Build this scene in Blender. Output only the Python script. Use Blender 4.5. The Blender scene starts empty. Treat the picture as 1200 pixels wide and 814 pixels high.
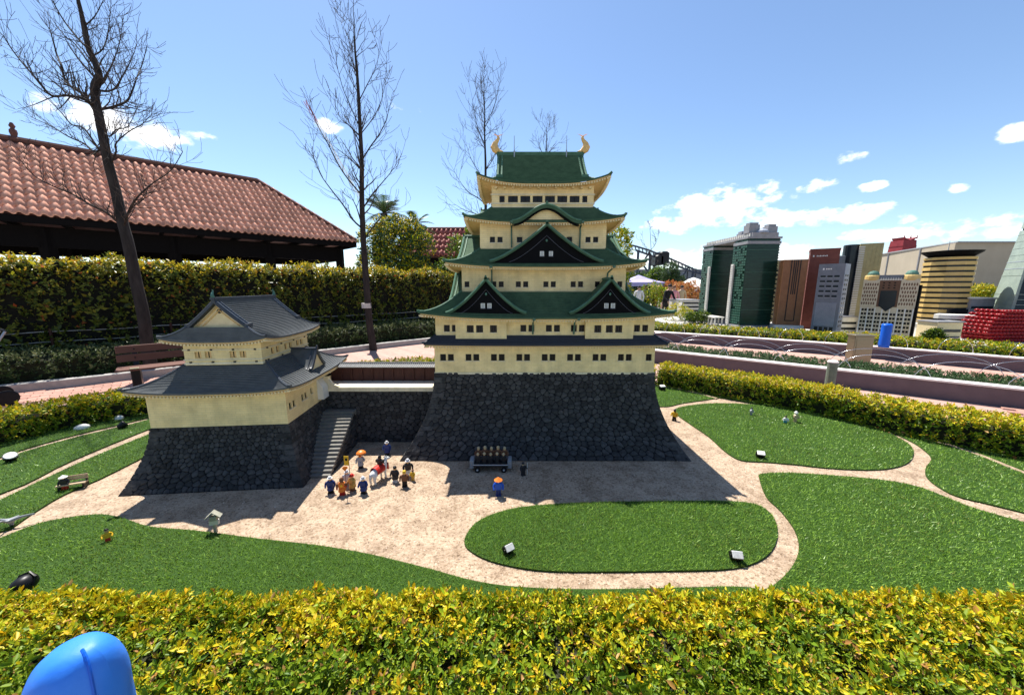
import bpy, bmesh, math, random
import numpy as np
from mathutils import Vector, Matrix

scene = bpy.context.scene
col = scene.collection
R = math.radians

# ------------------------------------------------------------------ camera
FPX, CXP, CYP, EYE = 420.0, 600.0, 407.0, 1.6      # focal length in photo pixels, centre, eye height (m)
PITCH = math.atan(72 / 420.0)
cam_d = bpy.data.cameras.new('camera')
cam_d.lens = 36.0 * FPX / 1200.0
cam_d.sensor_width = 36.0
cam_d.clip_start = 0.05
cam_d.clip_end = 3000
cam = bpy.data.objects.new('camera', cam_d)
col.objects.link(cam)
cam.location = (0, 0, EYE)
cam.rotation_euler = (math.pi / 2 - PITCH, 0, 0)
scene.camera = cam
PS, PC = math.sin(PITCH), math.cos(PITCH)

def ray(x, y):
    a = (x - CXP) / FPX
    b = (CYP - y) / FPX
    return (a, PC + b * PS, -PS + b * PC)
def G(x, y, z=0.0):                                  # pixel -> point on the level z
    r = ray(x, y)
    t = (z - EYE) / r[2]
    return (r[0] * t, r[1] * t)
def P(x, y, D):                                      # pixel -> point at distance D in front
    r = ray(x, y)
    t = D / r[1]
    return Vector((r[0] * t, D, EYE + r[2] * t))

# ------------------------------------------------------------------ world, sun, exposure
SUN_EL, SUN_AZ = 61.3, -27.0
scene.view_settings.view_transform = 'Standard'
scene.view_settings.look = 'None'
scene.view_settings.exposure = 1.05
scene.view_settings.gamma = 1.0
world = bpy.data.worlds.new('World')
scene.world = world
world.use_nodes = True
wn, wl = world.node_tree.nodes, world.node_tree.links
wn.clear()
def wmath(op, a, b=None, clamp=False):
    n = wn.new('ShaderNodeMath')
    n.operation = op
    n.use_clamp = clamp
    for i, v in enumerate((a, b)):
        if v is None: continue
        if isinstance(v, (int, float)): n.inputs[i].default_value = v
        else: wl.new(v, n.inputs[i])
    return n.outputs[0]
sky = wn.new('ShaderNodeTexSky')
sky.sky_type = 'NISHITA'
sky.sun_disc = False
sky.sun_elevation = R(SUN_EL)
sky.sun_rotation = R(SUN_AZ)
sky.air_density = 1.0
sky.dust_density = 0.2
sky.ozone_density = 3.5
bg = wn.new('ShaderNodeBackground')
bg.inputs['Strength'].default_value = 0.092
wl.new(sky.outputs[0], bg.inputs['Color'])
tc = wn.new('ShaderNodeTexCoord')
sep = wn.new('ShaderNodeSeparateXYZ')
wl.new(tc.outputs['Generated'], sep.inputs[0])
az = wmath('ARCTAN2', sep.outputs[0], sep.outputs[1])
el = wmath('ARCSINE', sep.outputs[2])
# scattered fair-weather cumulus: where each stands in the sky (photo pixels turned into directions) and its half sizes
CLOUDS = [(98, 134, 60, 19, 1), (155, 154, 66, 18, 1), (245, 162, 32, 5, .5), (385, 147, 20, 9, .8), (480, 128, 14, 4, .1),
          (845, 243, 80, 27, 1), (790, 262, 40, 12, .9), (925, 255, 75, 13, .9), (1000, 250, 48, 14, 1), (955, 217, 27, 9, 1),
          (1022, 218, 20, 6, .9), (998, 183, 22, 7, .75), (1125, 220, 15, 7, .8), (1192, 155, 30, 13, 1),
          (1030, 275, 60, 9, .8), (1110, 270, 60, 13, .55), (1175, 265, 45, 14, .55), (785, 302, 60, 12, .8), (1060, 255, 14, 7, .5),
          (690, 325, 120, 14, .6), (900, 300, 110, 14, .6), (1120, 295, 110, 10, .7)]
mask = None
for (x, y, hx, hy, s) in CLOUDS:
    def dirs(px, py):
        r = Vector(ray(px, py)).normalized()
        return math.atan2(r.x, r.y), math.asin(r.z)
    a0, e0 = dirs(x, y)
    a1, _ = dirs(x + hx, y)
    _, e1 = dirs(x, y - hy)
    du = wmath('POWER', wmath('ABSOLUTE', wmath('DIVIDE', wmath('SUBTRACT', az, a0), max(abs(a1 - a0), .01))), 2)
    dv = wmath('POWER', wmath('ABSOLUTE', wmath('DIVIDE', wmath('SUBTRACT', el, e0), max(abs(e1 - e0), .008))), 2)
    m = wmath('MULTIPLY', wmath('SUBTRACT', 1.0, wmath('ADD', du, dv)), s)
    mask = m if mask is None else wmath('MAXIMUM', mask, m)
mp = wn.new('ShaderNodeMapping')
mp.inputs['Scale'].default_value = (1, 1, 1.9)
wl.new(tc.outputs['Generated'], mp.inputs[0])
nz = wn.new('ShaderNodeTexNoise')
nz.inputs['Scale'].default_value = 24
nz.inputs['Detail'].default_value = 9
nz.inputs['Roughness'].default_value = 0.58
wl.new(mp.outputs[0], nz.inputs['Vector'])
mask = wmath('MAXIMUM', mask, -1.0)
dens = wmath('ADD', wmath('MULTIPLY', mask, 1.15), wmath('MULTIPLY', wmath('SUBTRACT', nz.outputs[0], 0.5), 4.4))
mr = wn.new('ShaderNodeMapRange')
mr.interpolation_type = 'SMOOTHSTEP'
mr.inputs['From Min'].default_value = 0.0
mr.inputs['From Max'].default_value = 1.35
wl.new(dens, mr.inputs['Value'])
cbg = wn.new('ShaderNodeBackground')
cbg.inputs['Color'].default_value = (1.0, 0.985, 0.97, 1)
cbg.inputs['Strength'].default_value = 0.9
mix = wn.new('ShaderNodeMixShader')
wl.new(mr.outputs[0], mix.inputs[0])
wl.new(bg.outputs[0], mix.inputs[1])
wl.new(cbg.outputs[0], mix.inputs[2])
wo = wn.new('ShaderNodeOutputWorld')
wl.new(mix.outputs[0], wo.inputs[0])

SUN_DIR = Vector((math.sin(R(SUN_AZ)) * math.cos(R(SUN_EL)), math.cos(R(SUN_AZ)) * math.cos(R(SUN_EL)), math.sin(R(SUN_EL))))
sd = bpy.data.lights.new('sun', 'SUN')
sd.energy = 5.0
sd.angle = R(0.5)
sd.color = (1.0, 0.955, 0.88)
sun = bpy.data.objects.new('sun', sd)
col.objects.link(sun)
sun.rotation_euler = SUN_DIR.to_track_quat('Z', 'Y').to_euler()

# ------------------------------------------------------------------ object helpers
rng = random.Random(7)
NR = np.random.default_rng(11)

def tag(o, label=None, cat=None, group=None, kind=None):
    if label: o['label'] = label
    if cat: o['category'] = cat
    if group: o['group'] = group
    if kind: o['kind'] = kind
    return o
def thing(name, label, cat, loc=(0, 0, 0), rz=0.0, group=None):
    o = bpy.data.objects.new(name, None)
    col.objects.link(o)
    o.empty_display_size = .1
    o.location = loc
    o.rotation_euler = (0, 0, rz)
    return tag(o, label, cat, group)
def link_mesh(name, me, parent=None, loc=None, rot=None, scale=None):
    o = bpy.data.objects.new(name, me)
    col.objects.link(o)
    if parent is not None: o.parent = parent
    if loc is not None: o.location = loc
    if rot is not None: o.rotation_euler = rot
    if scale is not None: o.scale = scale
    return o
def copy_tree(o, parent=None):
    c = o.copy()
    col.objects.link(c)
    c.parent = parent
    for ch in list(o.children): copy_tree(ch, c)
    return c

class MB:
    def __init__(s):
        s.v, s.f, s.m = [], [], []
    def add(s, vs, fs, mi=0):
        b = len(s.v)
        s.v.extend(tuple(v) for v in vs)
        for f in fs:
            s.f.append(tuple(i + b for i in f))
            s.m.append(mi)
        return s
    def box(s, x0, x1, y0, y1, z0, z1, mi=0):
        return s.add([(x0, y0, z0), (x1, y0, z0), (x1, y1, z0), (x0, y1, z0), (x0, y0, z1), (x1, y0, z1), (x1, y1, z1), (x0, y1, z1)],
                     [(0, 3, 2, 1), (4, 5, 6, 7), (0, 1, 5, 4), (1, 2, 6, 5), (2, 3, 7, 6), (3, 0, 4, 7)], mi)
    def cbox(s, x0, x1, y0, y1, z0, z1, c=.01, mi=0):         # box with chamfered vertical edges and top
        pl = [(x0 + c, y0), (x1 - c, y0), (x1, y0 + c), (x1, y1 - c), (x1 - c, y1), (x0 + c, y1), (x0, y1 - c), (x0, y0 + c)]
        cx, cy = (x0 + x1) / 2, (y0 + y1) / 2
        def ins(p):
            return (p[0] - c * (1 if p[0] > cx else -1), p[1] - c * (1 if p[1] > cy else -1))
        vs = [(x, y, z0) for x, y in pl] + [(x, y, z1 - c) for x, y in pl] + [(*ins(p), z1) for p in pl]
        fs = [tuple(range(7, -1, -1)), tuple(range(16, 24))]
        for k in range(8):
            j = (k + 1) % 8
            fs += [(k, j, j + 8, k + 8), (k + 8, j + 8, j + 16, k + 16)]
        return s.add(vs, fs, mi)
    def mbox(s, M, sx, sy, sz, mi=0):                          # box of full sizes about a matrix
        vs = [M @ Vector((x * sx / 2, y * sy / 2, z * sz / 2)) for z in (-1, 1) for x, y in ((-1, -1), (1, -1), (1, 1), (-1, 1))]
        return s.add(vs, [(0, 3, 2, 1), (4, 5, 6, 7), (0, 1, 5, 4), (1, 2, 6, 5), (2, 3, 7, 6), (3, 0, 4, 7)], mi)
    def tube(s, pts, rads, n=6, mi=0, cap=True):
        pts = [Vector(p) for p in pts]
        if isinstance(rads, (int, float)): rads = [rads] * len(pts)
        vs, fs = [], []
        prev = None
        for i, p in enumerate(pts):
            d = (pts[min(i + 1, len(pts) - 1)] - pts[max(i - 1, 0)])
            if d.length < 1e-9: d = Vector((0, 0, 1))
            d.normalize()
            if prev is None:
                u = d.orthogonal().normalized()
            else:
                u = prev - d * prev.dot(d)
                u = u.normalized() if u.length > 1e-6 else d.orthogonal().normalized()
            prev = u
            w = d.cross(u)
            for k in range(n):
                a = 2 * math.pi * k / n
                vs.append(p + (u * math.cos(a) + w * math.sin(a)) * rads[i])
        for i in range(len(pts) - 1):
            for k in range(n):
                j = (k + 1) % n
                fs.append((i * n + k, i * n + j, (i + 1) * n + j, (i + 1) * n + k))
        if cap:
            fs.append(tuple(range(n - 1, -1, -1)))
            fs.append(tuple(range((len(pts) - 1) * n, len(pts) * n)))
        return s.add(vs, fs, mi)
    def lathe(s, prof, n=12, c=(0, 0, 0), mi=0):
        vs, fs = [], []
        for r, z in prof:
            for k in range(n):
                a = 2 * math.pi * k / n
                vs.append((c[0] + r * math.cos(a), c[1] + r * math.sin(a), c[2] + z))
        for i in range(len(prof) - 1):
            for k in range(n):
                j = (k + 1) % n
                fs.append((i * n + k, i * n + j, (i + 1) * n + j, (i + 1) * n + k))
        fs.append(tuple(range(n - 1, -1, -1)))
        fs.append(tuple(range((len(prof) - 1) * n, len(prof) * n)))
        return s.add(vs, fs, mi)
    def ball(s, c, rx, ry=None, rz=None, n=8, m=6, mi=0):
        ry = ry or rx; rz = rz or rx
        vs, fs = [(c[0], c[1], c[2] - rz)], []
        for i in range(1, m):
            t = -math.pi / 2 + math.pi * i / m
            for k in range(n):
                a = 2 * math.pi * k / n
                vs.append((c[0] + rx * math.cos(t) * math.cos(a), c[1] + ry * math.cos(t) * math.sin(a), c[2] + rz * math.sin(t)))
        vs.append((c[0], c[1], c[2] + rz))
        for k in range(n):
            j = (k + 1) % n
            fs.append((0, 1 + j, 1 + k))
            for i in range(m - 2):
                fs.append((1 + i * n + k, 1 + i * n + j, 1 + (i + 1) * n + j, 1 + (i + 1) * n + k))
            fs.append((1 + (m - 2) * n + k, 1 + (m - 2) * n + j, len(vs) - 1))
        return s.add(vs, fs, mi)
    def prism(s, poly, z0, z1, mi=0):                          # plan polygon raised from z0 to z1
        n = len(poly)
        a = sum(poly[i][0] * poly[(i + 1) % n][1] - poly[(i + 1) % n][0] * poly[i][1] for i in range(n))
        if a < 0: poly = poly[::-1]
        vs = [(x, y, z0) for x, y in poly] + [(x, y, z1) for x, y in poly]
        fs = [tuple(range(n - 1, -1, -1)), tuple(range(n, 2 * n))] + [(k, (k + 1) % n, (k + 1) % n + n, k + n) for k in range(n)]
        return s.add(vs, fs, mi)
    def grid(s, pts, mi=0, flip=False):                        # rows of points
        nv, nu = len(pts), len(pts[0])
        fs = []
        for i in range(nv - 1):
            for k in range(nu - 1):
                q = (i * nu + k, i * nu + k + 1, (i + 1) * nu + k + 1, (i + 1) * nu + k)
                fs.append(q[::-1] if flip else q)
        return s.add([p for r in pts for p in r], fs, mi)
    def build(s, name, mats, parent=None, loc=None, rot=None, smooth=False):
        me = s.mesh(name, mats, smooth)
        return link_mesh(name, me, parent, loc, rot)
    def mesh(s, name, mats, smooth=False):
        me = bpy.data.meshes.new(name)
        me.from_pydata(s.v, [], s.f)
        if not isinstance(mats, (list, tuple)): mats = [mats]
        for m in mats: me.materials.append(m)
        if len(mats) > 1: me.polygons.foreach_set('material_index', s.m)
        if smooth: me.polygons.foreach_set('use_smooth', [True] * len(me.polygons))
        me.update()
        return me

def np_mesh(name, verts, faces, mats, midx=None, smooth=False):   # verts (N,3), faces (M,k)
    me = bpy.data.meshes.new(name)
    M, k = faces.shape
    me.vertices.add(len(verts))
    me.vertices.foreach_set('co', np.ascontiguousarray(verts, dtype=np.float32).ravel())
    me.loops.add(M * k)
    me.loops.foreach_set('vertex_index', np.ascontiguousarray(faces, dtype=np.int32).ravel())
    me.polygons.add(M)
    me.polygons.foreach_set('loop_start', np.arange(0, M * k, k, dtype=np.int32))
    if not isinstance(mats, (list, tuple)): mats = [mats]
    for m in mats: me.materials.append(m)
    if midx is not None: me.polygons.foreach_set('material_index', np.ascontiguousarray(midx, dtype=np.int32))
    if smooth: me.polygons.foreach_set('use_smooth', np.ones(M, dtype=bool))
    me.update(calc_edges=True)
    me.validate()
    return me

# ------------------------------------------------------------------ materials
def new_mat(name):
    m = bpy.data.materials.new(name)
    m.use_nodes = True
    return m, m.node_tree.nodes, m.node_tree.links, m.node_tree.nodes['Principled BSDF']
def mat(name, c, c2=None, rough=.6, scale=12, bump=0.0, bscale=60, metal=0.0, piece=0.0, detail=5, spec=.22, blotch=.5, stretch=None, grime=None):
    """two-tone noise colour, fine bump; piece = value variation from piece to piece"""
    m, n, l, b = new_mat(name)
    b.inputs['Roughness'].default_value = rough
    b.inputs['Metallic'].default_value = metal
    b.inputs['Specular IOR Level'].default_value = spec
    t = n.new('ShaderNodeTexCoord')
    src = t.outputs['Object']
    if stretch:
        mp_ = n.new('ShaderNodeMapping')
        mp_.inputs['Scale'].default_value = stretch
        l.new(src, mp_.inputs[0])
        src = mp_.outputs[0]
    c2 = c2 or tuple(x * .72 for x in c)
    nz_ = n.new('ShaderNodeTexNoise')
    nz_.inputs['Scale'].default_value = scale
    nz_.inputs['Detail'].default_value = detail
    nz_.inputs['Roughness'].default_value = .62
    l.new(src, nz_.inputs['Vector'])
    cr = n.new('ShaderNodeValToRGB')
    cr.color_ramp.elements[0].position = .5 - blotch * .4
    cr.color_ramp.elements[1].position = .5 + blotch * .4
    cr.color_ramp.elements[0].color = (*c2, 1)
    cr.color_ramp.elements[1].color = (*c, 1)
    l.new(nz_.outputs[0], cr.inputs[0])
    out = cr.outputs[0]
    if grime:
        g = n.new('ShaderNodeTexNoise')
        g.inputs['Scale'].default_value = grime[1]
        g.inputs['Detail'].default_value = 8
        g.inputs['Roughness'].default_value = .7
        l.new(t.outputs['Object'], g.inputs['Vector'])
        gr = n.new('ShaderNodeMapRange')
        gr.inputs['From Min'].default_value = grime[2]
        gr.inputs['From Max'].default_value = grime[2] + .18
        l.new(g.outputs[0], gr.inputs[0])
        mx = n.new('ShaderNodeMix')
        mx.data_type = 'RGBA'
        l.new(gr.outputs[0], mx.inputs[0])
        l.new(out, mx.inputs[6])
        mx.inputs[7].default_value = (*grime[0], 1)
        out = mx.outputs[2]
    if piece:
        ge = n.new('ShaderNodeNewGeometry')
        oi = n.new('ShaderNodeObjectInfo')
        ad = n.new('ShaderNodeMath'); ad.operation = 'ADD'
        l.new(ge.outputs['Random Per Island'], ad.inputs[0]); l.new(oi.outputs['Random'], ad.inputs[1])
        fr = n.new('ShaderNodeMath'); fr.operation = 'FRACT'
        l.new(ad.outputs[0], fr.inputs[0])
        mr_ = n.new('ShaderNodeMapRange')
        mr_.inputs['To Min'].default_value = 1 - piece
        mr_.inputs['To Max'].default_value = 1 + piece
        l.new(fr.outputs[0], mr_.inputs[0])
        hs = n.new('ShaderNodeHueSaturation')
        l.new(mr_.outputs[0], hs.inputs['Value'])
        l.new(out, hs.inputs['Color'])
        out = hs.outputs[0]
    l.new(out, b.inputs['Base Color'])
    if bump:
        bn = n.new('ShaderNodeTexNoise')
        bn.inputs['Scale'].default_value = bscale
        bn.inputs['Detail'].default_value = 6
        l.new(src, bn.inputs['Vector'])
        bp = n.new('ShaderNodeBump')
        bp.inputs['Strength'].default_value = bump
        bp.inputs['Distance'].default_value = .01
        l.new(bn.outputs[0], bp.inputs['Height'])
        l.new(bp.outputs[0], b.inputs['Normal'])
    return m
def leaf_mat(name, cols, trans=.35, rough=.45):                 # colours spread from leaf to leaf, light shines through
    m, n, l, b = new_mat(name)
    b.inputs['Roughness'].default_value = rough
    b.inputs['Specular IOR Level'].default_value = .22
    ge = n.new('ShaderNodeNewGeometry')
    oi = n.new('ShaderNodeObjectInfo')
    ad = n.new('ShaderNodeMath'); ad.operation = 'ADD'
    l.new(ge.outputs['Random Per Island'], ad.inputs[0]); l.new(oi.outputs['Random'], ad.inputs[1])
    fr = n.new('ShaderNodeMath'); fr.operation = 'FRACT'
    l.new(ad.outputs[0], fr.inputs[0])
    cr = n.new('ShaderNodeValToRGB')
    els = cr.color_ramp.elements
    while len(els) < len(cols): els.new(.5)
    for i, c in enumerate(cols):
        els[i].position = i / max(1, len(cols) - 1)
        els[i].color = (*c, 1)
    l.new(fr.outputs[0], cr.inputs[0])
    l.new(cr.outputs[0], b.inputs['Base Color'])
    tr = n.new('ShaderNodeBsdfTranslucent')
    l.new(cr.outputs[0], tr.inputs['Color'])
    mx = n.new('ShaderNodeMixShader')
    mx.inputs[0].default_value = trans
    l.new(b.outputs[0], mx.inputs[1]); l.new(tr.outputs[0], mx.inputs[2])
    l.new(mx.outputs[0], n['Material Output'].inputs[0])
    return m
def brick_mat(name, c, c2, mortar, bw, bh, gap=.06, rough=.45, bump=.25, vertical=True, grime=None):
    """plastic-brick wall: fine courses in colour and relief (courses are about a pixel high here)"""
    m, n, l, b = new_mat(name)
    b.inputs['Roughness'].default_value = rough
    b.inputs['Specular IOR Level'].default_value = .25
    t = n.new('ShaderNodeTexCoord')
    sp = n.new('ShaderNodeSeparateXYZ')
    l.new(t.outputs['Object'], sp.inputs[0])
    ad = n.new('ShaderNodeMath'); ad.operation = 'ADD'
    l.new(sp.outputs[0], ad.inputs[0]); l.new(sp.outputs[1], ad.inputs[1])
    cb = n.new('ShaderNodeCombineXYZ')
    l.new(ad.outputs[0], cb.inputs[0]); l.new(sp.outputs[2], cb.inputs[1])
    br = n.new('ShaderNodeTexBrick')
    l.new(cb.outputs[0], br.inputs['Vector'])
    br.inputs['Scale'].default_value = 1
    br.inputs['Brick Width'].default_value = bw
    br.inputs['Row Height'].default_value = bh
    br.inputs['Mortar Size'].default_value = bh * gap
    br.inputs['Mortar Smooth'].default_value = .3
    br.inputs['Color1'].default_value = (*c, 1)
    br.inputs['Color2'].default_value = (*c2, 1)
    br.inputs['Mortar'].default_value = (*mortar, 1)
    nz_ = n.new('ShaderNodeTexNoise')
    nz_.inputs['Scale'].default_value = 9
    nz_.inputs['Detail'].default_value = 7
    l.new(t.outputs['Object'], nz_.inputs['Vector'])
    mr_ = n.new('ShaderNodeMapRange')
    mr_.inputs['From Min'].default_value = .3; mr_.inputs['From Max'].default_value = .7
    mr_.inputs['To Min'].default_value = .82; mr_.inputs['To Max'].default_value = 1.08
    l.new(nz_.outputs[0], mr_.inputs[0])
    ms = n.new('ShaderNodeMapping'); ms.inputs['Scale'].default_value = (16, 16, 2.2)
    l.new(t.outputs['Object'], ms.inputs[0])
    st_ = n.new('ShaderNodeTexNoise'); st_.inputs['Scale'].default_value = 1; st_.inputs['Detail'].default_value = 6
    l.new(ms.outputs[0], st_.inputs['Vector'])
    sr_ = n.new('ShaderNodeMapRange')
    sr_.inputs['From Min'].default_value = .35; sr_.inputs['From Max'].default_value = .6; sr_.inputs['To Min'].default_value = .91; sr_.inputs['To Max'].default_value = 1.0
    l.new(st_.outputs[0], sr_.inputs[0])
    mm_ = n.new('ShaderNodeMath'); mm_.operation = 'MULTIPLY'
    l.new(mr_.outputs[0], mm_.inputs[0]); l.new(sr_.outputs[0], mm_.inputs[1])
    hs = n.new('ShaderNodeHueSaturation')
    l.new(mm_.outputs[0], hs.inputs['Value']); l.new(br.outputs[0], hs.inputs['Color'])
    l.new(hs.outputs[0], b.inputs['Base Color'])
    bp = n.new('ShaderNodeBump')
    bp.inputs['Strength'].default_value = bump
    bp.inputs['Distance'].default_value = .002
    bp.invert = True
    l.new(br.outputs['Fac'], bp.inputs['Height'])
    l.new(bp.outputs[0], b.inputs['Normal'])
    return m

M = {}
M['cream'] = brick_mat('cream_brick', (.92, .73, .375), (.87, .68, .335), (.70, .56, .31), .064, .0192)
M['cream_pale'] = brick_mat('pale_cream_brick', (.84, .74, .52), (.79, .69, .47), (.58, .52, .38), .064, .0192)
M['cream_plain'] = mat('cream_plain', (.84, .68, .40), (.74, .58, .32), rough=.5, scale=25)
M['soffit'] = mat('soffit_tan', (.82, .56, .26), (.70, .46, .20), rough=.6, scale=30)
M['roof_green'] = mat('green_roof', (.070, .122, .070), (.040, .074, .043), rough=.8, scale=14, blotch=.6, bump=.15, bscale=150, spec=.06)
M['verge_green'] = mat('green_verge', (.09, .18, .115), (.055, .12, .075), rough=.55, scale=20, spec=.1)
M['roof_navy'] = mat('navy_roof', (.022, .030, .048), (.014, .020, .034), rough=.45, scale=20)
M['roof_slate'] = mat('slate_roof', (.105, .113, .116), (.068, .075, .078), rough=.5, scale=16, bump=.15, bscale=150)
M['verge_slate'] = mat('slate_verge', (.06, .07, .085), (.04, .048, .06), rough=.45, scale=30)
M['black'] = mat('black_plastic', (.012, .012, .014), (.008, .008, .009), rough=.4)
M['gable_black'] = mat('gable_black', (.005, .005, .006), (.003, .003, .0035), rough=.7, spec=.08)
M['line_grey'] = mat('line_grey', (.10, .10, .12), rough=.5)
M['window_dark'] = mat('window_dark', (.012, .010, .010), (.02, .018, .017), rough=.25)
M['white_plastic'] = mat('white_plastic', (.78, .77, .73), (.66, .65, .60), rough=.45)
M['stone'] = mat('rubble_stone', (.072, .069, .068), (.027, .0265, .027), rough=.85, scale=22, bump=.6, bscale=45, piece=.38)
M['mortar'] = mat('stone_gap', (.014, .0145, .017), (.008, .008, .010), rough=.95, scale=40)
M['gold'] = mat('gold_plastic', (.78, .50, .20), (.58, .35, .12), rough=.4, scale=60)
M['patina'] = mat('patina_green', (.10, .21, .16), (.05, .12, .09), rough=.55, scale=60)
M['copper_pipe'] = mat('copper_pipe', (.09, .17, .12), rough=.5)
M['steel'] = mat('brushed_steel', (.34, .30, .21), (.26, .23, .16), rough=.4, metal=.9, stretch=(1, 1, 40), scale=8)
M['chrome'] = mat('polished_steel', (.62, .62, .64), (.55, .55, .57), rough=.2, metal=1.0)
M['alu'] = mat('grey_rod', (.40, .42, .45), rough=.4, metal=.6)
M['rust_brown'] = mat('brown_board', (.075, .027, .020), (.048, .017, .013), rough=.6, stretch=(20, 20, 2), scale=4)
M['floor_pale'] = mat('pale_floor', (.70, .60, .47), (.60, .51, .39), rough=.7, scale=18)
M['coping'] = mat('coping_tiles', (.20, .20, .20), (.12, .12, .12), rough=.6, scale=40)
# ------------------------------------------------------------------ foliage builders
def unit(a): return a / np.maximum(np.linalg.norm(a, axis=-1, keepdims=True), 1e-9)
def leaf_frames(Ps, A, n, length, L, r, tilt=(80, 22), jitter=.35):
    """Ps, A: sprig feet and axes (S,3); returns foot, direction, side, height-on-sprig of S*n leaves"""
    S = len(Ps)
    ref = np.where(np.abs(A[:, 2:3]) < .9, np.array([[0, 0, 1.]]), np.array([[1., 0, 0]]))
    U = unit(np.cross(A, ref)); V = np.cross(A, U)
    t = (np.arange(n)[None, :] + r.random((S, n)) * .8) / n
    ang = np.arange(n)[None, :] * 2.4 + r.random((S, 1)) * 6.28 + r.normal(0, .3, (S, n))
    rad = U[:, None] * np.cos(ang)[..., None] + V[:, None] * np.sin(ang)[..., None]
    ph = np.radians(tilt[0] + (tilt[1] - tilt[0]) * t + r.normal(0, 9, (S, n)))
    D = A[:, None] * np.cos(ph)[..., None] + rad * np.sin(ph)[..., None] + r.normal(0, jitter * .3, (S, n, 3))
    D = unit(D)
    side = unit(np.cross(D, A[:, None] + r.normal(0, jitter, (S, n, 3))))
    size = np.clip(r.lognormal(0, .28, (S, 1)), .5, 1.7)
    B = Ps[:, None] + A[:, None] * (t * length)[..., None] * (.7 + .6 * r.random((S, 1, 1)))
    LL = L * size * (.6 + .65 * r.random((S, n))) * (1.05 - .35 * t)
    return B.reshape(-1, 3), D.reshape(-1, 3), side.reshape(-1, 3), LL.reshape(-1), t.reshape(-1)
def leaf_mesh(name, B, D, S, L, mats, midx, wr=.42, fine=False, fold=.18):
    N = np.cross(S, D)
    L = L[:, None]
    n = len(B)
    if fine:
        h = wr * .5 * L
        v = np.stack([B, B + D * L * .30 + S * h * .85 + N * h * fold * 2, B + D * L * .66 + S * h * .9 + N * h * fold * 2 - N * L * .03,
                      B + D * L - N * L * .10, B + D * L * .66 - S * h * .9 + N * h * fold * 2 - N * L * .03, B + D * L * .30 - S * h * .85 + N * h * fold * 2], 1)
        f = np.array([[0, 1, 2, 3], [0, 3, 4, 5]])
        F = (np.arange(n)[:, None, None] * 6 + f[None]).reshape(-1, 4)
    else:
        h = wr * .5 * L
        v = np.stack([B, B + D * L * .5 + S * h + N * h * fold * 2, B + D * L - N * L * .08, B + D * L * .5 - S * h + N * h * fold * 2], 1)
        f = np.array([[0, 1, 2], [0, 2, 3]])
        F = (np.arange(n)[:, None, None] * 4 + f[None]).reshape(-1, 3)
    return np_mesh(name, v.reshape(-1, 3), F, mats, np.repeat(midx, 2))
def resample(pts, step):
    pts = np.array(pts, float)
    seg = np.linalg.norm(np.diff(pts, axis=0), axis=1)
    cum = np.concatenate([[0], np.cumsum(seg)])
    s = np.linspace(0, cum[-1], max(2, int(cum[-1] / step) + 1))
    return np.stack([np.interp(s, cum, pts[:, i]) for i in range(pts.shape[1])], 1)
def smooth_path(pts, k=8, closed=False):
    """Catmull-Rom"""
    pts = [np.array(p, float) for p in pts]
    n = len(pts)
    out = []
    for i in range(n if closed else n - 1):
        p0 = pts[(i - 1) % n] if closed or i > 0 else pts[i]
        p1 = pts[i]; p2 = pts[(i + 1) % n]
        p3 = pts[(i + 2) % n] if closed or i + 2 < n else p2
        for j in range(k):
            t = j / k
            out.append(.5 * (2 * p1 + (p2 - p0) * t + (2 * p0 - 5 * p1 + 4 * p2 - p3) * t * t + (3 * p1 - p0 - 3 * p2 + p3) * t ** 3))
    if not closed: out.append(pts[-1])
    return np.array(out)
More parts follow.
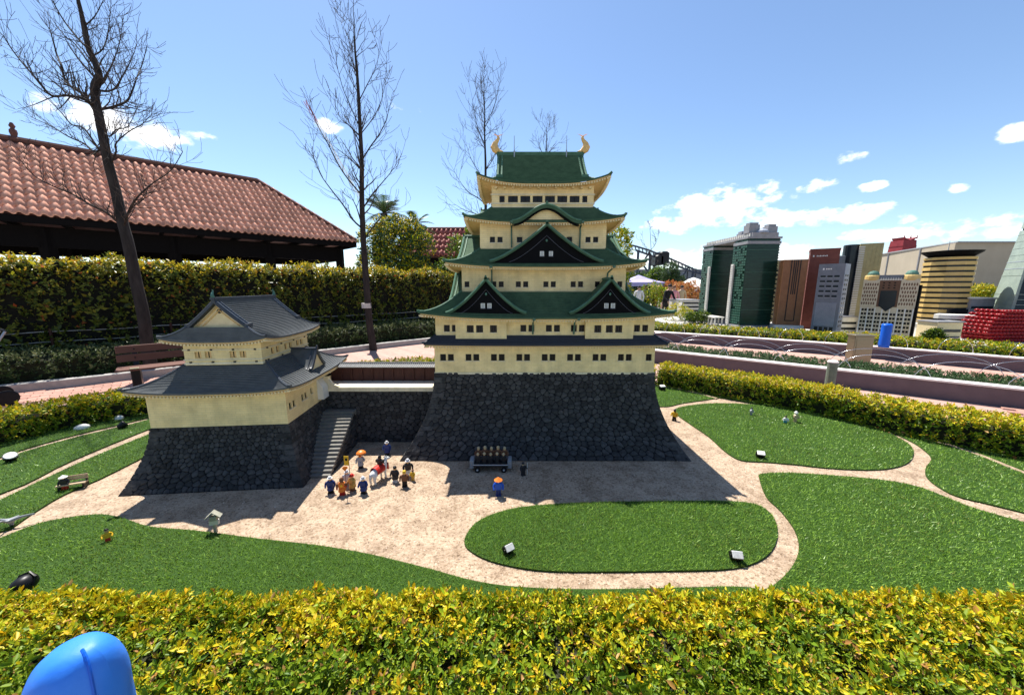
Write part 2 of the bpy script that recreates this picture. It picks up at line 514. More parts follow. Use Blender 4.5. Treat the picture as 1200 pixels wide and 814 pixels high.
def hedge(name, label, path, w, h, L, per_m, mats, young, n=7, sprig=None, z0=0.0, fine=False, group=None, core=None, lump=.06, ypow=2.0, young_fn=None, deep=.07, bottom=.0, top_bias=1.0, keep=None, wr=.45, pick=0, cat='hedge'):
    """a clipped hedge along a path: leafy sprigs over a rounded box, a solid dark core inside for shade"""
    c = resample(path, .1)
    d = unit(np.gradient(c, axis=0)); nr = np.stack([-d[:, 1], d[:, 0]], 1)
    root = thing(name, label, cat, (0, 0, 0), 0, group)
    total = np.sum(np.linalg.norm(np.diff(c, axis=0), axis=1))
    S = int(total * per_m)
    r = np.random.default_rng(abs(hash(label)) % 1000 if False else len(label) * 7 + S % 97)
    k = r.random(S) * (len(c) - 1); i0 = k.astype(int); fr = (k - i0)[:, None]
    cc = c[i0] * (1 - fr) + c[i0 + 1] * fr; nn = nr[i0]; tt = d[i0]
    u = r.random(S) * (w * top_bias + 2 * h)
    top = u < w * top_bias
    sd_ = np.where(u < w * top_bias + h, 1.0, -1.0)
    off = np.where(top, (r.random(S) - .5) * w, sd_ * w / 2)
    zz = np.where(top, h, bottom + (h - bottom) * r.random(S) ** .8)
    e = np.clip((np.abs(off) / (w / 2)), 0, 1)                       # rounded shoulders
    zz = np.where(top, h - .16 * h * np.maximum(0, e - .55) ** 2 / .2, zz)
    off = np.where(top, off, sd_ * w / 2 * (1 - .16 * np.maximum(0, zz / h - .6) ** 2 / .16))
    q = np.sin(k * 1.3 + off * 9) * .5 + np.sin(k * .37 + 2.1 + zz * 5) * .5 + np.sin(k * 3.1 + off * 23 + zz * 11) * .35
    depth = -r.random(S) ** 1.6 * deep * min(1, h / .35) + q * lump * h * .35
    ax = np.where(top[:, None], np.concatenate([nn * off[:, None] / w * .9, np.ones((S, 1))], 1), np.concatenate([nn * sd_[:, None], np.full((S, 1), .55)], 1))
    ax = unit(ax + r.normal(0, .32, (S, 3)))
    Pp = np.concatenate([cc + nn * off[:, None], (zz + z0)[:, None]], 1)
    Pp += np.where(top[:, None], np.array([[0, 0, 1.]]), np.concatenate([nn * sd_[:, None], np.zeros((S, 1))], 1)) * depth[:, None]
    sprig = sprig or L * 1.3
    Pp -= ax * sprig * .6
    if keep is not None:
        kk = keep(Pp); Pp, ax, top, zz = Pp[kk], ax[kk], top[kk], zz[kk]
    B, D, Sd, LL, t = leaf_frames(Pp, ax, n, sprig, L, r)
    hz = np.repeat(zz / h, n)
    sp_young = np.repeat(r.random(len(Pp)), n)
    yp = young * (.35 * min(1, 2 / ypow) + (1 - .35 * min(1, 2 / ypow)) * hz ** ypow) * (.45 + .9 * t)
    if young_fn is not None: yp = yp * young_fn(B)
    midx = np.where(sp_young * .7 + r.random(len(B)) * .3 < yp, 0, 1)
    if len(mats) > 2: midx = np.where(r.random(len(B)) < (.05 if ypow < 5 else .022), 2, midx)
    if pick:                                                          # the leaves that show largest are objects of their own
        score = np.linalg.norm(B - np.array([0, 0, EYE]), axis=1) + np.where(t > .45, 0, 5) + np.where(np.repeat(top, n), 0, 5) + np.abs(B[:, 0]) * .25 + np.where(B[:, 1] < .95, 5, 0) + r.random(len(B)) * .5
        order = np.argsort(score)[:pick]
        one = leaf_mesh('leaf', np.zeros((1, 3)), np.array([[0, 1., 0]]), np.array([[1., 0, 0]]), np.ones(1), [mats[0]], np.zeros(1, int), wr, True)
        two = one.copy(); two.materials.clear(); two.materials.append(mats[1])
        for i in order:
            m4 = Matrix.Identity(4)
            N = np.cross(Sd[i], D[i])
            for a in range(3):
                m4[a][0], m4[a][1], m4[a][2], m4[a][3] = Sd[i][a] * LL[i], D[i][a] * LL[i], N[a] * LL[i], B[i][a]
            o = link_mesh('leaf', two if midx[i] else one, root)
            o.matrix_local = m4
        ok = np.ones(len(B), bool); ok[order] = False
        B, D, Sd, LL, midx = B[ok], D[ok], Sd[ok], LL[ok], midx[ok]
    fo = link_mesh('foliage', leaf_mesh('foliage', B, D, Sd, LL, mats, midx, wr, fine), root)
    fo['kind'] = 'stuff'
    # solid dark core added to stand for shade between the leaves
    mb = MB()
    cw, ch = w / 2 - .09 * min(1, h / .35), h - .10 * min(1, h / .4)
    rows = []
    for i in range(len(c)):
        p, n2 = c[i], nr[i]
        rows.append([(p[0] + n2[0] * a * cw * (1 + .06 * math.sin(i * .9 + a)), p[1] + n2[1] * a * cw, z0 + max(0, b) * ch * (1 + .05 * math.sin(i * 1.7)))
                     for a, b in ((-.86, 0), (-1, .35), (-.97, .85), (-.7, 1), (.7, 1), (.97, .85), (1, .35), (.86, 0))])
    mb.grid(rows)
    mb.f.append(tuple(range(7, -1, -1))); mb.m.append(0)
    mb.f.append(tuple(range(len(mb.v) - 8, len(mb.v)))); mb.m.append(0)
    mb.build('shade_core', core or M['shade_core'], root)
    return root

M['shade_core'] = mat('shade_core', (.035, .040, .016), (.012, .012, .008), rough=.9, scale=60)  # hedge core colour, dark to stand in for shade behind the leaves
M['leaf_gold'] = leaf_mat('gold_leaf', [(.46, .42, .012), (.62, .44, .010), (.32, .40, .012), (.66, .38, .012), (.42, .44, .015), (.68, .54, .03), (.24, .36, .012)], .27)
M['leaf_lime'] = leaf_mat('lime_leaf', [(.10, .19, .010), (.17, .25, .011), (.06, .13, .010), (.24, .30, .013), (.12, .21, .010), (.30, .33, .014)], .25)
M['leaf_dry'] = leaf_mat('dry_leaf', [(.42, .20, .04), (.50, .30, .10), (.30, .12, .03)], .3)
M['leaf_dark'] = leaf_mat('dark_leaf', [(.035, .07, .018), (.06, .10, .025), (.025, .05, .015), (.09, .13, .03)], .25, .35)
M['leaf_tall_top'] = leaf_mat('amber_leaf', [(.46, .38, .02), (.52, .36, .02), (.36, .37, .02), (.48, .26, .03), (.30, .33, .02)], .40)
M['leaf_tall'] = leaf_mat('olive_leaf', [(.075, .11, .018), (.13, .155, .022), (.045, .07, .013), (.19, .20, .025), (.24, .22, .03)], .30, .32)
M['leaf_red'] = leaf_mat('red_leaf', [(.45, .09, .03), (.40, .14, .04), (.50, .20, .05), (.30, .06, .03)], .4)
M['leaf_cover'] = leaf_mat('cover_leaf', [(.045, .09, .03), (.07, .13, .045), (.03, .065, .02), (.10, .16, .06)], .25)
M['leaf_grey'] = leaf_mat('greygreen_leaf', [(.10, .13, .05), (.15, .17, .07), (.07, .10, .035), (.20, .21, .09), (.05, .08, .025)], .25)

# ------------------------------------------------------------------ the ground
def tarmac(name, c, c2, s, bump=.4):
    return mat(name, c, c2, rough=.9, scale=s, bump=bump, bscale=s * 8)
M['ground'] = tarmac('pavement', (.34, .31, .28), (.27, .25, .23), 6)
M['turf_base'] = mat('turf_base', (.030, .072, .008), (.018, .045, .005), rough=.9, scale=90)
gm, gn, gl, gb = new_mat('crushed_gravel')
gb.inputs['Roughness'].default_value = .95
gt = gn.new('ShaderNodeTexCoord')
g1 = gn.new('ShaderNodeTexVoronoi'); g1.inputs['Scale'].default_value = 95
g2 = gn.new('ShaderNodeTexNoise'); g2.inputs['Scale'].default_value = 5.5; g2.inputs['Detail'].default_value = 9; g2.inputs['Roughness'].default_value = .72
g3 = gn.new('ShaderNodeTexNoise'); g3.inputs['Scale'].default_value = 42; g3.inputs['Detail'].default_value = 4
for q in (g1, g2, g3): gl.new(gt.outputs['Object'], q.inputs['Vector'])
sepc = gn.new('ShaderNodeSeparateColor'); gl.new(g1.outputs['Color'], sepc.inputs[0])
cr = gn.new('ShaderNodeValToRGB')
cr.color_ramp.elements[0].color = (.20, .135, .085, 1); cr.color_ramp.elements[1].color = (.45, .34, .24, 1)
e_ = cr.color_ramp.elements.new(.18); e_.color = (.36, .265, .18, 1)
gl.new(sepc.outputs[0], cr.inputs[0])
c2 = gn.new('ShaderNodeValToRGB')
c2.color_ramp.elements[0].position = .36; c2.color_ramp.elements[0].color = (.58, .54, .50, 1)
c2.color_ramp.elements[1].position = .56; c2.color_ramp.elements[1].color = (1, 1, 1, 1)
gl.new(g2.outputs[0], c2.inputs[0])
c3 = gn.new('ShaderNodeValToRGB')
c3.color_ramp.elements[0].position = .34; c3.color_ramp.elements[0].color = (.72, .68, .62, 1)
c3.color_ramp.elements[1].position = .5; c3.color_ramp.elements[1].color = (1, 1, 1, 1)
gl.new(g3.outputs[0], c3.inputs[0])
def mul(a, b_):
    x = gn.new('ShaderNodeMix'); x.data_type = 'RGBA'; x.blend_type = 'MULTIPLY'; x.inputs[0].default_value = 1
    gl.new(a, x.inputs[6]); gl.new(b_, x.inputs[7]); return x.outputs[2]
gl.new(mul(mul(cr.outputs[0], c2.outputs[0]), c3.outputs[0]), gb.inputs['Base Color'])
gbp = gn.new('ShaderNodeBump'); gbp.inputs['Strength'].default_value = .9; gbp.inputs['Distance'].default_value = .004
gl.new(g1.outputs['Distance'], gbp.inputs['Height']); gl.new(gbp.outputs[0], gb.inputs['Normal'])
M['gravel'] = gm

g = MB()
g.grid([[(x, y, -.03) for x in (-900, -40, -10, 10, 40, 900)] for y in (-300, -10, 0, 20, 60, 1500)])
tag(g.build('ground', M['ground']), kind='structure')

ring = [G(1200, 542), G(1100, 522), G(1000, 498), G(900, 476), G(768, 453)]          # inner foot of the right hedge
ring_right = [(5.3, .6), (5.1, 1.8)] + [tuple(p) for p in ring]
ring_back = [ring_right[-1], (1.0, 6.0), (-.6, 6.25), (-2.0, 6.0), (-3.3, 5.2), G(172, 488)]
ring_left = [G(172, 488), G(86, 502), G(0, 524), (-5.5, 2.6), (-5.7, 1.2), (-5.7, .3)]
garden = smooth_path([(5.7, -.2)] + ring_right[1:] + ring_back[1:] + ring_left[1:] , 6)
g = MB()
g.v = [(x * 1.03, y + .06, 0) for x, y in garden]; g.f = [tuple(range(len(g.v)))[::-1]]; g.m = [0]
tag(g.build('gravel_path', M['gravel']), kind='structure')

def pix(pts, z=0.0):
    return [G(*p, z) if not isinstance(p[0], str) else p[1:] for p in pts]
W = 'w'
LAWNS = {
 'oval': [(545, 640), (548, 625), (560, 612), (582, 602), (612, 595), (660, 591), (720, 589), (790, 588), (850, 588), (886, 592), (905, 605), (911, 625), (905, 645), (886, 660), (850, 668), (780, 670), (700, 671), (640, 670), (597, 664), (564, 654)],
 'right': [(890, 562), (893, 556), (930, 555), (990, 559), (1040, 564), (1075, 571), (1100, 580), (1140, 596), (1200, 613), (1290, 638), (1400, 672), (1560, 740), (1480, 839), (1200, 839), (900, 839), (885, 760), (885, 700), (905, 688), (926, 668), (936, 645), (931, 622), (915, 600), (898, 583)],
 'island': [(790, 483), (800, 477), (840, 473), (900, 476), (960, 484), (1010, 496), (1045, 510), (1066, 522), (1070, 534), (1060, 545), (1030, 551), (980, 550), (930, 545), (895, 542), (868, 540), (850, 530), (830, 512), (808, 497)],
 'border': [(772, 477), (800, 473), (828, 469), (838, 467.5), (846, 467), (870, 471), (920, 479), (960, 486), (1004, 495.5), (1033, 503), (1055, 512), (1076, 523), (1091, 537), (1085, 548), (1085, 558), (1096, 569), (1120, 582), (1160, 592), (1200, 602), (1290, 627), (1400, 660), (1500, 700), (W, 5.45, 1.9), (W, 5.0, 2.9), (1200, 535), (1100, 515), (1000, 492), (900, 470), (768, 448), (W, 1.4, 5.6), (W, 1.5, 5.0)],
 'front': [(-420, 839), (-420, 760), (-200, 705), (-60, 655), (0, 632), (30, 620), (60, 611), (110, 604), (140, 607), (175, 618), (230, 623), (300, 632), (370, 640), (430, 650), (500, 667), (560, 683), (620, 690), (700, 692), (800, 690), (866, 689), (892, 695), (915, 720), (925, 839), (400, 839), (0, 839)],
 'left_low': [(-260, 680), (-60, 635), (0, 624), (15, 619), (40, 602), (75, 581), (120, 561), (160, 541), (180, 531), (200, 523), (225, 505), (190, 504), (176, 509), (98, 541), (0, 587), (-60, 613), (-260, 665)],
 'left_mid': [(-260, 655), (0, 580), (84, 541), (174, 504), (235, 482), (215, 478), (172, 493), (90, 513), (26, 531), (0, 540), (-260, 600)],
 'left_top': [(-260, 597), (0, 537), (26, 528), (90, 510), (172, 490.5), (225, 474), (215, 468), (172, 484), (86, 497), (0, 519), (W, -5.5, 2.6), (W, -5.6, 2.2)],
}
def inpoly(p, poly):
    x, y = p[:, 0], p[:, 1]
    c = np.zeros(len(p), bool)
    j = len(poly) - 1
    for i in range(len(poly)):
        xi, yi = poly[i]; xj, yj = poly[j]
        with np.errstate(divide='ignore', invalid='ignore'):
            c ^= ((yi > y) != (yj > y)) & (x < (xj - xi) * (y - yi) / (yj - yi + 1e-12) + xi)
        j = i
    return c
lawn_polys = {}
for k, v in LAWNS.items():
    sh = k in ('border', 'front', 'right', 'left_low', 'left_mid', 'left_top')
    lawn_polys[k] = smooth_path(pix(v), 4, True)
lawn_polys['back'] = np.array([(-2.0, 5.95), (-.6, 6.15), (.9, 5.9), (1.2, 5.4), (.9, 5.35), (-.5, 5.6), (-1.6, 5.3), (-2.6, 4.9), (-3.1, 5.0)])
M['turf_edge'] = mat('turf_edge', (.05, .075, .02), (.05, .04, .02), rough=.95, scale=120)
THIN = [smooth_path([G(*p) for p in q], 5) for q in ([(1074, 511.5), (1110, 522), (1150, 535), (1200, 555), (1300, 592), (1380, 625)], [(840, 467.5), (815, 461), (790, 455.5), (768, 452)])]
def near_thin(p, w):
    b = np.zeros(len(p), bool)
    for t in THIN:
        d = np.min(np.linalg.norm(p[:, None, :] - t[None], axis=2), axis=1)
        b |= d < w
    return b
for i_, (k, poly) in enumerate(lawn_polys.items()):
    tag(MB().prism([tuple(p) for p in poly], .0005, .011 + .0003 * i_).build('lawn', M['turf_base']), kind='structure')
for t in THIN:
    d = unit(np.gradient(t, axis=0)); nn = np.stack([-d[:, 1], d[:, 0]], 1)
    mb = MB()
    mb.grid([[(*(t[i] - nn[i] * w), z) for w, z in ((.028, .005), (.022, .0145), (-.022, .0145), (-.028, .005))] for i in range(len(t))], flip=True)
    tag(mb.build('narrow_path', M['gravel']), kind='structure')
# blades of artificial turf
M['grass'] = leaf_mat('grass_blade', [(.22, .37, .040), (.28, .46, .05), (.16, .30, .030), (.34, .52, .09), (.12, .24, .012), (.24, .38, .07), (.05, .12, .008), (.17, .31, .014)], .22, .45)
M['grass'].node_tree.nodes['Principled BSDF'].inputs['Specular IOR Level'].default_value = .5
M['grass_worn'] = leaf_mat('worn_grass', [(.20, .24, .04), (.14, .20, .03), (.22, .23, .05), (.05, .09, .01), (.10, .15, .02)], .15, .5)
def grass():
    Vs = []
    for k, poly in lawn_polys.items():
        lo, hi = poly.min(0), poly.max(0)
        lo = np.maximum(lo, (-5.6, .95)); hi = np.minimum(hi, (5.6, 6.4))
        area = np.prod(hi - lo)
        n = int(area * 36000)
        p = lo + NR.random((n, 2)) * (hi - lo)
        dist2 = p[:, 0] ** 2 + p[:, 1] ** 2 + 2.5
        p = p[NR.random(n) < np.minimum(1, 7.0 / dist2)]
        # nothing where the lens and a step to the side cannot see
        p = p[np.abs(p[:, 0]) < p[:, 1] * 1.55 + 1.1]
        p = p[inpoly(p, poly)]
        p = p[~near_thin(p, .026)] if k == 'border' and len(p) else p
        Vs.append(p)
    p = np.concatenate(Vs)
    n = len(p)
    dist = np.sqrt(p[:, 0] ** 2 + p[:, 1] ** 2 + 2.5)
    a = NR.random(n) * 6.283
    sc = np.clip(dist / 2.6, .8, 2.2)
    wv = np.stack([np.cos(a), np.sin(a), np.zeros(n)], 1) * (.0016 * sc * (.7 + .7 * NR.random(n)))[:, None]
    ln = (.011 + .009 * NR.random(n))
    lean = np.stack([NR.normal(0, .55, n), NR.normal(-.15, .55, n)], 1)
    tip = np.stack([lean[:, 0] * ln, lean[:, 1] * ln, ln], 1)
    b = np.concatenate([p, np.full((n, 1), .009)], 1)
    patch = np.sin(p[:, 0] * 5.1 + 1.3 * np.sin(p[:, 1] * 4.3)) + np.sin(p[:, 1] * 6.7 + 1.7 * np.sin(p[:, 0] * 3.1 + 2)) + .8 * np.sin(p[:, 0] * 17 + p[:, 1] * 13)
    tuft = (NR.random(n) < .10 + .10 * np.clip(patch, -1, 2)).astype(int)
    v = np.stack([b - wv, b + wv, b + tip], 1).reshape(-1, 3)
    f = np.arange(n * 3).reshape(-1, 3)
    o = link_mesh('grass', np_mesh('grass', v, f, [M['grass'], M['grass_worn']], tuft))
    tag(o, 'short bright green artificial turf on the lawn patches', 'grass', kind='stuff')
    print('grass blades', n)
grass()

def pebbles():
    n = 60000
    p = np.stack([NR.uniform(-4.6, 4.4, n), NR.uniform(1.3, 5.2, n)], 1)
    ok = np.abs(p[:, 0]) < p[:, 1] * 1.5 + .5
    for poly in lawn_polys.values(): ok &= ~inpoly(p, poly)
    p = p[ok][:16000]
    n = len(p)
    s = .0026 + .0038 * NR.random(n) ** 3
    a = NR.random(n) * 6.283
    base = np.array([[1, 0, -.3], [0, 1, -.3], [-1, 0, -.3], [0, -1, -.3], [.1, .1, .75]])
    base = base[None] * (1 + NR.normal(0, .25, (n, 5, 3))) * s[:, None, None]
    c, sn = np.cos(a)[:, None], np.sin(a)[:, None]
    v = np.stack([base[:, :, 0] * c - base[:, :, 1] * sn + p[:, :1], base[:, :, 0] * sn + base[:, :, 1] * c + p[:, 1:], base[:, :, 2] + .001], 2).reshape(-1, 3)
    f = np.array([[0, 1, 4], [1, 2, 4], [2, 3, 4], [3, 0, 4]])
    F = (np.arange(n)[:, None, None] * 5 + f[None]).reshape(-1, 3)
    o = link_mesh('gravel', np_mesh('gravel', v, F, M['pebble']))
    tag(o, 'loose pale gravel grit lying on the sandy paths', 'gravel', kind='stuff')
M['pebble'] = leaf_mat('gravel_grit', [(.50, .40, .30), (.30, .23, .17), (.62, .52, .42), (.20, .16, .13), (.44, .33, .24)], 0.0, .9)
pebbles()

# ------------------------------------------------------------------ hedges of the garden
GM = [M['leaf_gold'], M['leaf_lime'], M['leaf_dry']]
BLUE = Vector((-1.15, .775, 0))
def not_in_post(p):
    d = np.hypot(p[:, 0] - BLUE.x, p[:, 1] - BLUE.y)
    return d > .125
hedge('clipped_hedge', 'golden green clipped hedge running across the foreground in front of the lawn', [(-3.2, 1.065), (3.2, 1.065)], .50, .37, .0235, 3700, GM, .62, n=8, fine=True, keep=not_in_post, lump=.16, top_bias=1.5, pick=300, bottom=.10, young_fn=lambda B: .55 + .75 * np.clip((B[:, 1] - 1.0) / .26, 0, 1) + .28 * np.sin(B[:, 0] * 5.3 + 2 * np.sin(B[:, 1] * 9)) + .22 * np.sin(B[:, 0] * 13 + B[:, 1] * 21), deep=.11)
def offset(path, d):
    path = np.array(path, float); t = unit(np.gradient(path, axis=0))
    return path + np.stack([-t[:, 1], t[:, 0]], 1) * d
hedge('clipped_hedge', 'golden green hedge along the right edge of the lawn below the planter wall', offset(smooth_path(ring_right, 5), -.22), .42, .34, .034, 1150, GM, .88, n=7, ypow=2.6, lump=.14)
hedge('clipped_hedge', 'golden green hedge along the left edge of the lawn beside the brick path', offset(smooth_path(ring_left, 5), -.22), .42, .31, .034, 1000, GM, .70, n=7, lump=.14)
hedge('clipped_hedge', 'yellow green hedge glimpsed behind the low tiled parapet between the castle buildings', offset(smooth_path(ring_back, 5), -.22), .42, .30, .036, 700, GM, .60, n=6, lump=.14)
# ------------------------------------------------------------------ rubble walls, stone by stone
def voronoi(Wd, Hd, sx, sy, r, skip=None):
    """irregular convex cells over a Wd x Hd rectangle"""
    pts = []
    ny = max(1, int(Hd / sy))
    for j in range(ny):
        y = (j + .5) * Hd / ny
        k = .8 + .5 * r.random()
        nx = max(1, int(Wd / (sx * k)))
        o = r.random()
        for i in range(nx + 1):
            x = (i + o - .5 + (r.random() - .5) * .62) * Wd / nx
            if -sx * .3 < x < Wd + sx * .3:
                pts.append((x, y + (r.random() - .5) * sy * .62))
    cells = []
    for i, (x, y) in enumerate(pts):
        poly = [(max(0, x - 2 * sx), max(0, y - 2 * sy)), (min(Wd, x + 2 * sx), max(0, y - 2 * sy)), (min(Wd, x + 2 * sx), min(Hd, y + 2 * sy)), (max(0, x - 2 * sx), min(Hd, y + 2 * sy))]
        for j, (a, b) in enumerate(pts):
            if i == j or abs(a - x) > 3 * sx or abs(b - y) > 3 * sy: continue
            nx_, ny_ = a - x, b - y
            c = (a * a + b * b - x * x - y * y) / 2
            out = []
            for q in range(len(poly)):
                p0, p1 = poly[q], poly[(q + 1) % len(poly)]
                d0 = p0[0] * nx_ + p0[1] * ny_ - c; d1 = p1[0] * nx_ + p1[1] * ny_ - c
                if d0 <= 0: out.append(p0)
                if d0 * d1 < 0:
                    t = d0 / (d0 - d1)
                    out.append((p0[0] + (p1[0] - p0[0]) * t, p0[1] + (p1[1] - p0[1]) * t))
            poly = out
            if len(poly) < 3: break
        if len(poly) >= 3:
            # drop slivers
            q = [poly[0]]
            for p in poly[1:]:
                if abs(p[0] - q[-1][0]) + abs(p[1] - q[-1][1]) > sx * .09: q.append(p)
            if len(q) >= 3:
                cc_ = []
                for a_i in range(len(q)):                              # knock the corners off
                    p0, p1 = q[a_i], q[(a_i + 1) % len(q)]
                    cc_ += [(p0[0] * .78 + p1[0] * .22, p0[1] * .78 + p1[1] * .22), (p0[0] * .22 + p1[0] * .78, p0[1] * .22 + p1[1] * .78)]
                cells.append(cc_)
    return cells
def stone_geo(cell, f, gap, rise, r):
    """f(u,v) -> point, normal ; a pillowed stone standing proud of the wall"""
    n = len(cell)
    cx = sum(p[0] for p in cell) / n; cy = sum(p[1] for p in cell) / n
    h = rise * (.55 + .8 * r.random())
    tx, ty = (r.random() - .5) * .5, (r.random() - .5) * .5
    vs, fs = [], []
    for k, hh in ((1.02 - gap, -.005), (.94 - gap, h * .62), (.60, h)):
        for p in cell:
            u, v = cx + (p[0] - cx) * k, cy + (p[1] - cy) * k
            q, nn = f(u, v)
            e = hh if hh < 0 else hh * (1 + tx * (p[0] - cx) / .05 + ty * (p[1] - cy) / .05 * .6)
            vs.append(q + nn * max(e, -.006))
    for a in range(2):
        for k in range(n):
            j = (k + 1) % n
            fs.append((a * n + k, a * n + j, (a + 1) * n + j, (a + 1) * n + k))
    fs.append(tuple(range(2 * n, 3 * n)))
    return vs, fs
def stone_face(parent, Wd, Hd, f, sx, sy, seed, singles, stuff_mb, mid, rise=.0075, gap=.05):
    """first 'singles' stones become objects, the rest join stuff_mb"""
    r = random.Random(seed)
    cells = voronoi(Wd, Hd, sx, sy, r)
    r2 = random.Random(seed + 1)
    order = list(range(len(cells)))
    def area(c): return abs(sum(c[i][0] * c[(i + 1) % len(c)][1] - c[(i + 1) % len(c)][0] * c[i][1] for i in range(len(c)))) / 2
    order.sort(key=lambda i: -area(cells[i]))
    for q, i in enumerate(order):
        vs, fs = stone_geo(cells[i], f, gap, rise, r2)
        if q < singles:
            o = sum(vs, Vector()) / len(vs)
            mb = MB(); mb.add([v - o for v in vs], fs)
            mb.build('stone', M['stone'], parent, o)
        else:
            stuff_mb.add(vs, fs)
    return len(cells)
def face_map(pt):
    def f(u, v):
        p = pt(u, v); a = pt(u + .002, v) - p; b = pt(u, v + .002) - p
        return p, a.cross(b).normalized()
    return f
def battered_base(root, hw, hd, Hh, fx, fy, cells, name='stone_base', faces=('front', 'right', 'left', 'back'), singles=None, power=2.0):
    """a concave battered podium; cells = stone size"""
    core = MB()
    nv = 14
    def off(z): return max(0.0, 1 - z / Hh) ** power
    rings = []
    for i in range(nv + 1):
        z = Hh * i / nv
        x, y = hw + fx * off(z), hd + fy * off(z)
        rings.append([(-x, -y, z), (x, -y, z), (x, y, z), (-x, y, z), (-x, -y, z)])
    core.grid(rings)
    core.f.append(tuple(nv * 5 + k for k in range(4))); core.m.append(0)
    base = core.build(name, M['mortar'], root)
    SL = Hh * 1.06
    st = MB()
    for fc in faces:
        if fc in ('front', 'back'):
            sgn = -1 if fc == 'front' else 1
            Wd = 2 * (hw + fx * .45)
            def pt(u, v, sgn=sgn, Wd=Wd):
                z = Hh * v / SL; a = (u / Wd * 2 - 1) * -sgn
                return Vector((a * (hw + fx * off(z)), sgn * (hd + fy * off(z)), z))
        else:
            sgn = 1 if fc == 'right' else -1
            Wd = 2 * (hd + fy * .45)
            def pt(u, v, sgn=sgn, Wd=Wd):
                z = Hh * v / SL; a = (u / Wd * 2 - 1) * sgn
                return Vector((sgn * (hw + fx * off(z)), a * (hd + fy * off(z)), z))
        n = stone_face(base, Wd, SL, face_map(pt), cells[0], cells[1], len(name) + ord(fc[0]) + int(hw * 100), (singles or {}).get(fc, 0), st, None)
        print(name, fc, n)
    # long dressed corner stones, laid alternately
    k_ = 0; z = 0.0
    rr_ = random.Random(int(hw * 1000))
    while z < Hh - .02:
        z1 = min(Hh - .002, z + rr_.uniform(.040, .056))
        for sx in (-1, 1):
            Lf, Ls = ((.105, .055) if (k_ + (sx > 0)) % 2 else (.058, .11))
            Lf *= rr_.uniform(.85, 1.15); Ls *= rr_.uniform(.85, 1.15)
            vs = []
            for zz in (z + .003, z1 - .003):
                x, y = hw + fx * off(zz), hd + fy * off(zz)
                e = .009
                vs += [(sx * a_, b_, zz) for a_, b_ in ((x + e, -y - e), (x - Lf, -y - e), (x - Lf, -y + .02), (x - .02, -y + .02), (x - .02, -y + Ls), (x + e, -y + Ls))]
            fs = [(0, 1, 2, 3, 4, 5)[::sx], (11, 10, 9, 8, 7, 6)[::sx]] + [tuple((a_, a_ + 6, (a_ + 1) % 6 + 6, (a_ + 1) % 6)[::sx]) for a_ in range(6)]
            MB().add(vs, fs).build('corner_stone', M['stone'], base)
        k_ += 1; z = z1
    o = st.build('stone_facing', M['stone'], base)
    o['kind'] = 'stuff'
    return base

# ------------------------------------------------------------------ castle walls with real window openings
def wall_front(mb, x0, x1, z0, z1, y, holes, depth, sgn=-1, mi=0):
    """wall sheet in the plane y with openings (xa, xb, za, zb) and their reveals; faces -y when sgn=-1"""
    xs = sorted({x0, x1, *[h[0] for h in holes], *[h[1] for h in holes]})
    zs = sorted({z0, z1, *[h[2] for h in holes], *[h[3] for h in holes]})
    for i in range(len(xs) - 1):
        for j in range(len(zs) - 1):
            cx, cz = (xs[i] + xs[i + 1]) / 2, (zs[j] + zs[j + 1]) / 2
            if any(h[0] < cx < h[1] and h[2] < cz < h[3] for h in holes): continue
            q = (0, 1, 2, 3) if sgn < 0 else (3, 2, 1, 0)
            mb.add([(xs[i], y, zs[j]), (xs[i + 1], y, zs[j]), (xs[i + 1], y, zs[j + 1]), (xs[i], y, zs[j + 1])], [q], mi)
    for a, b, c, d in holes:
        yb = y - sgn * depth
        vs = [(a, y, c), (b, y, c), (b, y, d), (a, y, d), (a, yb, c), (b, yb, c), (b, yb, d), (a, yb, d)]
        mb.add(vs, [(0, 4, 5, 1), (1, 5, 6, 2), (2, 6, 7, 3), (3, 7, 4, 0), (4, 7, 6, 5)], mi)
    return mb
def rot_xy(mb, ang, i0=0):
    c, s = math.cos(ang), math.sin(ang)
    mb.v[i0:] = [(x * c - y * s, x * s + y * c, z) for x, y, z in mb.v[i0:]]
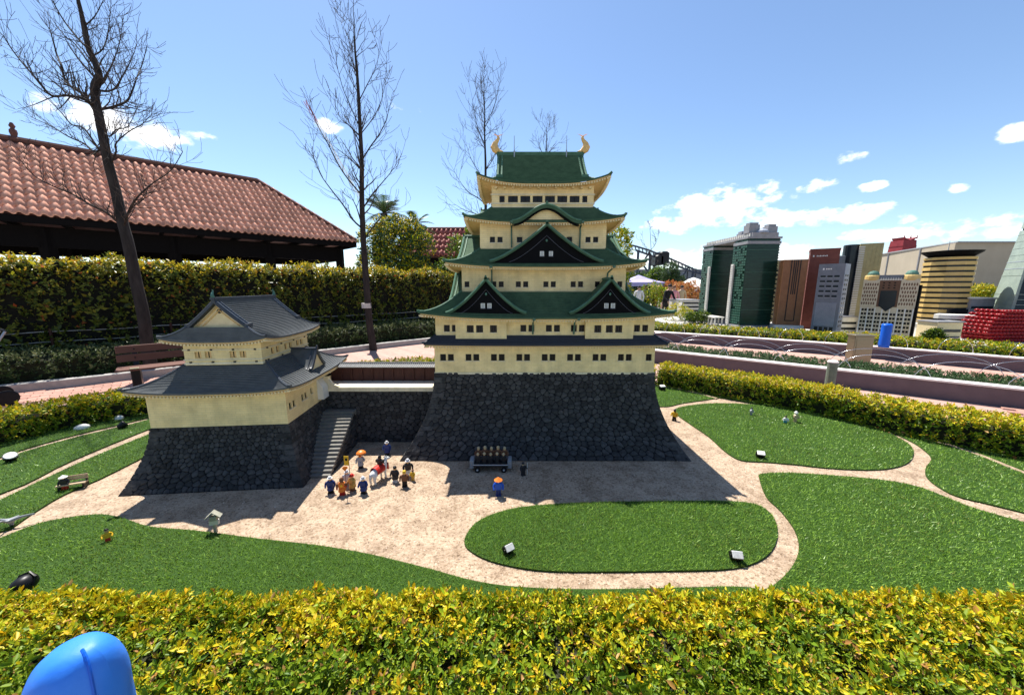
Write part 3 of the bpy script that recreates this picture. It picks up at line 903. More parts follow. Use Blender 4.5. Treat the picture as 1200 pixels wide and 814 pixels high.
def storey(root, hw, hd, z0, z1, front, matkey='cream', depth=.014, right=None, left=None, sill=True, pane_key='window_dark', band=None, mull=2):
    """four walls of one storey; each window a part of its wall"""
    mb = MB()
    wall_front(mb, -hw, hw, z0, z1, -hd, front, depth)
    for holes, ang in ((right, math.pi / 2), (None, math.pi), (left, -math.pi / 2)):
        i0 = len(mb.v)
        if ang == math.pi: wall_front(mb, -hw, hw, z0, z1, -hd, front, depth)
        else: wall_front(mb, -hd, hd, z0, z1, -hw, holes or [], depth)
        rot_xy(mb, ang, i0)
    mb.add([(-hw, -hd, z1), (hw, -hd, z1), (hw, hd, z1), (-hw, hd, z1)], [(0, 1, 2, 3)])
    wall = mb.build('wall', M[matkey], root)
    cache = {}
    def window(h, y, ang):
        w, t = round(h[1] - h[0], 4), round(h[3] - h[2], 4)
        if (w, t) not in cache:
            b = MB()
            b.box(-w / 2 + .001, w / 2 - .001, depth - .0035, depth - .0005, .001, t - .001, 0)               # pane at the back of the reveal
            for k in range(mull):
                x = -w / 2 + w * (k + 1) / (mull + 1)
                b.box(x - .0022, x + .0022, depth - .0075, depth - .0036, .001, t - .001, 1)
            if sill: b.box(-w / 2 - .006, w / 2 + .006, -.007, .004, -.008, -.0005, 2)
            cache[(w, t)] = b.mesh('window', [M[pane_key], M['gable_black'], M['cream_pale']])
        o = link_mesh('window', cache[(w, t)], wall)
        m = Matrix.Rotation(ang, 4, 'Z') @ Matrix.Translation(((h[0] + h[1]) / 2, y, h[2]))
        o.matrix_local = m
    for h in front:
        window(h, -hd, 0); 
    for h in right or []: window(h, -hw, math.pi / 2)
    for h in left or []: window(h, -hw, -math.pi / 2)
    if band:
        b = MB()
        for zz, hh, pr in band:
            for a, c in ((hw, hd), (hw, -hd)):
                pass
            b.box(-hw - pr, hw + pr, -hd - pr, -hd - .0005, zz, zz + hh); b.box(-hw - pr, hw + pr, hd + .0005, hd + pr, zz, zz + hh)
            b.box(-hw - pr, -hw - .0005, -hd, hd, zz, zz + hh); b.box(hw + .0005, hw + pr, -hd, hd, zz, zz + hh)
        b.build('moulding', M['cream_pale'], wall)
    return wall

# ------------------------------------------------------------------ roofs of thin stepped plates
def prof(v, p=1.45): return (1 - v) ** p          # 1 at the top of the slope, 0 at the eave, hollow between
def slope_rows(n):
    rows = []
    for k in range(n):
        rows.append((k / n, k / n)); rows.append(((k + 1) / n, k / n))      # (how far out, at which height)
    rows.append((1.0, 1.0))
    return rows
def roof_side(mb, wi, di, wo, do, z1, z0, lift, n=14, nu=24, th=.012, mi=0, p=1.45, lp=3.2):
    """the slope facing -y of a hipped skirt: inner edge (wi at -di, z1), outer edge (wo at -do, z0)"""
    rows = []
    for out, hv in slope_rows(n):
        hw, y = wi + (wo - wi) * out, di + (do - di) * out
        z = z0 + (z1 - z0) * prof(hv, p)
        rows.append([(hw * t, -y, z + lift * abs(t) ** lp * out ** 2.2) for t in [2 * k / nu - 1 for k in range(nu + 1)]])
    edge = [(x, y, z - th) for x, y, z in rows[-1]]
    rows.append(edge)
    mb.grid(rows, mi, flip=True)
    return edge
def skirt_roof(root, wi, di, wo, do, z1, z0, lift, mkey='roof_green', n=14, soffit=True, wall=None, name='roof', p=1.45, vkey='verge_green', rafters=True, hips=True):
    mb = MB()
    edges = []
    for ang, (a, b, c, d) in ((0, (wi, di, wo, do)), (math.pi / 2, (di, wi, do, wo)), (math.pi, (wi, di, wo, do)), (-math.pi / 2, (di, wi, do, wo))):
        i0 = len(mb.v)
        e = roof_side(mb, a, b, c, d, z1, z0, lift, n, p=p)
        rot_xy(mb, ang, i0)
        edges.append((ang, mb.v[-len(e):]))
    roof = mb.build(name, M[mkey], root)
    if soffit:
        sb = MB(); rf = MB()
        ww, wd = wall
        for ang, e in edges:
            top = []
            c, s = math.cos(-ang), math.sin(-ang)
            hw, hd = (ww, wd) if abs(math.sin(ang)) < .5 else (wd, ww)
            loc = [(x * c - y * s, x * s + y * c, z) for x, y, z in e]
            m = len(loc)
            inner = [(hw * (2 * k / (m - 1) - 1), -hd, z0 - .012 + .22 * (loc[k][2] - z0 + .012)) for k in range(m)]
            e2 = [(x * .985, y + .008, z - .001) for x, y, z in loc]
            i0 = len(sb.v)
            fas = [(x, y, z - .010) for x, y, z in e2]
            sb.grid([e2, fas, inner], flip=True)
            rot_xy(sb, ang, i0)
            if rafters:
                i1 = len(rf.v)
                k = int(2 * loc[-1][0] / .025)
                xs = [p_[0] for p_ in loc]; zs = [p_[2] for p_ in loc]; yy = loc[0][1]
                for q in range(k):
                    x = loc[0][0] + (q + .5) * (loc[-1][0] - loc[0][0]) / k
                    z = float(np.interp(x, xs, zs))
                    rf.box(x - .0062, x + .0062, yy + .002, yy + .030, z - .026, z - .0125)
                rot_xy(rf, ang, i1)
        sb.build('soffit', M['soffit'], roof)
        if rafters:
            o = rf.build('rafter_ends', M['cream_plain'], roof); o['kind'] = 'stuff'
    if hips:
        for sx in (-1, 1):
            for sy in (-1, 1):
                hb = MB()
                pts = []
                for k in range(9):
                    o_ = k / 8
                    z = z0 + (z1 - z0) * prof(o_, p) + lift * o_ ** 2.2
                    pts.append((sx * (wi + (wo - wi) * o_), sy * (di + (do - di) * o_), z + .006))
                hb.tube(pts, [.010] * 8 + [.013], 6)
                x, y, z = pts[-1]
                hb.box(x - .011, x + .011, y - .011, y + .011, z - .004, z + .014)
                hb.build('hip_ridge', M[vkey], roof)
    return roof
def gable_profile(w, h, p=1.5, n=12):
    return [(w * t, h * (1 - abs(t)) ** p) for t in [2 * k / (2 * n) - 1 for k in range(2 * n + 1)]]
def gable(root, x, y, z, w, h, length, ang=0.0, mkey='roof_green', vkey='verge_green', face='gable_black', windows=True, p=1.42, th=.016, name='gable', finial='verge_green', inset=.035, lines=True, ornament=True):
    """a triangular dormer facing -y (before turning): hollow-curved slopes, verge, face board, slit windows, ridge"""
    pf = gable_profile(w, h, p)
    T = Matrix.Translation((x, y, z)) @ Matrix.Rotation(ang, 4, 'Z')
    mb = MB()
    n = 6
    rows = []
    def row(yy, dz): return [T @ Vector((a, yy, b + dz)) for a, b in pf]
    mb.grid([row(0, th), row(length, th)], 0, flip=True)
    mb.grid([row(0, 0), row(0, th)], 0, flip=True)
    mb.grid([row(length, 0), row(0, 0)], 0, flip=True)
    g_ = mb.build(name, M[mkey], root)
    vb = MB()                                                       # verge roll, stepping with the tiles
    vpts = [T @ Vector((a, .012, b + th + .004)) for a, b in pf]
    vb.tube(vpts, .0135, 6)
    vb.build('verge', M[vkey], g_)
    vb = MB()
    pts2 = [T @ Vector((a, .05, b + th + .002)) for a, b in pf]
    vb.tube(pts2, .008, 5)
    vb.build('verge', M[vkey], g_)
    rb = MB()
    rb.tube([T @ Vector((0, -.004, h + th + .008)), T @ Vector((0, length, h + th + .008))], .013, 6)
    if finial:
        q = T @ Vector((0, -.004, h + th))
        rb.add([q + T.to_3x3() @ Vector(v) for v in ((-.018, 0, .0), (.018, 0, 0), (.018, .014, 0), (-.018, .014, 0), (-.006, 0, .036), (.006, 0, .036), (.006, .014, .036), (-.006, .014, .036))],
               [(0, 1, 5, 4), (1, 2, 6, 5), (2, 3, 7, 6), (3, 0, 4, 7), (4, 5, 6, 7)])
    rb.build('ridge', M[vkey], g_)
    fb = MB()
    low = [T @ Vector((a, inset, 0)) for a, b in pf]; hi = [T @ Vector((a, inset, b + .003)) for a, b in pf]
    fb.grid([low, hi], 0, flip=True)
    fo = fb.build('gable_board', M[face], g_)
    if lines:
        lb = MB()
        pl = gable_profile(w * .66, h * .72, p)
        lb.tube([T @ Vector((a, inset - .004, b + .012)) for a, b in pl], .0022, 4)
        lb.build('barge_line', M['line_grey'], g_)
    if windows:
        for s in (-1, 1):
            wb = MB()
            ww, wh = .0185, .043
            cx = s * (.030 + .012 * (w > .5))
            zc = h * .20
            def bx(x0, x1, y0, y1, z0_, z1_, mi):
                i0 = len(wb.v)
                wb.box(x0, x1, y0, y1, z0_, z1_, mi)
                wb.v[i0:] = [tuple(T @ Vector(v)) for v in wb.v[i0:]]
            bx(cx - ww, cx + ww, inset - .006, inset - .001, zc, zc + wh, 0)
            for k in (-1, 0, 1):
                bx(cx + k * ww * .5 - .0018, cx + k * ww * .5 + .0018, inset - .0072, inset - .0061, zc + .003, zc + wh - .003, 1)
            bx(cx - ww - .003, cx + ww + .003, inset - .010, inset - .0002, zc - .007, zc - .0005, 1)
            wb.build('window', [M['white_plastic'], M['line_grey']], g_)
    if ornament:
        ob = MB()
        ob.ball(T @ Vector((0, inset - .004, h * .62)), .010, .005, .013, 6, 4)
        ob.build('gegyo_pendant', M['patina' if face == 'gable_black' else 'black'], g_)
    return g_
def irimoya(root, gx, wo, do, z_ridge, z0, vj, lift, mkey, vkey, face, n=20, wall=None, p=1.4, side_p=None, ridge_r=.02, face_windows=False, name='roof', tint=None, rafters=True):
    """hip-and-gable roof, ridge along x: slopes front and back, gables left and right above short hips"""
    Hh = z_ridge - z0
    nu = 24
    mb = MB()
    def hwid(o): return gx if o <= vj else gx + (wo - gx) * ((o - vj) / (1 - vj))
    edges = []
    for ang in (0, math.pi):
        rows = []
        for out, hv in slope_rows(n):
            z = z0 + Hh * prof(hv, p)
            ef = max(0, (out - vj) / (1 - vj))
            rows.append([(hwid(out) * t, -do * out, z + lift * abs(t) ** 3.2 * ef ** 2) for t in [2 * k / nu - 1 for k in range(nu + 1)]])
        rows.append([(x, y, z - .012) for x, y, z in rows[-1]])
        i0 = len(mb.v); mb.grid(rows, 0, flip=True); rot_xy(mb, ang, i0)
        edges.append((ang, mb.v[-(nu + 1):], False))
    for ang in (math.pi / 2, -math.pi / 2):
        rows = []
        for out, hv in [r_ for r_ in slope_rows(n) if r_[0] >= vj - .001]:
            z = z0 + Hh * prof(max(hv, vj), p)
            ef = max(0, (out - vj) / (1 - vj))
            rows.append([(do * out * t, -hwid(out), z + lift * abs(t) ** 3.2 * ef ** 2) for t in [2 * k / nu - 1 for k in range(nu + 1)]])
        rows.append([(x, y, z - .012) for x, y, z in rows[-1]])
        i0 = len(mb.v); mb.grid(rows, 0, flip=True); rot_xy(mb, ang, i0)
        edges.append((ang, mb.v[-(nu + 1):], True))
    roof = mb.build(name, M[mkey], root)
    # gable boards, verges, ridge
    vb = MB(); rb = MB()
    for s in (-1, 1):
        fb = MB()
        pts = [(t * vj, z0 + Hh * prof(abs(t) * vj, p)) for t in [k / 10 - 1 for k in range(21)]]
        zb = pts[0][1]
        lo = [(s * (gx - .055), a * do, zb - .01) for a, b in pts]; hi = [(s * (gx - .055), a * do, b - .004) for a, b in pts]
        fb.grid([lo, hi], 0, flip=(s < 0))
        fo = fb.build('gable_board', M[face], roof)
        if face_windows:
            ob = MB()
            zz = zb + (z_ridge - zb) * .62
            ob.tube([(s * (gx - .055), 0, zz), (s * (gx - .051), 0, zz)], .018, 12)
            ob.build('round_vent', M['black'], roof)
            for k in (.80, .62):
                q = [(s * (gx - .052), a * do * k, zb + (b - zb) * k + .008) for a, b in pts]
                tb = MB(); tb.tube(q, .0055, 5); tb.build('bargeboard', M['soffit'], roof)
        under = MB()
        under.grid([[(s * (gx - .055), a * do, b - .006) for a, b in pts], [(s * gx, a * do, b - .006) for a, b in pts]], 0, flip=(s > 0))
        under.grid([[(s * (gx + .001), a * do, b - .012) for a, b in pts], [(s * (gx + .001), a * do, b + .002) for a, b in pts]], 0, flip=(s < 0))
        under.build('verge_underside', M[vkey], roof)
        for dx, rr in ((.012, .014), (.052, .012)):
            vb = MB(); vb.tube([(s * (gx - dx), a * do, b + .008) for a, b in pts], rr, 6); vb.build('verge', M[vkey], roof)
        for a, b in (pts[0], pts[-1]):
            vb = MB(); vb.box(s * (gx - .032) - .034, s * (gx - .032) + .034, a * do - .012, a * do + .012, b - .004, b + .028); vb.build('verge_end', M[vkey], roof)
        for sy in (-1, 1):                                            # hips
            hp = []
            for k in range(7):
                o_ = vj + (1 - vj) * k / 6
                hp.append((s * hwid(o_), sy * do * o_, z0 + Hh * prof(o_, p) + lift * (k / 6) ** 2 + .006))
            vb = MB(); vb.tube(hp, [.010] * 6 + [.014], 6); vb.build('hip_ridge', M[vkey], roof)
    for k, (w2, z2) in enumerate(((ridge_r, .0), (ridge_r * .8, .016), (ridge_r, .028))):
        rb.box(-gx - .004 * (k + 1), gx + .004 * (k + 1), -w2, w2, z_ridge + z2 - .010, z_ridge + z2 + (.006 if k else .0059))
    rb.build('ridge', M[vkey], roof)
    if wall:
        sb = MB(); rf = MB()
        for ang, e, side in edges:
            c, s = math.cos(-ang), math.sin(-ang)
            loc = [(x * c - y * s, x * s + y * c, z) for x, y, z in e]
            m = len(loc); hw, hd = (wall[1], wall[0]) if side else wall
            inner = [(hw * (2 * k / (m - 1) - 1), -hd, z0 - .014 + .2 * (loc[k][2] - z0 + .012)) for k in range(m)]
            e2 = [(x * .985, y + .008, z - .001) for x, y, z in loc]
            i0 = len(sb.v)
            sb.grid([e2, [(x, y, z - .010) for x, y, z in e2], inner], flip=True); rot_xy(sb, ang, i0)
            if rafters:
                i1 = len(rf.v)
                k = int(2 * loc[-1][0] / .025); xs = [q[0] for q in loc]; zs = [q[2] for q in loc]
                for q in range(k):
                    x = loc[0][0] + (q + .5) * (loc[-1][0] - loc[0][0]) / k
                    z = float(np.interp(x, xs, zs))
                    rf.box(x - .0062, x + .0062, loc[0][1] + .002, loc[0][1] + .030, z - .026, z - .0125)
                rot_xy(rf, ang, i1)
        sb.build('soffit', M['soffit'], roof)
        if rafters:
            o = rf.build('rafter_ends', M['cream_plain'], roof); o['kind'] = 'stuff'
    return roof
def fish_mesh(mk, h):
    """a roof-ridge dolphin: head down on the ridge, belly out, forked tail up"""
    b = MB()
    sp = [(0, .0, .0, .10), (.10, 0, .12, .13), (.17, 0, .30, .12), (.13, 0, .50, .085), (.03, 0, .66, .060), (-.02, 0, .80, .045), (.02, 0, .90, .03)]
    b.tube([(x * h, y * h, z * h) for x, y, z, r_ in sp], [r_ * 1.4 * h for *_, r_ in sp], 8)
    b.ball((-.06 * h, 0, .03 * h), .17 * h, .10 * h, .09 * h, 8, 5)
    for s, l in ((-1, .26), (1, .22)):
        for y in (-.02, .02):
            b.add([(.0, y * h, .84 * h), (.05 * h * s, y * h, .90 * h), (s * l * h, y * h, 1.03 * h), (s * (l - .1) * h, y * h, .98 * h), (s * .04 * h, y * h, .93 * h)], [(0, 1, 2, 3, 4), (4, 3, 2, 1, 0)])
    b.add([(.2 * h, 0, .2 * h), (.31 * h, -.0, .33 * h), (.25 * h, .015 * h, .34 * h), (.2 * h, .0, .45 * h), (.17 * h, .02 * h, .3 * h)], [(0, 1, 2), (2, 1, 3), (0, 2, 4), (4, 2, 3)])
    return b.mesh('ridge_fish', mk, smooth=False)
# ------------------------------------------------------------------ the great keep
KX, KY = .310, 4.24
keep = thing('castle_keep', 'five-storey model castle keep with green roofs and cream walls on a tall dark stone base', 'model castle', (KX, KY, 0))
KD = .90                                                    # half depth of the ground storey
battered_base(keep, 1.045, KD, .787, .30, .24, (.064, .040), singles={'front': 300})
def pairs(cs, w, gap, z, h):
    out = []
    for c in cs:
        out += [(c - gap / 2 - w, c - gap / 2, z, z + h), (c + gap / 2, c + gap / 2 + w, z, z + h)]
    return out
wz = .905
w1 = pairs([-.928 + .2415 * k for k in range(8)], .056, .018, .900, .064) + [(.962, 1.018, .900, .964)]
storey(keep, 1.045, KD, .787, 1.075, w1)
mb = MB(); mb.box(-1.052, 1.052, -KD - .006, KD + .006, .768, .7865); mb.build('base_course', M['cream_pale'], keep)
skirt_roof(keep, 1.030, KD - .012, 1.125, KD + .085, 1.142, 1.066, .010, 'roof_navy', n=6, wall=(1.045, KD), vkey='roof_navy', p=1.1, rafters=True)
w2 = pairs([-.885], .056, .020, 1.176, .064) + pairs([-.165, .075, .31], .056, .020, 1.176, .064) + pairs([.905], .056, .020, 1.176, .064)
storey(keep, 1.030, KD - .013, 1.10, 1.325, w2)
for x0, x1, ws in ((-.835, -.360, pairs([-.655], .065, .022, 1.174, .067) + [(-.515, -.45, 1.174, 1.241)]), (.372, .818, [(.455, .52, 1.174, 1.241)] + pairs([.638], .065, .022, 1.174, .067))):
    b = MB()
    wall_front(b, x0, x1, 1.092, 1.318, -KD - .030, ws, .014)
    for xx, s in ((x0, -1), (x1, 1)):
        b.add([(xx, -KD - .030, 1.092), (xx, -KD + .02, 1.092), (xx, -KD + .02, 1.318), (xx, -KD - .030, 1.318)], [(0, 3, 2, 1) if s > 0 else (0, 1, 2, 3)])
    b.add([(x0, -KD - .03, 1.092), (x1, -KD - .03, 1.092), (x1, -KD + .02, 1.092), (x0, -KD + .02, 1.092)], [(3, 2, 1, 0)])
    b.box(x0 - .004, x1 + .004, -KD - .036, -KD - .0305, 1.090, 1.104)
    bay = b.build('bay', M['cream'], keep)
    for h in ws:
        q = MB(); w, t = h[1] - h[0], h[3] - h[2]
        q.box(h[0] + .001, h[1] - .001, -KD - .0195, -KD - .0165, h[2] + .001, h[3] - .001, 0)
        for k in (1, 2): q.box(h[0] + w * k / 3 - .0022, h[0] + w * k / 3 + .0022, -KD - .0235, -KD - .0196, h[2] + .001, h[3] - .001, 1)
        q.box(h[0] - .006, h[1] + .006, -KD - .037, -KD - .026, h[2] - .008, h[2] - .0005, 2)
        q.build('window', [M['window_dark'], M['gable_black'], M['cream_pale']], bay)
# roof over the second storey, with paired gables in front and a broad gable on each side
r1 = skirt_roof(keep, .80, .70, 1.150, KD + .125, 1.545, 1.318, .052, n=16, wall=(1.03, KD - .013))
for gx_ in (-.545, .578):
    gable(keep, gx_, -KD - .095, 1.342, .365, .300, .42)
for s in (-1, 1):
    gable(keep, s * .965, 0, 1.40, .62, .345, .30, ang=s * math.pi / 2, windows=False, inset=.05)
# third storey
w3 = pairs([-.460, -.205, .065, .335, .560], .052, .022, 1.588, .056)
w3 = [(-.775, -.727, 1.588, 1.644)] + pairs([-.452, -.212, .058, .325, .562], .050, .022, 1.588, .056) + [(.720, .768, 1.588, 1.644)]
storey(keep, .80, .68, 1.534, 1.79, w3)
skirt_roof(keep, .63, .53, .945, .825, 1.965, 1.786, .045, n=16, wall=(.80, .68))
gable(keep, .015, -.79, 1.812, .535, .335, .50, p=1.36)
for s in (-1, 1):
    gable(keep, s * .865, 0, 1.835, .60, .300, .30, ang=s * math.pi / 2, windows=False, inset=.05)
# fourth storey
w4 = pairs([-.468], .052, .024, 2.028, .055) + [(-.262, -.205, 2.028, 2.083)] + [(.235, .292, 2.028, 2.083)] + pairs([.488], .052, .024, 2.028, .055)
storey(keep, .63, .53, 1.955, 2.225, w4)
r3 = skirt_roof(keep, .515, .42, .775, .66, 2.380, 2.212, .055, n=14, wall=(.63, .53))
for s in (-1, 1):
    gable(keep, s * .66, 0, 2.27, .34, .145, .22, ang=s * math.pi / 2, windows=False, inset=.03, lines=False, ornament=False)
# undulating gable over the middle of the fourth storey's eave
def bell(t): return .5 * (1 + math.cos(math.pi * min(1, abs(t)))) ** 1.0
b = MB(); kp = [2 * k / 28 - 1 for k in range(29)]
kw, kh, ky = .33, .145, -.676
top_f = [(.02 + kw * t, ky, 2.212 + kh * bell(t)) for t in kp]
b.grid([[(x, y, z - .030) for x, y, z in top_f], top_f, [(x, ky + .36, z + .01) for x, y, z in top_f]], 0, flip=True)
b.grid([[(x, ky + .14, z - .031) for x, y, z in top_f], [(x, y, z - .030) for x, y, z in top_f]], 0, flip=True)
kara = b.build('undulating_gable', M['roof_green'], keep, smooth=False)
b = MB(); b.tube([(x, ky + .004, z + .004) for x, y, z in top_f], .010, 6)
b.tube([(.02, ky - .004, 2.212 + kh + .008), (.02, ky + .26, 2.212 + kh + .022)], .015, 6)
b.add([(.0, ky, 2.352), (.04, ky, 2.352), (.026, ky, 2.392), (.014, ky, 2.392), (.0, ky + .02, 2.352), (.04, ky + .02, 2.352), (.026, ky + .02, 2.392), (.014, ky + .02, 2.392)], [(0, 1, 2, 3), (5, 4, 7, 6), (1, 5, 6, 2), (4, 0, 3, 7), (3, 2, 6, 7)])
b.build('verge', M['verge_green'], kara)
b = MB(); b.tube([(x * .94, ky + .018, z - .036) for x, y, z in top_f], .010, 6); b.build('bargeboard', M['gable_black'], kara)
b = MB(); b.grid([[(x * .94 + .0, ky + .055, 2.196) for x, y, z in top_f], [(x * .94, ky + .055, z - .03) for x, y, z in top_f]], 0, flip=True); b.build('gable_board', M['cream'], kara)
# top storey: a band of broad windows between posts
xs5 = [-.515, -.432]
w5 = [(-.438, -.384, 2.432, 2.494)] + [(-.350 + .1245 * k, -.250 + .1245 * k, 2.432, 2.494) for k in range(6)] + [(.400, .452, 2.432, 2.494)]
storey(keep, .515, .42, 2.365, 2.60, w5, 'cream', sill=False, band=[(2.500, .012, .010), (2.414, .012, .010), (2.372, .016, .006)], mull=1,
       left=[(-.3 + .15 * k, -.2 + .15 * k, 2.432, 2.494) for k in range(5)], right=[(-.3 + .15 * k, -.2 + .15 * k, 2.432, 2.494) for k in range(5)])
b = MB()
for k in range(12):
    x = -.47 + .94 * k / 11
    b.box(x - .012, x + .012, -.462, -.4205, 2.556, 2.578)
b.build('eave_brackets', M['cream_plain'], keep)['kind'] = 'stuff'
irimoya(keep, .470, .655, .545, 3.010, 2.592, .62, .085, 'roof_green', 'verge_green', 'gable_black', wall=(.515, .42), n=22, p=1.5)
fm = fish_mesh(M['gold'], .172)
for s in (-1, 1):
    o = link_mesh('ridge_fish', fm, keep, (s * .462, 0, 3.045)); o.scale = (s * 1.45, 1.3, 1.06)
for x in (-.285, .285):
    b = MB(); b.tube([(x, -.02, 2.98), (x, -.02, 3.06)], .008, 6); b.tube([(x, -.02, 3.05), (x, -.02, 3.205)], [.0045, .003], 5); b.build('lightning_rod', M['alu'], keep)
# copper rain pipes down the fronts
for x, pts in ((0, [(-.315, -.675, 2.20), (-.315, -.552, 2.17), (-.315, -.550, 1.975)]), (0, [(.365, -.675, 2.20), (.365, -.552, 2.17), (.365, -.550, 1.975)]),
               (0, [(-.505, -.83, 1.775), (-.505, -.708, 1.745), (-.505, -.700, 1.56)]), (0, [(.640, -.83, 1.775), (.615, -.708, 1.725), (.605, -.700, 1.56)]),
               (0, [(-.112, -1.03, 1.305), (-.115, -.925, 1.275), (-.115, -.905, 1.155)]), (0, [(.290, -1.03, 1.305), (.272, -.925, 1.275), (.268, -.905, 1.155)])):
    b = MB(); b.tube(pts, .0085, 6); b.lathe([(.013, -.01), (.016, .012)], 8, pts[0]); b.build('rain_pipe', M['copper_pipe'], keep)

# ------------------------------------------------------------------ the corner turret
TA = R(5.2)
tur = thing('castle_turret', 'two-storey cream castle turret with grey tiled roofs on a battered stone base', 'model castle', (-2.425, 3.315, 0), TA)
TH = .475
battered_base(tur, .525, .545, TH, .150, .175, (.046, .034), name='turret_base', singles={'front': 180, 'right': 120}, power=1.7)
wr_ = [(-.505, -.465, .585, .64), (-.445, -.405, .585, .64), (-.29, -.25, .59, .645), (-.23, -.19, .59, .645), (-.115, -.08, .60, .655)]
storey(tur, .525, .545, TH, .775, [], right=wr_)
b = MB(); b.prism([(.5255, .02), (.580, .02), (.580, .21), (.5255, .21)], .50, .615); 
b.add([(.580, .02, .6155), (.580, .21, .6155), (.526, .21, .70), (.526, .02, .70)], [(0, 1, 2, 3)]); b.add([(.580, .02, .6155), (.526, .02, .70), (.526, .02, .6155)], [(0, 1, 2)]); b.add([(.580, .21, .6155), (.526, .21, .6155), (.526, .21, .70)], [(0, 1, 2)])
b.build('stone_drop_bay', M['white_plastic'], tur)
skirt_roof(tur, .30, .36, .612, .632, .972, .778, .035, 'roof_slate', n=19, wall=(.525, .545), vkey='verge_slate')
gable(tur, .545, .06, .812, .155, .17, .28, ang=math.pi / 2, mkey='roof_slate', vkey='verge_slate', face='cream_plain', windows=False, inset=.02, lines=False, ornament=False, finial='verge_slate')
uf = pairs([-.155, .115], .050, .028, 1.015, .052)
ur = pairs([-.20, .02, .24], .05, .03, 1.015, .052)
storey(tur, .300, .405, .955, 1.175, uf, right=ur, left=ur, sill=False, pane_key='soffit', band=[(1.078, .010, .006), (.996, .010, .006), (.962, .014, .005)], mull=1)
b = MB()
for zz in (1.083, .980):
    for k in range(4):
        x = -.255 + .17 * k
        b.box(x - .009, x + .009, -.4125, -.4065, zz - .006, zz + .006)
        b.box(.3065, .3125, x * 1.3 - .009, x * 1.3 + .009, zz - .006, zz + .006)
b.build('nail_covers', M['black'], tur)
sub = bpy.data.objects.new('roof_frame', None)
ir = irimoya(tur, .435, .500, .405, 1.475, 1.165, .56, .035, 'roof_slate', 'verge_slate', 'cream_plain', n=26, wall=(.405, .300), p=1.32, face_windows=True, ridge_r=.015)
ir.rotation_euler = (0, 0, math.pi / 2)
bpy.data.objects.remove(sub)
fm2 = fish_mesh(M['patina'], .075)
for s in (-1, 1):
    o = link_mesh('ridge_fish', fm2, tur, (0, s * .425, 1.500), (0, 0, math.pi / 2)); o.scale = (s, 1, 1)

# ------------------------------------------------------------------ the walled causeway between them
cw = thing('stone_causeway', 'dark stone causeway with a paved top and tiled parapet joining turret and keep', 'model wall', (-1.35, 3.5, 0))
CZ = .580
b = MB(); b.box(-.62, .75, .012, .42, 0, CZ - .03); body = b.build('stone_wall', M['mortar'], cw)
st = MB()
def pt(u, v): return Vector((-.60 + u, .012, v))
stone_face(body, 1.30, CZ - .03, face_map(pt), .062, .042, 77, 130, st, None, rise=.008)
st.build('stone_facing', M['stone'], body)['kind'] = 'stuff'
b = MB(); b.box(-.62, .74, -.004, .44, CZ - .03, CZ + .012); b.build('edge_course', M['cream_pale'], cw)
b = MB(); b.box(-.60, .73, .020, .242, CZ + .012, CZ + .016); b.build('floor', M['floor_pale'], cw)
b = MB(); b.box(-.62, .74, .25, .30, CZ + .012, CZ + .170); b.build('parapet', M['cream_pale'], cw)
pb = MB(); pb.box(0, .105, .240, .2495, CZ + .018, CZ + .162); pm = pb.mesh('board', M['rust_brown'])
for k in range(12): link_mesh('board', pm, cw, (-.59 + .11 * k, 0, 0))
b = MB()
for k in range(13): b.box(-.594 + .11 * k, -.578 + .11 * k, .226, .239, CZ + .018, CZ + .165)
b.build('parapet_posts', M['rust_brown'], cw)
b = MB()
b.add([(-.62, .20, CZ + .172), (.74, .20, CZ + .172), (.74, .275, CZ + .200), (-.62, .275, CZ + .200), (-.62, .35, CZ + .172), (.74, .35, CZ + .172)], [(0, 1, 2, 3), (3, 2, 5, 4), (0, 4, 5, 1)])
cp = b.build('coping', M['coping'], cw)
b = MB()
for k in range(62):
    x = -.615 + .0219 * k
    b.tube([(x, .198, CZ + .174), (x, .272, CZ + .202)], .0058, 5)
b.tube([(-.62, .275, CZ + .206), (.74, .275, CZ + .206)], .011, 6)
b.build('coping_tiles', M['coping'], cp)['kind'] = 'stuff'
for x, s in ((-.50, 1), (.645, -1)):                          # stepped cheek walls closing the front at both ends
    b = MB()
    prof_ = [(0, 0), (.15, 0), (.145, .012), (.095, .030), (.075, .055), (.055, .085), (.052, .118), (0, .118)]
    vs = [(x + s * (u - .05), yy, CZ + .012 + z) for yy in (-.002, .030) for u, z in prof_]
    n_ = len(prof_)
    fs = [tuple(range(n_)) if s > 0 else tuple(range(n_ - 1, -1, -1)), tuple(range(2 * n_ - 1, n_ - 1, -1)) if s > 0 else tuple(range(n_, 2 * n_))] + [(k, k + n_, (k + 1) % n_ + n_, (k + 1) % n_)[::s] for k in range(n_)]
    b.add(vs, fs); b.build('cheek_wall', M['cream_pale'], cw)
    b = MB(); b.box(x - s * .05 - .012 if s > 0 else x - .015, x + .015 if s > 0 else x + .062, -.015, .045, CZ + .1305, CZ + .150); b.build('cheek_cap', M['gable_black'] if s > 0 else M['coping'], cw)

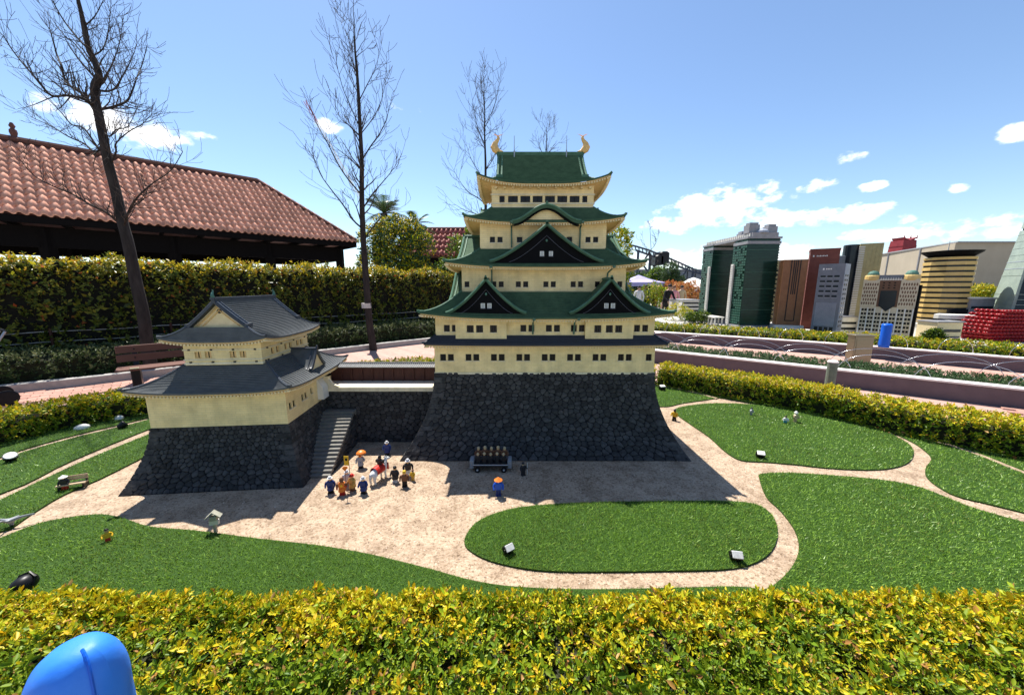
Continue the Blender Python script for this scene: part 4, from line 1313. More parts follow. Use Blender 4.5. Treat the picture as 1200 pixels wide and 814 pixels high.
# ------------------------------------------------------------------ the stair beside the turret
M['step'] = mat('step_stone', (.20, .188, .165), (.135, .127, .112), rough=.8, scale=30, bump=.3, piece=.1)
sr = thing('stone_stair', 'narrow stone stair climbing beside the turret to the causeway', 'model stair', (-1.66, 2.80, 0), R(4))
NS, RUN, RISE = 17, .66, .36
for k in range(NS):
    b = MB(); b.cbox(-.20, .115, RUN * k / NS, RUN * (k + 1) / NS + .012, RISE * k / NS - .004, RISE * (k + 1) / NS, .003)
    b.build('step', M['step'], sr)
b = MB()
b.add([(-.22, .0, 0), (.105, .0, 0), (.105, RUN + .25, 0), (-.22, RUN + .25, 0), (-.22, .012, 0), (.105, .012, 0), (.105, RUN, RISE - .03), (-.22, RUN, RISE - .03), (.105, RUN + .25, RISE - .03), (-.22, RUN + .25, RISE - .03)],
      [(0, 1, 5, 4), (4, 5, 6, 7), (7, 6, 8, 9), (1, 2, 8, 6, 5), (3, 0, 4, 7, 9), (2, 3, 9, 8)])
core = b.build('stair_core', M['mortar'], sr)
b = MB(); b.cbox(-.20, .115, RUN + .014, RUN + .13, RISE - .05, RISE, .003); b.build('landing', M['step'], sr)
st = MB()
def pt2(u, v): return Vector((.105, u, max(0.002, v * (RISE - .05) / .30 * min(1, max(.02, u / RUN)))))
def pt3(u, v): return Vector((.105, .04 + u, v * min(1, (.04 + u) / RUN) * (RISE - .04)))
r_ = random.Random(5)
cells = voronoi(.85, 1.0, .07, .19, r_)
for c in cells:
    vs, fs = stone_geo(c, face_map(pt3), .08, .008, r_)
    st.add(vs, fs)
st.build('stone_facing', M['stone'], core)['kind'] = 'stuff'
# ------------------------------------------------------------------ brick paving, kerb, planter walls
M['brick'] = mat('paving_brick', (.42, .235, .185), (.34, .19, .15), rough=.85, scale=30, bump=.3, piece=.16)
M['paving'] = brick_mat('far_paving', (.46, .29, .235), (.40, .245, .20), (.34, .25, .21), .2, .1, gap=.05, rough=.85)
M['joint'] = mat('sand_joint', (.34, .27, .22), (.28, .22, .18), rough=.95, scale=50)
M['kerb'] = mat('kerb_stone', (.40, .38, .35), (.30, .29, .27), rough=.85, scale=14, bump=.2)
M['planter'] = mat('mauve_render', (.150, .112, .120), (.118, .088, .096), rough=.8, scale=5, bump=.15, bscale=120, grime=((.085, .062, .068), 2.2, .60))
M['coping_white'] = mat('pale_coping', (.74, .70, .66), (.62, .58, .55), rough=.7, scale=9, bump=.1)
M['soil'] = mat('bark_soil', (.10, .07, .05), (.05, .035, .025), rough=1, scale=60, bump=.6)
kerb = [(-9.5, 3.2), (-7.67, 5.17), (-6.73, 5.96), (-3.84, 8.83), (-2.21, 10.3), (0.2, 12.2), (2.6, 14.0), (4.6, 15.2)]
kerb_s = smooth_path(kerb, 6)
left_pave = [tuple(p) for p in kerb_s] + [(3.5, 9.5), (1.2, 7.2), (-.6, 6.75), (-2.2, 6.5), (-3.6, 5.6), (-4.6, 4.55), (-5.9, 3.0), (-6.2, .5), (-9.5, .5)]
g = MB(); g.v = [(x, y, -.012) for x, y in left_pave]; g.f = [tuple(range(len(left_pave)))[::-1]]; g.m = [0]
pv = tag(g.build('brick_pavement', M['paving']), kind='structure')
if pv.data.polygons[0].normal.z < 0: pv.data.flip_normals()
bm_ = MB(); bm_.cbox(-.098, .098, -.048, .048, -.010, .006, .004)
brick_me = bm_.mesh('brick', M['brick'])
def bricks(parent, origin, ang, nu, nv, keep=None):
    c, s = math.cos(ang), math.sin(ang)
    n = 0
    for j in range(nv):
        for i in range(nu):
            u, v = (i + .5 * (j % 2)) * .202, j * .102
            x, y = origin[0] + u * c - v * s, origin[1] + u * s + v * c
            if keep and not keep(x, y): continue
            link_mesh('brick', brick_me, parent, (x, y, rng.uniform(-.0025, .002)), (rng.gauss(0, .004), rng.gauss(0, .004), ang + rng.gauss(0, .008)))
            n += 1
    return n
nb = bricks(pv, (-7.45, 4.15), R(45), 14, 11, lambda x, y: (x + 7.67) * .64 - (y - 5.17) * .77 > .12)
print('bricks left', nb)
g = MB()
for i in range(len(kerb_s) - 1): pass
t = kerb_s; d = unit(np.gradient(t, axis=0)); nn = np.stack([-d[:, 1], d[:, 0]], 1)
g.grid([[(*(t[i] + nn[i] * w), z) for w, z in ((0, -.02), (0, .115), (.012, .125), (.13, .125), (.13, -.02))] for i in range(len(t))])
tag(g.build('kerb', M['kerb']), kind='structure')
g = MB(); g.grid([[(*(t[i] + nn[i] * w), .06) for w in (.12, 1.0, 2.2)] for i in range(len(t))]); tag(g.build('planting_bed', M['soil']), kind='structure')

lowp = smooth_path([(.9, 9.1), (3.2, 7.34), (5.2, 5.76), (6.75, 4.56), (8.6, 3.1), (10.5, 1.6)], 6)
upp = smooth_path([(1.6, 12.0), (4.5, 10.42), (7.75, 8.23), (9.75, 6.45), (11.6, 4.6), (13.2, 2.6)], 6)
def right_of(path, dd): return offset(path, -dd)
pave_r = [tuple(p) for p in offset(lowp, -.9)][::-1] + [tuple(p) for p in right_of(upp, -.05)]
g = MB()
a_, b_ = resample(offset(lowp, 1.2), .5), resample(upp, .5)
k_ = min(len(a_), len(b_))
def take(p, k): return p[np.linspace(0, len(p) - 1, k).astype(int)]
g.grid([[(*p, -.010) for p in take(a_, k_)], [(*p, -.010) for p in take(b_, k_)]], flip=True)
pr = tag(g.build('brick_pavement', M['paving']), kind='structure')
if pr.data.polygons[0].normal.z < 0: pr.data.flip_normals()
g = MB(); k_ = 40
g.grid([[(*p, -.014) for p in take(offset(smooth_path(ring_right, 5), -.1)[::-1], k_)], [(*p, -.014) for p in take(resample(offset(lowp, .05), .3), k_)]], flip=True)
pr2 = tag(g.build('brick_pavement', M['paving']), kind='structure')
if pr2.data.polygons[0].normal.z < 0: pr2.data.flip_normals()
nb = bricks(pr2, (6.25, 4.05), R(-38), 11, 9, lambda x, y: x < 8.4 and (x - 6.9) * .61 + (y - 4.56) * .79 < -.06)
nb += bricks(pr, (8.2, 6.0), R(-45), 10, 10, lambda x, y: True)
print('bricks right', nb)
def planter_wall(name, label, path, h, th):
    root = thing(name, label, 'wall')
    t = path; d = unit(np.gradient(t, axis=0)); nn = np.stack([-d[:, 1], d[:, 0]], 1)
    g = MB(); g.grid([[(*(t[i] + nn[i] * w), z) for w, z in ((0, -.02), (0, h - .03), (th, h - .03), (th, -.02))] for i in range(len(t))]); g.build('wall_body', M['planter'], root)
    g = MB(); g.grid([[(*(t[i] + nn[i] * w), z) for w, z in ((-.02, h - .03), (-.022, h - .006), (-.015, h), (th + .015, h), (th + .022, h - .006), (th + .02, h - .03), (-.02, h - .03))] for i in range(len(t))]); 
    g.build('coping', M['coping_white'], root)
    return root
planter_wall('planter_wall', 'low mauve rendered wall with pale coping just behind the right hedge', lowp, .27, .12)
planter_wall('planter_wall', 'far low mauve wall with pale coping in front of the model city', upp, .27, .14)
g = MB(); g.grid([[(*p, .16) for p in take(offset(lowp, .11), 30)], [(*p, .16) for p in take(offset(lowp, 1.05), 30)]], flip=False)
tag(g.build('planting_bed', M['soil']), kind='structure')
hedge('ground_cover', 'low dark green ground cover planted behind the near planter wall', offset(lowp, .50), .72, .30, .034, 820, [M['leaf_cover'], M['leaf_cover']], .5, n=7, lump=.3, cat='plants')
hedge('clipped_hedge', 'golden green hedge on top of the far planter wall below the model towers', offset(upp, .46), .55, .47, .05, 560, GM, .52, n=6, lump=.12)
def hoop_mesh(w, h):
    b = MB()
    pts = [(-w / 2, 0, 0)] + [(-w / 2 * math.cos(math.pi * k / 14), 0, h * math.sin(math.pi * k / 14) ** .9) for k in range(1, 14)] + [(w / 2, 0, 0)]
    b.tube(pts, .0044, 6)
    return b.mesh('garden_hoop', M['chrome'], True)
def hoops(path, step, z, w, h, turn, label, group, x0, x1):
    t = resample(path, step); d = unit(np.gradient(t, axis=0))
    me = hoop_mesh(w, h)
    for p, q in zip(t, d):
        if not x0 < p[0] < x1: continue
        o = link_mesh('garden_hoop', me, None, (p[0], p[1], z), (rng.gauss(0, .03), rng.gauss(0, .03), math.atan2(q[1], q[0]) + turn))
        tag(o, label, 'garden hoop', group)
hoops(offset(upp, .02), .86, .27, .52, .30, R(20), 'thin steel garden hoop arching on the far wall before the city hedge', 'steel hoops on the far wall', 2.5, 11.5)
hoops(offset(lowp, 1.02), .84, .16, 1.15, .36, 0, 'thin steel garden hoop at the rear edge of the ground cover', 'steel hoops behind the ground cover', 2.2, 10.5)
hoops(offset(lowp, .16), .84, .20, 1.05, .34, 0, 'thin steel garden hoop at the front edge of the ground cover above the near wall', 'steel hoops in front of the ground cover', 2.0, 10.5)
# steel cabinet, bollard, blue covered posts
c = thing('steel_cabinet', 'brushed steel cabinet box standing before the far planter wall', 'cabinet', (7.12, 7.24, 0), R(-12))
MB().cbox(-.165, .165, -.11, .11, .06, .600, .008).build('body', M['steel'], c)
MB().cbox(-.185, .185, -.13, .13, .601, .628, .006).build('lid', M['steel'], c)
b = MB(); b.box(-.13, .13, -.1155, -.111, .14, .54); b.build('door', M['steel'], c)
b = MB(); b.box(-.15, .15, -.09, .09, 0, .06); b.build('plinth', M['black'], c)
M['bollard'] = mat('bollard_paint', (.15, .185, .14), (.10, .13, .095), rough=.5, scale=30)
bp_ = G(968, 462, 0)
b = thing('bollard', 'grey green cylindrical bollard standing in front of the near planter wall', 'bollard', (bp_[0] + .05, bp_[1] + .02, 0))
m = MB(); m.lathe([(.062, 0), (.062, .47), (.058, .482)], 18); m.build('post', M['bollard'], b, smooth=False)
m = MB(); m.lathe([(.066, .483), (.067, .50), (.050, .516), (.015, .521)], 18); m.build('cap', M['coping_white'], b)
M['vinyl'] = mat('blue_vinyl', (.012, .12, .62), (.010, .10, .52), rough=.32, scale=3, bump=.05, bscale=9)
M['vinyl_light'] = mat('light_blue_vinyl', (.035, .22, .78), (.028, .185, .70), rough=.5, scale=4, bump=.35, bscale=12, spec=.3)
bc = thing('covered_post', 'bright blue cylinder post standing on the far planter wall', 'post', (8.20, 7.80, .27))
m = MB(); m.lathe([(.090, 0), (.092, .05), (.088, .25), (.092, .48), (.088, .505)], 20); m.build('cover', M['vinyl'], bc, smooth=True)
m = MB(); m.lathe([(.088, .506), (.072, .517), (.014, .525)], 20); m.build('top', M['vinyl'], bc)
bc = thing('covered_post', 'large rounded blue vinyl cover at the lower left corner of the picture', 'post', (BLUE.x, BLUE.y, 0))
rows = []
nphi = 44
for k in range(27):
    v = k / 26
    row = []
    for i in range(nphi + 1):
        a = 2 * math.pi * i / nphi
        if v < .5:
            z = .525 * v / .5; rr = .106 + .012 * (1 - v / .5)
        else:
            t = (v - .5) / .5
            z = .525 + .170 * math.sin(t * math.pi / 2) ** .95
            rr = .106 * max(.0005, (1 - t ** 1.7)) ** .70
        rr *= 1 + .018 * math.sin(3 * a + 9 * v) + .010 * math.sin(7 * a - 14 * v)
        sh = .040 * max(0, v - .45) / .55
        seam = 1 + .008 * math.exp(-((a - 5.85) / .07) ** 2)
        row.append((rr * seam * math.cos(a) + sh, rr * seam * math.sin(a) * .88, z))
    rows.append(row)
m = MB(); m.grid(rows); m.build('cover', M['vinyl_light'], bc, smooth=True)
m = MB(); m.tube([(r_[41][0] * 1.008, r_[41][1] * 1.008, r_[31][2]) for r_ in rows[:-1]], .0035, 5); m.build('seam', M['vinyl'], bc)

# ------------------------------------------------------------------ the rear beds: low shrubs, tall hedge, rail
bed = smooth_path([(-11.0, 2.6), (-9.2, 4.6), (-8.15, 5.55), (-7.1, 6.5), (-4.4, 9.2), (-2.75, 10.75), (-.4, 12.6), (2.2, 14.6), (4.0, 15.8)], 6)
hedge('low_hedge', 'low grey green shrub hedge along the kerb under the tall hedge', bed, .75, .50, .045, 620, [M['leaf_grey'], M['leaf_dark']], .8, n=7, lump=.35, z0=.06)
tall = offset(bed, .95)
M['shade_core_dark'] = mat('shade_core_dark', (.016, .016, .010), (.006, .006, .005), rough=1, scale=30)  # darker core colour, paints the deep shade inside the tall hedge
hedge('tall_hedge', 'tall ragged hedge with amber tips below the pavilion roof', tall, .9, 1.98, .080, 760, [M['leaf_tall_top'], M['leaf_tall'], M['leaf_red']], .62, n=6, lump=.16, z0=.06, top_bias=1.6, sprig=.15, wr=.5, ypow=7, core=M['shade_core_dark'])
fl = thing('rail_fence', 'thin pale rail fence running through the foot of the tall hedge', 'fence')
fp = resample(offset(bed, .56), 1.5)
M['rail'] = mat('pale_rail', (.52, .50, .46), (.42, .40, .37), rough=.6)
for z in (.62, .80):
    m = MB(); m.tube([(*p, z + .01 * math.sin(i * 2.2)) for i, p in enumerate(resample(fp, .5))], .007, 5); m.build('rail', M['rail'], fl)
for p in fp:
    m = MB(); m.tube([(*p, .05), (*p, .86)], .022, 6); m.build('post', M['rust_brown'], fl)

# ------------------------------------------------------------------ trees
M['bark'] = mat('dark_bark', (.046, .038, .034), (.016, .013, .012), rough=.95, scale=14, bump=.8, bscale=40, stretch=(1, 1, .25))
M['twig'] = mat('twig_bark', (.075, .060, .052), (.045, .036, .032), rough=.9, scale=30)
def grow(mb, p, d, ln, r, depth, rr, up=.10, spread=.75, minr=.0022, kids=(3, 5)):
    n = 5
    pts, rad = [Vector(p)], [r]
    dv = Vector(d).normalized()
    for k in range(n):
        dv = (dv + Vector((rr.gauss(0, .13), rr.gauss(0, .13), rr.gauss(0, .10) + up))).normalized()
        pts.append(pts[-1] + dv * ln / n)
        rad.append(max(minr, r * (1 - .72 * (k + 1) / n)))
    mb.tube(pts, rad, 5 if r > .012 else 4 if r > .006 else 3, cap=False)
    if depth <= 0: return
    for _ in range(rr.randint(*kids)):
        k = rr.randint(1, n)
        q = pts[k]
        base = (pts[k] - pts[k - 1]).normalized()
        ax = base.orthogonal(); ax.rotate(Matrix.Rotation(rr.random() * 6.283, 3, base))
        nd = (base + ax * spread * (.6 + .8 * rr.random())).normalized()
        grow(mb, q, nd, ln * rr.uniform(.38, .72), max(minr, rad[k] * .62), depth - 1, rr, up, spread, minr, kids)
def poly_limb(mb, pts, r0, r1, n=7):
    s = smooth_path([tuple(p) for p in pts], 4)
    rad = [r0 + (r1 - r0) * (k / (len(s) - 1)) for k in range(len(s))]
    mb.tube([Vector(q) for q in s], rad, n)
    return [Vector(q) for q in s], rad
def bare_tree(label, D, trunk_px, limbs_px, r0, rtop, seed, twig_len, twig_n, minr, group=None, name='bare_tree', trunk_twigs=24, ground=True, depth=2, up=.12):
    rr = random.Random(seed)
    tp = [P(x, y, D + dz) for x, y, dz in trunk_px]
    if ground: tp = [Vector((tp[0].x, tp[0].y, 0.0))] + tp
    root = thing(name, label, 'tree', (tp[0].x, tp[0].y, 0), 0, group)
    o = Vector((tp[0].x, tp[0].y, 0))
    tp = [p - o for p in tp]
    mb = MB()
    s, rad = poly_limb(mb, tp, r0, rtop, 9)
    for q in range(10):                                           # knots and pruned stubs
        k = rr.randint(len(s) // 4, len(s) - 2)
        mb.ball(s[k] + Vector((rr.uniform(-1, 1), rr.uniform(-1, 1), 0)).normalized() * rad[k] * .7, rad[k] * .55, rad[k] * .5, rad[k] * .6, 6, 4)
    mb.build('trunk', M['bark'], root, smooth=True)
    tw = MB()
    for li in limbs_px:
        sgn = rr.choice((-1, 1))
        w0 = (li[0][2] if len(li[0]) > 2 else .05) * .68
        pts = [P(x, y, D + (sgn * .10 * i * rr.uniform(.4, 1.6))) - o for i, (x, y, *_) in enumerate(li)]
        lm = MB()
        ls, lr = poly_limb(lm, pts, w0, w0 * .22, 6)
        lm.build('limb', M['bark'], root, smooth=True)
        for k in range(1, len(ls)):
            for _ in range(twig_n):
                base = (ls[k] - ls[k - 1]).normalized()
                ax = base.orthogonal(); ax.rotate(Matrix.Rotation(rr.random() * 6.283, 3, base))
                nd = (base * .8 + ax * .75 + Vector((0, 0, .25))).normalized()
                if rr.random() < .6: grow(tw, ls[k], nd, twig_len * rr.uniform(.5, 1.15), max(minr * 1.5, lr[k] * .5), depth - 1, rr, up, .7, minr, (2, 4))
        grow(tw, ls[-1], (ls[-1] - ls[-2]), twig_len * .9, lr[-1], depth - 1, rr, up, .7, minr, (2, 4))
    for _ in range(trunk_twigs):
        k = rr.randint(int(len(s) * .42), len(s) - 1)
        a = rr.random() * 6.283
        nd = Vector((math.cos(a) * .8, math.sin(a) * .8, .75))
        grow(tw, s[k], nd, twig_len * rr.uniform(.8, 1.6) * (1.3 - .6 * k / len(s)), max(minr * 1.6, rad[k] * .34), depth, rr, up, .7, minr, (2, 4))
    grow(tw, s[-1], s[-1] - s[-2], twig_len * 1.2, rad[-1], depth, rr, .1, .6, minr, (3, 5))
    cr = tw.build('crown', M['twig'], root)
    cr['kind'] = 'stuff'
    return root
bare_tree('big leafless tree with a leaning dark trunk in front of the tiled pavilion', 6.35,
          [(172, 402, 0), (168, 370, 0), (158, 325, 0), (150, 285, 0), (144, 262, 0), (135, 222, .02), (127, 192, 0), (119, 152, -.02), (112, 118, 0), (111, 100, 0), (116, 88, 0), (110, 70, .03), (104, 58, 0), (100, 36, 0), (95, 14, 0), (89, -12, 0), (84, -50, 0)],
          [[(112, 130, .045), (104, 118), (94, 108), (84, 102), (76, 93), (72, 78), (66, 62), (60, 40)],
           [(112, 126, .035), (98, 116), (78, 112), (60, 112), (44, 94), (28, 76), (14, 58), (4, 42)],
           [(118, 128, .032), (130, 126), (142, 122), (150, 117), (156, 104), (160, 92), (166, 78), (172, 55)],
           [(116, 106, .026), (126, 107), (136, 103), (142, 92), (150, 78), (158, 60)],
           [(122, 168, .028), (112, 178), (98, 168), (80, 160), (60, 148), (38, 138)],
           [(131, 190, .022), (136, 178), (136, 168), (150, 155), (166, 146), (174, 138)],
           [(144, 268, .030), (150, 250), (156, 238), (166, 226), (180, 214), (200, 200), (214, 178)],
           [(140, 262, .028), (126, 250), (106, 240), (86, 228), (62, 218), (40, 206), (26, 190)],
           [(104, 58, .024), (92, 46), (76, 26), (64, 6), (50, -20)],
           [(108, 66, .018), (120, 58), (126, 40), (130, 10)],
           [(127, 186, .026), (114, 172), (98, 150), (84, 146), (70, 130), (44, 104)],
           [(100, 30, .016), (112, 18), (124, -6)], [(117, 150, .02), (128, 160), (136, 152), (150, 148), (160, 128)],
           [(116, 90, .02), (104, 74), (88, 52), (74, 40), (52, 10)], [(112, 112, .02), (122, 92), (132, 74), (140, 50), (144, 24)]],
          .098, .016, 3, .46, 2, .0024, trunk_twigs=6)
t2 = bare_tree('slender leafless tree with a white label band on its trunk left of the keep', 9.0,
          [(437, 404, 0), (433, 378, 0), (430, 340, 0), (427, 300, 0), (425, 262, 0), (424, 225, 0), (424, 190, .03), (422, 150, 0), (420, 110, 0), (418, 80, 0), (416, 58, 0), (415, 40, 0)],
          [[(425, 268, .035), (414, 258), (402, 240), (388, 222), (376, 205), (368, 185)], [(425, 230, .030), (408, 210), (396, 192), (384, 168), (374, 150), (366, 132)],
           [(424, 200, .026), (410, 186), (400, 178), (392, 172)], [(424, 188, .026), (434, 172), (444, 158), (452, 142), (458, 120)], [(425, 245, .026), (436, 228), (448, 214), (458, 202), (466, 190)],
           [(422, 150, .02), (412, 128), (402, 104), (396, 82), (388, 60)], [(420, 120, .018), (430, 100), (438, 84), (444, 66)], [(419, 90, .015), (410, 66), (404, 44), (400, 26)], [(426, 282, .028), (440, 262), (452, 250), (462, 246)],
           [(423, 170, .02), (412, 150), (400, 140), (388, 120)], [(422, 158, .018), (436, 140), (446, 120), (452, 96)]],
          .098, .014, 8, .58, 1, .0038, trunk_twigs=24)
m = MB(); q = P(428.5, 358, 9.0) - Vector((t2.location.x, t2.location.y, 0)); m.lathe([(.118, -.06), (.118, -.045), (.116, .045), (.118, .06)], 14, (q.x + .02, 9.0 - t2.location.y, q.z)); m.build('label_band', M['rail'], t2)
bare_tree('tall thin leafless tree rising behind the left roofs of the keep', 13.5,
          [(572, 390, 0), (571, 330, 0), (570, 280, 0), (569, 230, 0), (569, 190, 0), (568, 160, 0), (568, 130, 0), (567, 106, 0)],
          [[(570, 240, .03), (560, 232), (550, 226), (540, 214), (532, 200)], [(570, 215, .025), (560, 200), (552, 186), (546, 168)], [(569, 200, .025), (578, 186), (584, 172), (588, 160)], [(568, 170, .02), (560, 150), (556, 130), (552, 108)],
           [(568, 150, .02), (576, 132), (582, 114), (584, 96)], [(570, 255, .03), (556, 250), (544, 246), (534, 240)]],
          .085, .010, 21, .75, 1, .0042, trunk_twigs=26)
bare_tree('distant leafless treetop showing above the ridge of the keep', 22.0, [(640, 330, 0), (640, 240, 0), (640, 200, 0), (640, 172, 0), (641, 156, 0)],
          [[(640, 188, .03), (634, 176), (629, 166)], [(640, 182, .03), (648, 174), (656, 166)]], .10, .012, 5, .8, 1, .006, trunk_twigs=10)

def leafy(name, label, loc, clumps, L, count, mats, young, cat='tree', trunk=None, wr=.5, n=6, seed=1, group=None, sprig=None):
    root = thing(name, label, cat, loc, 0, group)
    r = np.random.default_rng(seed)
    vol = np.array([c[3] * c[4] + c[4] * c[5] + c[3] * c[5] for c in clumps]); pr_ = vol / vol.sum()
    idx = r.choice(len(clumps), count, p=pr_)
    C = np.array(clumps)[idx]
    v = unit(r.normal(0, 1, (count, 3)))
    v[:, 2] = np.where(r.random(count) < .6, np.abs(v[:, 2]), v[:, 2])
    q = .62 + .42 * r.random((count, 1)) ** .6 + .10 * np.sin(v[:, :1] * 7 + v[:, 1:2] * 5)
    Pp = C[:, :3] + v * C[:, 3:6] * q
    Pp[:, 2] = np.maximum(Pp[:, 2], .03)
    ax = unit(v + r.normal(0, .4, v.shape) + np.array([0, 0, .35]))
    B, Dr, S, LL, t = leaf_frames(Pp, ax, n, sprig or L * 1.4, L, r)
    hz = np.clip(np.repeat(v[:, 2], n) * .5 + .5, 0, 1)
    midx = np.where(r.random(len(B)) < young * (.25 + .75 * hz), 0, 1)
    o = link_mesh('crown', leaf_mesh('crown', B, Dr, S, LL, mats, midx, wr), root); o['kind'] = 'stuff'
    mb = MB()
    for (x0, y0, z0, x1, y1, z1, r_) in (trunk or []):
        mb.tube([(x0, y0, z0), ((x0 + x1) / 2 + .02, (y0 + y1) / 2, (z0 + z1) / 2), (x1, y1, z1)], [r_, r_ * .8, r_ * .5], 7)
    if trunk: mb.build('trunk', M['bark'], root)
    return root
def clump_set(seed, n, sx, sy, z0, z1, r0, r1):
    q = random.Random(seed)
    return [(q.uniform(-sx, sx), q.uniform(-sy, sy), q.uniform(z0, z1), *(q.uniform(r0, r1) for _ in range(3))) for _ in range(n)]
LIME = [M['leaf_gold'], M['leaf_lime']]
p = P(470, 300, 13.5)
leafy('broadleaf_shrub', 'large shrub with golden top and dark green skirts between bare tree and red roof', (p.x, 13.5, 0), [(-.95, 0, 3.15, .5, .6, .5), (-.35, 0, 3.5, .55, .6, .5), (.25, .1, 3.45, .55, .6, .55), (.65, 0, 3.0, .5, .6, .55), (0, -.1, 2.9, 1.0, .7, .6), (-.75, -.2, 2.3, .7, .8, .65), (.0, -.3, 2.2, .8, .8, .75), (.55, -.2, 1.9, .6, .8, .75), (-.2, -.2, 1.3, 1.1, .8, .9)], .11, 3200, [M['leaf_gold'], M['leaf_cover']], .50, 'shrub', [(0, 0, 0, 0, 0, 2.4, .12), (.3, 0, 0, .8, 0, 2, .09)], seed=3)
p = P(548, 300, 13.0)
leafy('broadleaf_shrub', 'leafy green shrub hugging the left side of the keep below the red roof', (p.x, 13.0, 0), [(-.25, 0, 2.75, .4, .5, .5), (.45, 0, 3.2, .5, .6, .6), (.3, 0, 2.3, .7, .7, .7), (-.55, -.1, 2.0, .5, .5, .45), (.1, -.2, 1.3, .9, .7, .8), (.9, 0, 2.6, .5, .5, .8)], .11, 1700, [M['leaf_lime'], M['leaf_dark']], .75, 'shrub', [(0, 0, 0, .1, 0, 2.4, .1)], seed=4)
p = P(722, 275, 14)
leafy('broadleaf_tree', 'pale green tree top peeping out behind the right roofs of the keep', (p.x, 14, 0), [(.0, 0, 3.35, .45, .5, .35), (.0, 0, 2.7, .55, .6, .6), (.0, 0, 2.0, .6, .6, .7), (-.2, 0, 1.4, .7, .6, .8)], .12, 900, LIME, .5, 'tree', [(0, 0, 0, 0, 0, 2.6, .1)], seed=5)

def palm(label, px, py, D, h_frond, seed, n=16, skirt=True):
    p = P(px, py, D); q = random.Random(seed)
    root = thing('palm_tree', label, 'palm tree', (p.x, D, 0))
    m = MB(); m.tube([(0, 0, 0), (.05, 0, p.z * .5), (0, 0, p.z)], [.17, .13, .14], 9); m.build('trunk', M['bark'], root)
    for k in range(n):
        a = 2 * math.pi * k / n + q.uniform(-.2, .2); el_ = q.uniform(-.1, 1.25)
        m = MB()
        L = h_frond * q.uniform(.8, 1.1)
        sp = []
        for i in range(9):
            t = i / 8; rr_ = L * t * math.cos(el_) ; z = p.z + L * (t * math.sin(el_) - .38 * t * t)
            sp.append(Vector((math.cos(a) * rr_, math.sin(a) * rr_, z)))
        m.tube(sp, [.02, .018, .016, .014, .012, .01, .008, .006, .004], 4)
        side = Vector((-math.sin(a), math.cos(a), 0))
        for i in range(2, 9):
            for s in (-1, 1):
                for j in (0, .5):
                    b0 = sp[i - 1].lerp(sp[i], j); dd = (sp[i] - sp[i - 1]).normalized()
                    l = L * .34 * math.sin(math.pi * min(.98, (i + j) / 9.2)) + .05
                    tip = b0 + (side * s * .8 + dd * .7 + Vector((0, 0, -.15))) * l
                    wd = dd * .022
                    m.add([b0 - wd, b0 + wd, tip], [(0, 1, 2)])
        m.build('frond', M['leaf_dark'] if k % 3 else M['leaf_cover'], root)
palm('shaggy palm tree behind the golden shrub beside the bare tree', 450, 250, 16, 1.15, 2, 22)
palm('small upright palm tree just left of the far red roof', 489, 262, 15, .85, 6, 11)

# ------------------------------------------------------------------ the tiled pavilion
M['terracotta'] = mat('terracotta_tile', (.76, .38, .25), (.63, .275, .175), rough=.75, scale=9, bump=.25, bscale=60, piece=.22)
M['terracotta_dark'] = mat('ridge_tile', (.16, .065, .05), (.10, .045, .035), rough=.8, scale=12)
M['timber_black'] = mat('dark_timber', (.010, .008, .0075), (.005, .004, .004), rough=.85, spec=.05, scale=8, stretch=(8, 8, 1))
ZE, VPX = 4.0, 1030.0
a_ = math.atan2(VPX - 600, 426); pd = Vector((math.sin(a_), math.cos(a_), 0)); pn = Vector((-pd.y, pd.x, 0))
gc = G(419, 284, ZE)
C0 = Vector((gc[0], gc[1], 0))
PWW, PHH, PLEN = 3.7, 3.2, 17.0
def ploc(u, v, z): return C0 - pd * u + pn * v + Vector((0, 0, z))     # u along the eave away from the corner, v across
pav = thing('tiled_pavilion', 'long open pavilion of dark timber under a terracotta tiled roof', 'pavilion', tuple(C0))
def pl(u, v, z): return ploc(u, v, z) - C0
b = MB()
b.add([pl(0, 0, ZE), pl(PLEN, 0, ZE), pl(PLEN, PWW, ZE + PHH), pl(PWW, PWW, ZE + PHH), pl(0, 2 * PWW, ZE), pl(PLEN, 2 * PWW, ZE)], [(0, 3, 2, 1), (4, 0, 3)[::-1], (4, 5, 2, 3)[::-1]])
b.add([pl(0, 0, ZE - .02), pl(PLEN, 0, ZE - .02), pl(PLEN, 2 * PWW, ZE - .02), pl(0, 2 * PWW, ZE - .02)], [(0, 1, 2, 3)])
roof = b.build('roof', M['terracotta_dark'], pav)
TW, TL = .26, .385
SLP = math.hypot(PWW, PHH)
def tile_mesh(shallow=False):
    b = MB()
    prof_ = []
    for k in range(9):
        t = k / 8
        prof_.append((t * TW * 1.06 - TW * .5, 0.050 * math.sin(t * 2 * math.pi) + .02 * math.sin(t * math.pi)))
    rows = []
    for v, dz in ((0, -.02), (0, .022), (TL * 1.12, .0)):
        rows.append([(x, v, z + dz + .03) for x, z in prof_])
    b.grid(rows)
    return b
tile_b = tile_mesh(); tile_me = tile_b.mesh('roof_tile', M['terracotta'], True)
up_front = (pn * PWW + Vector((0, 0, PHH))).normalized(); ex = -pd.copy()
slots = []
nrow = int(SLP / TL)
for j in range(nrow):
    s0 = j * TL; f = s0 / SLP
    u0 = PWW * f
    nc = int((PLEN - u0) / TW)
    for i in range(nc):
        u = u0 + (i + .5) * TW
        org = pl(u, PWW * f, ZE + PHH * f)
        slots.append((org, -pd, up_front))
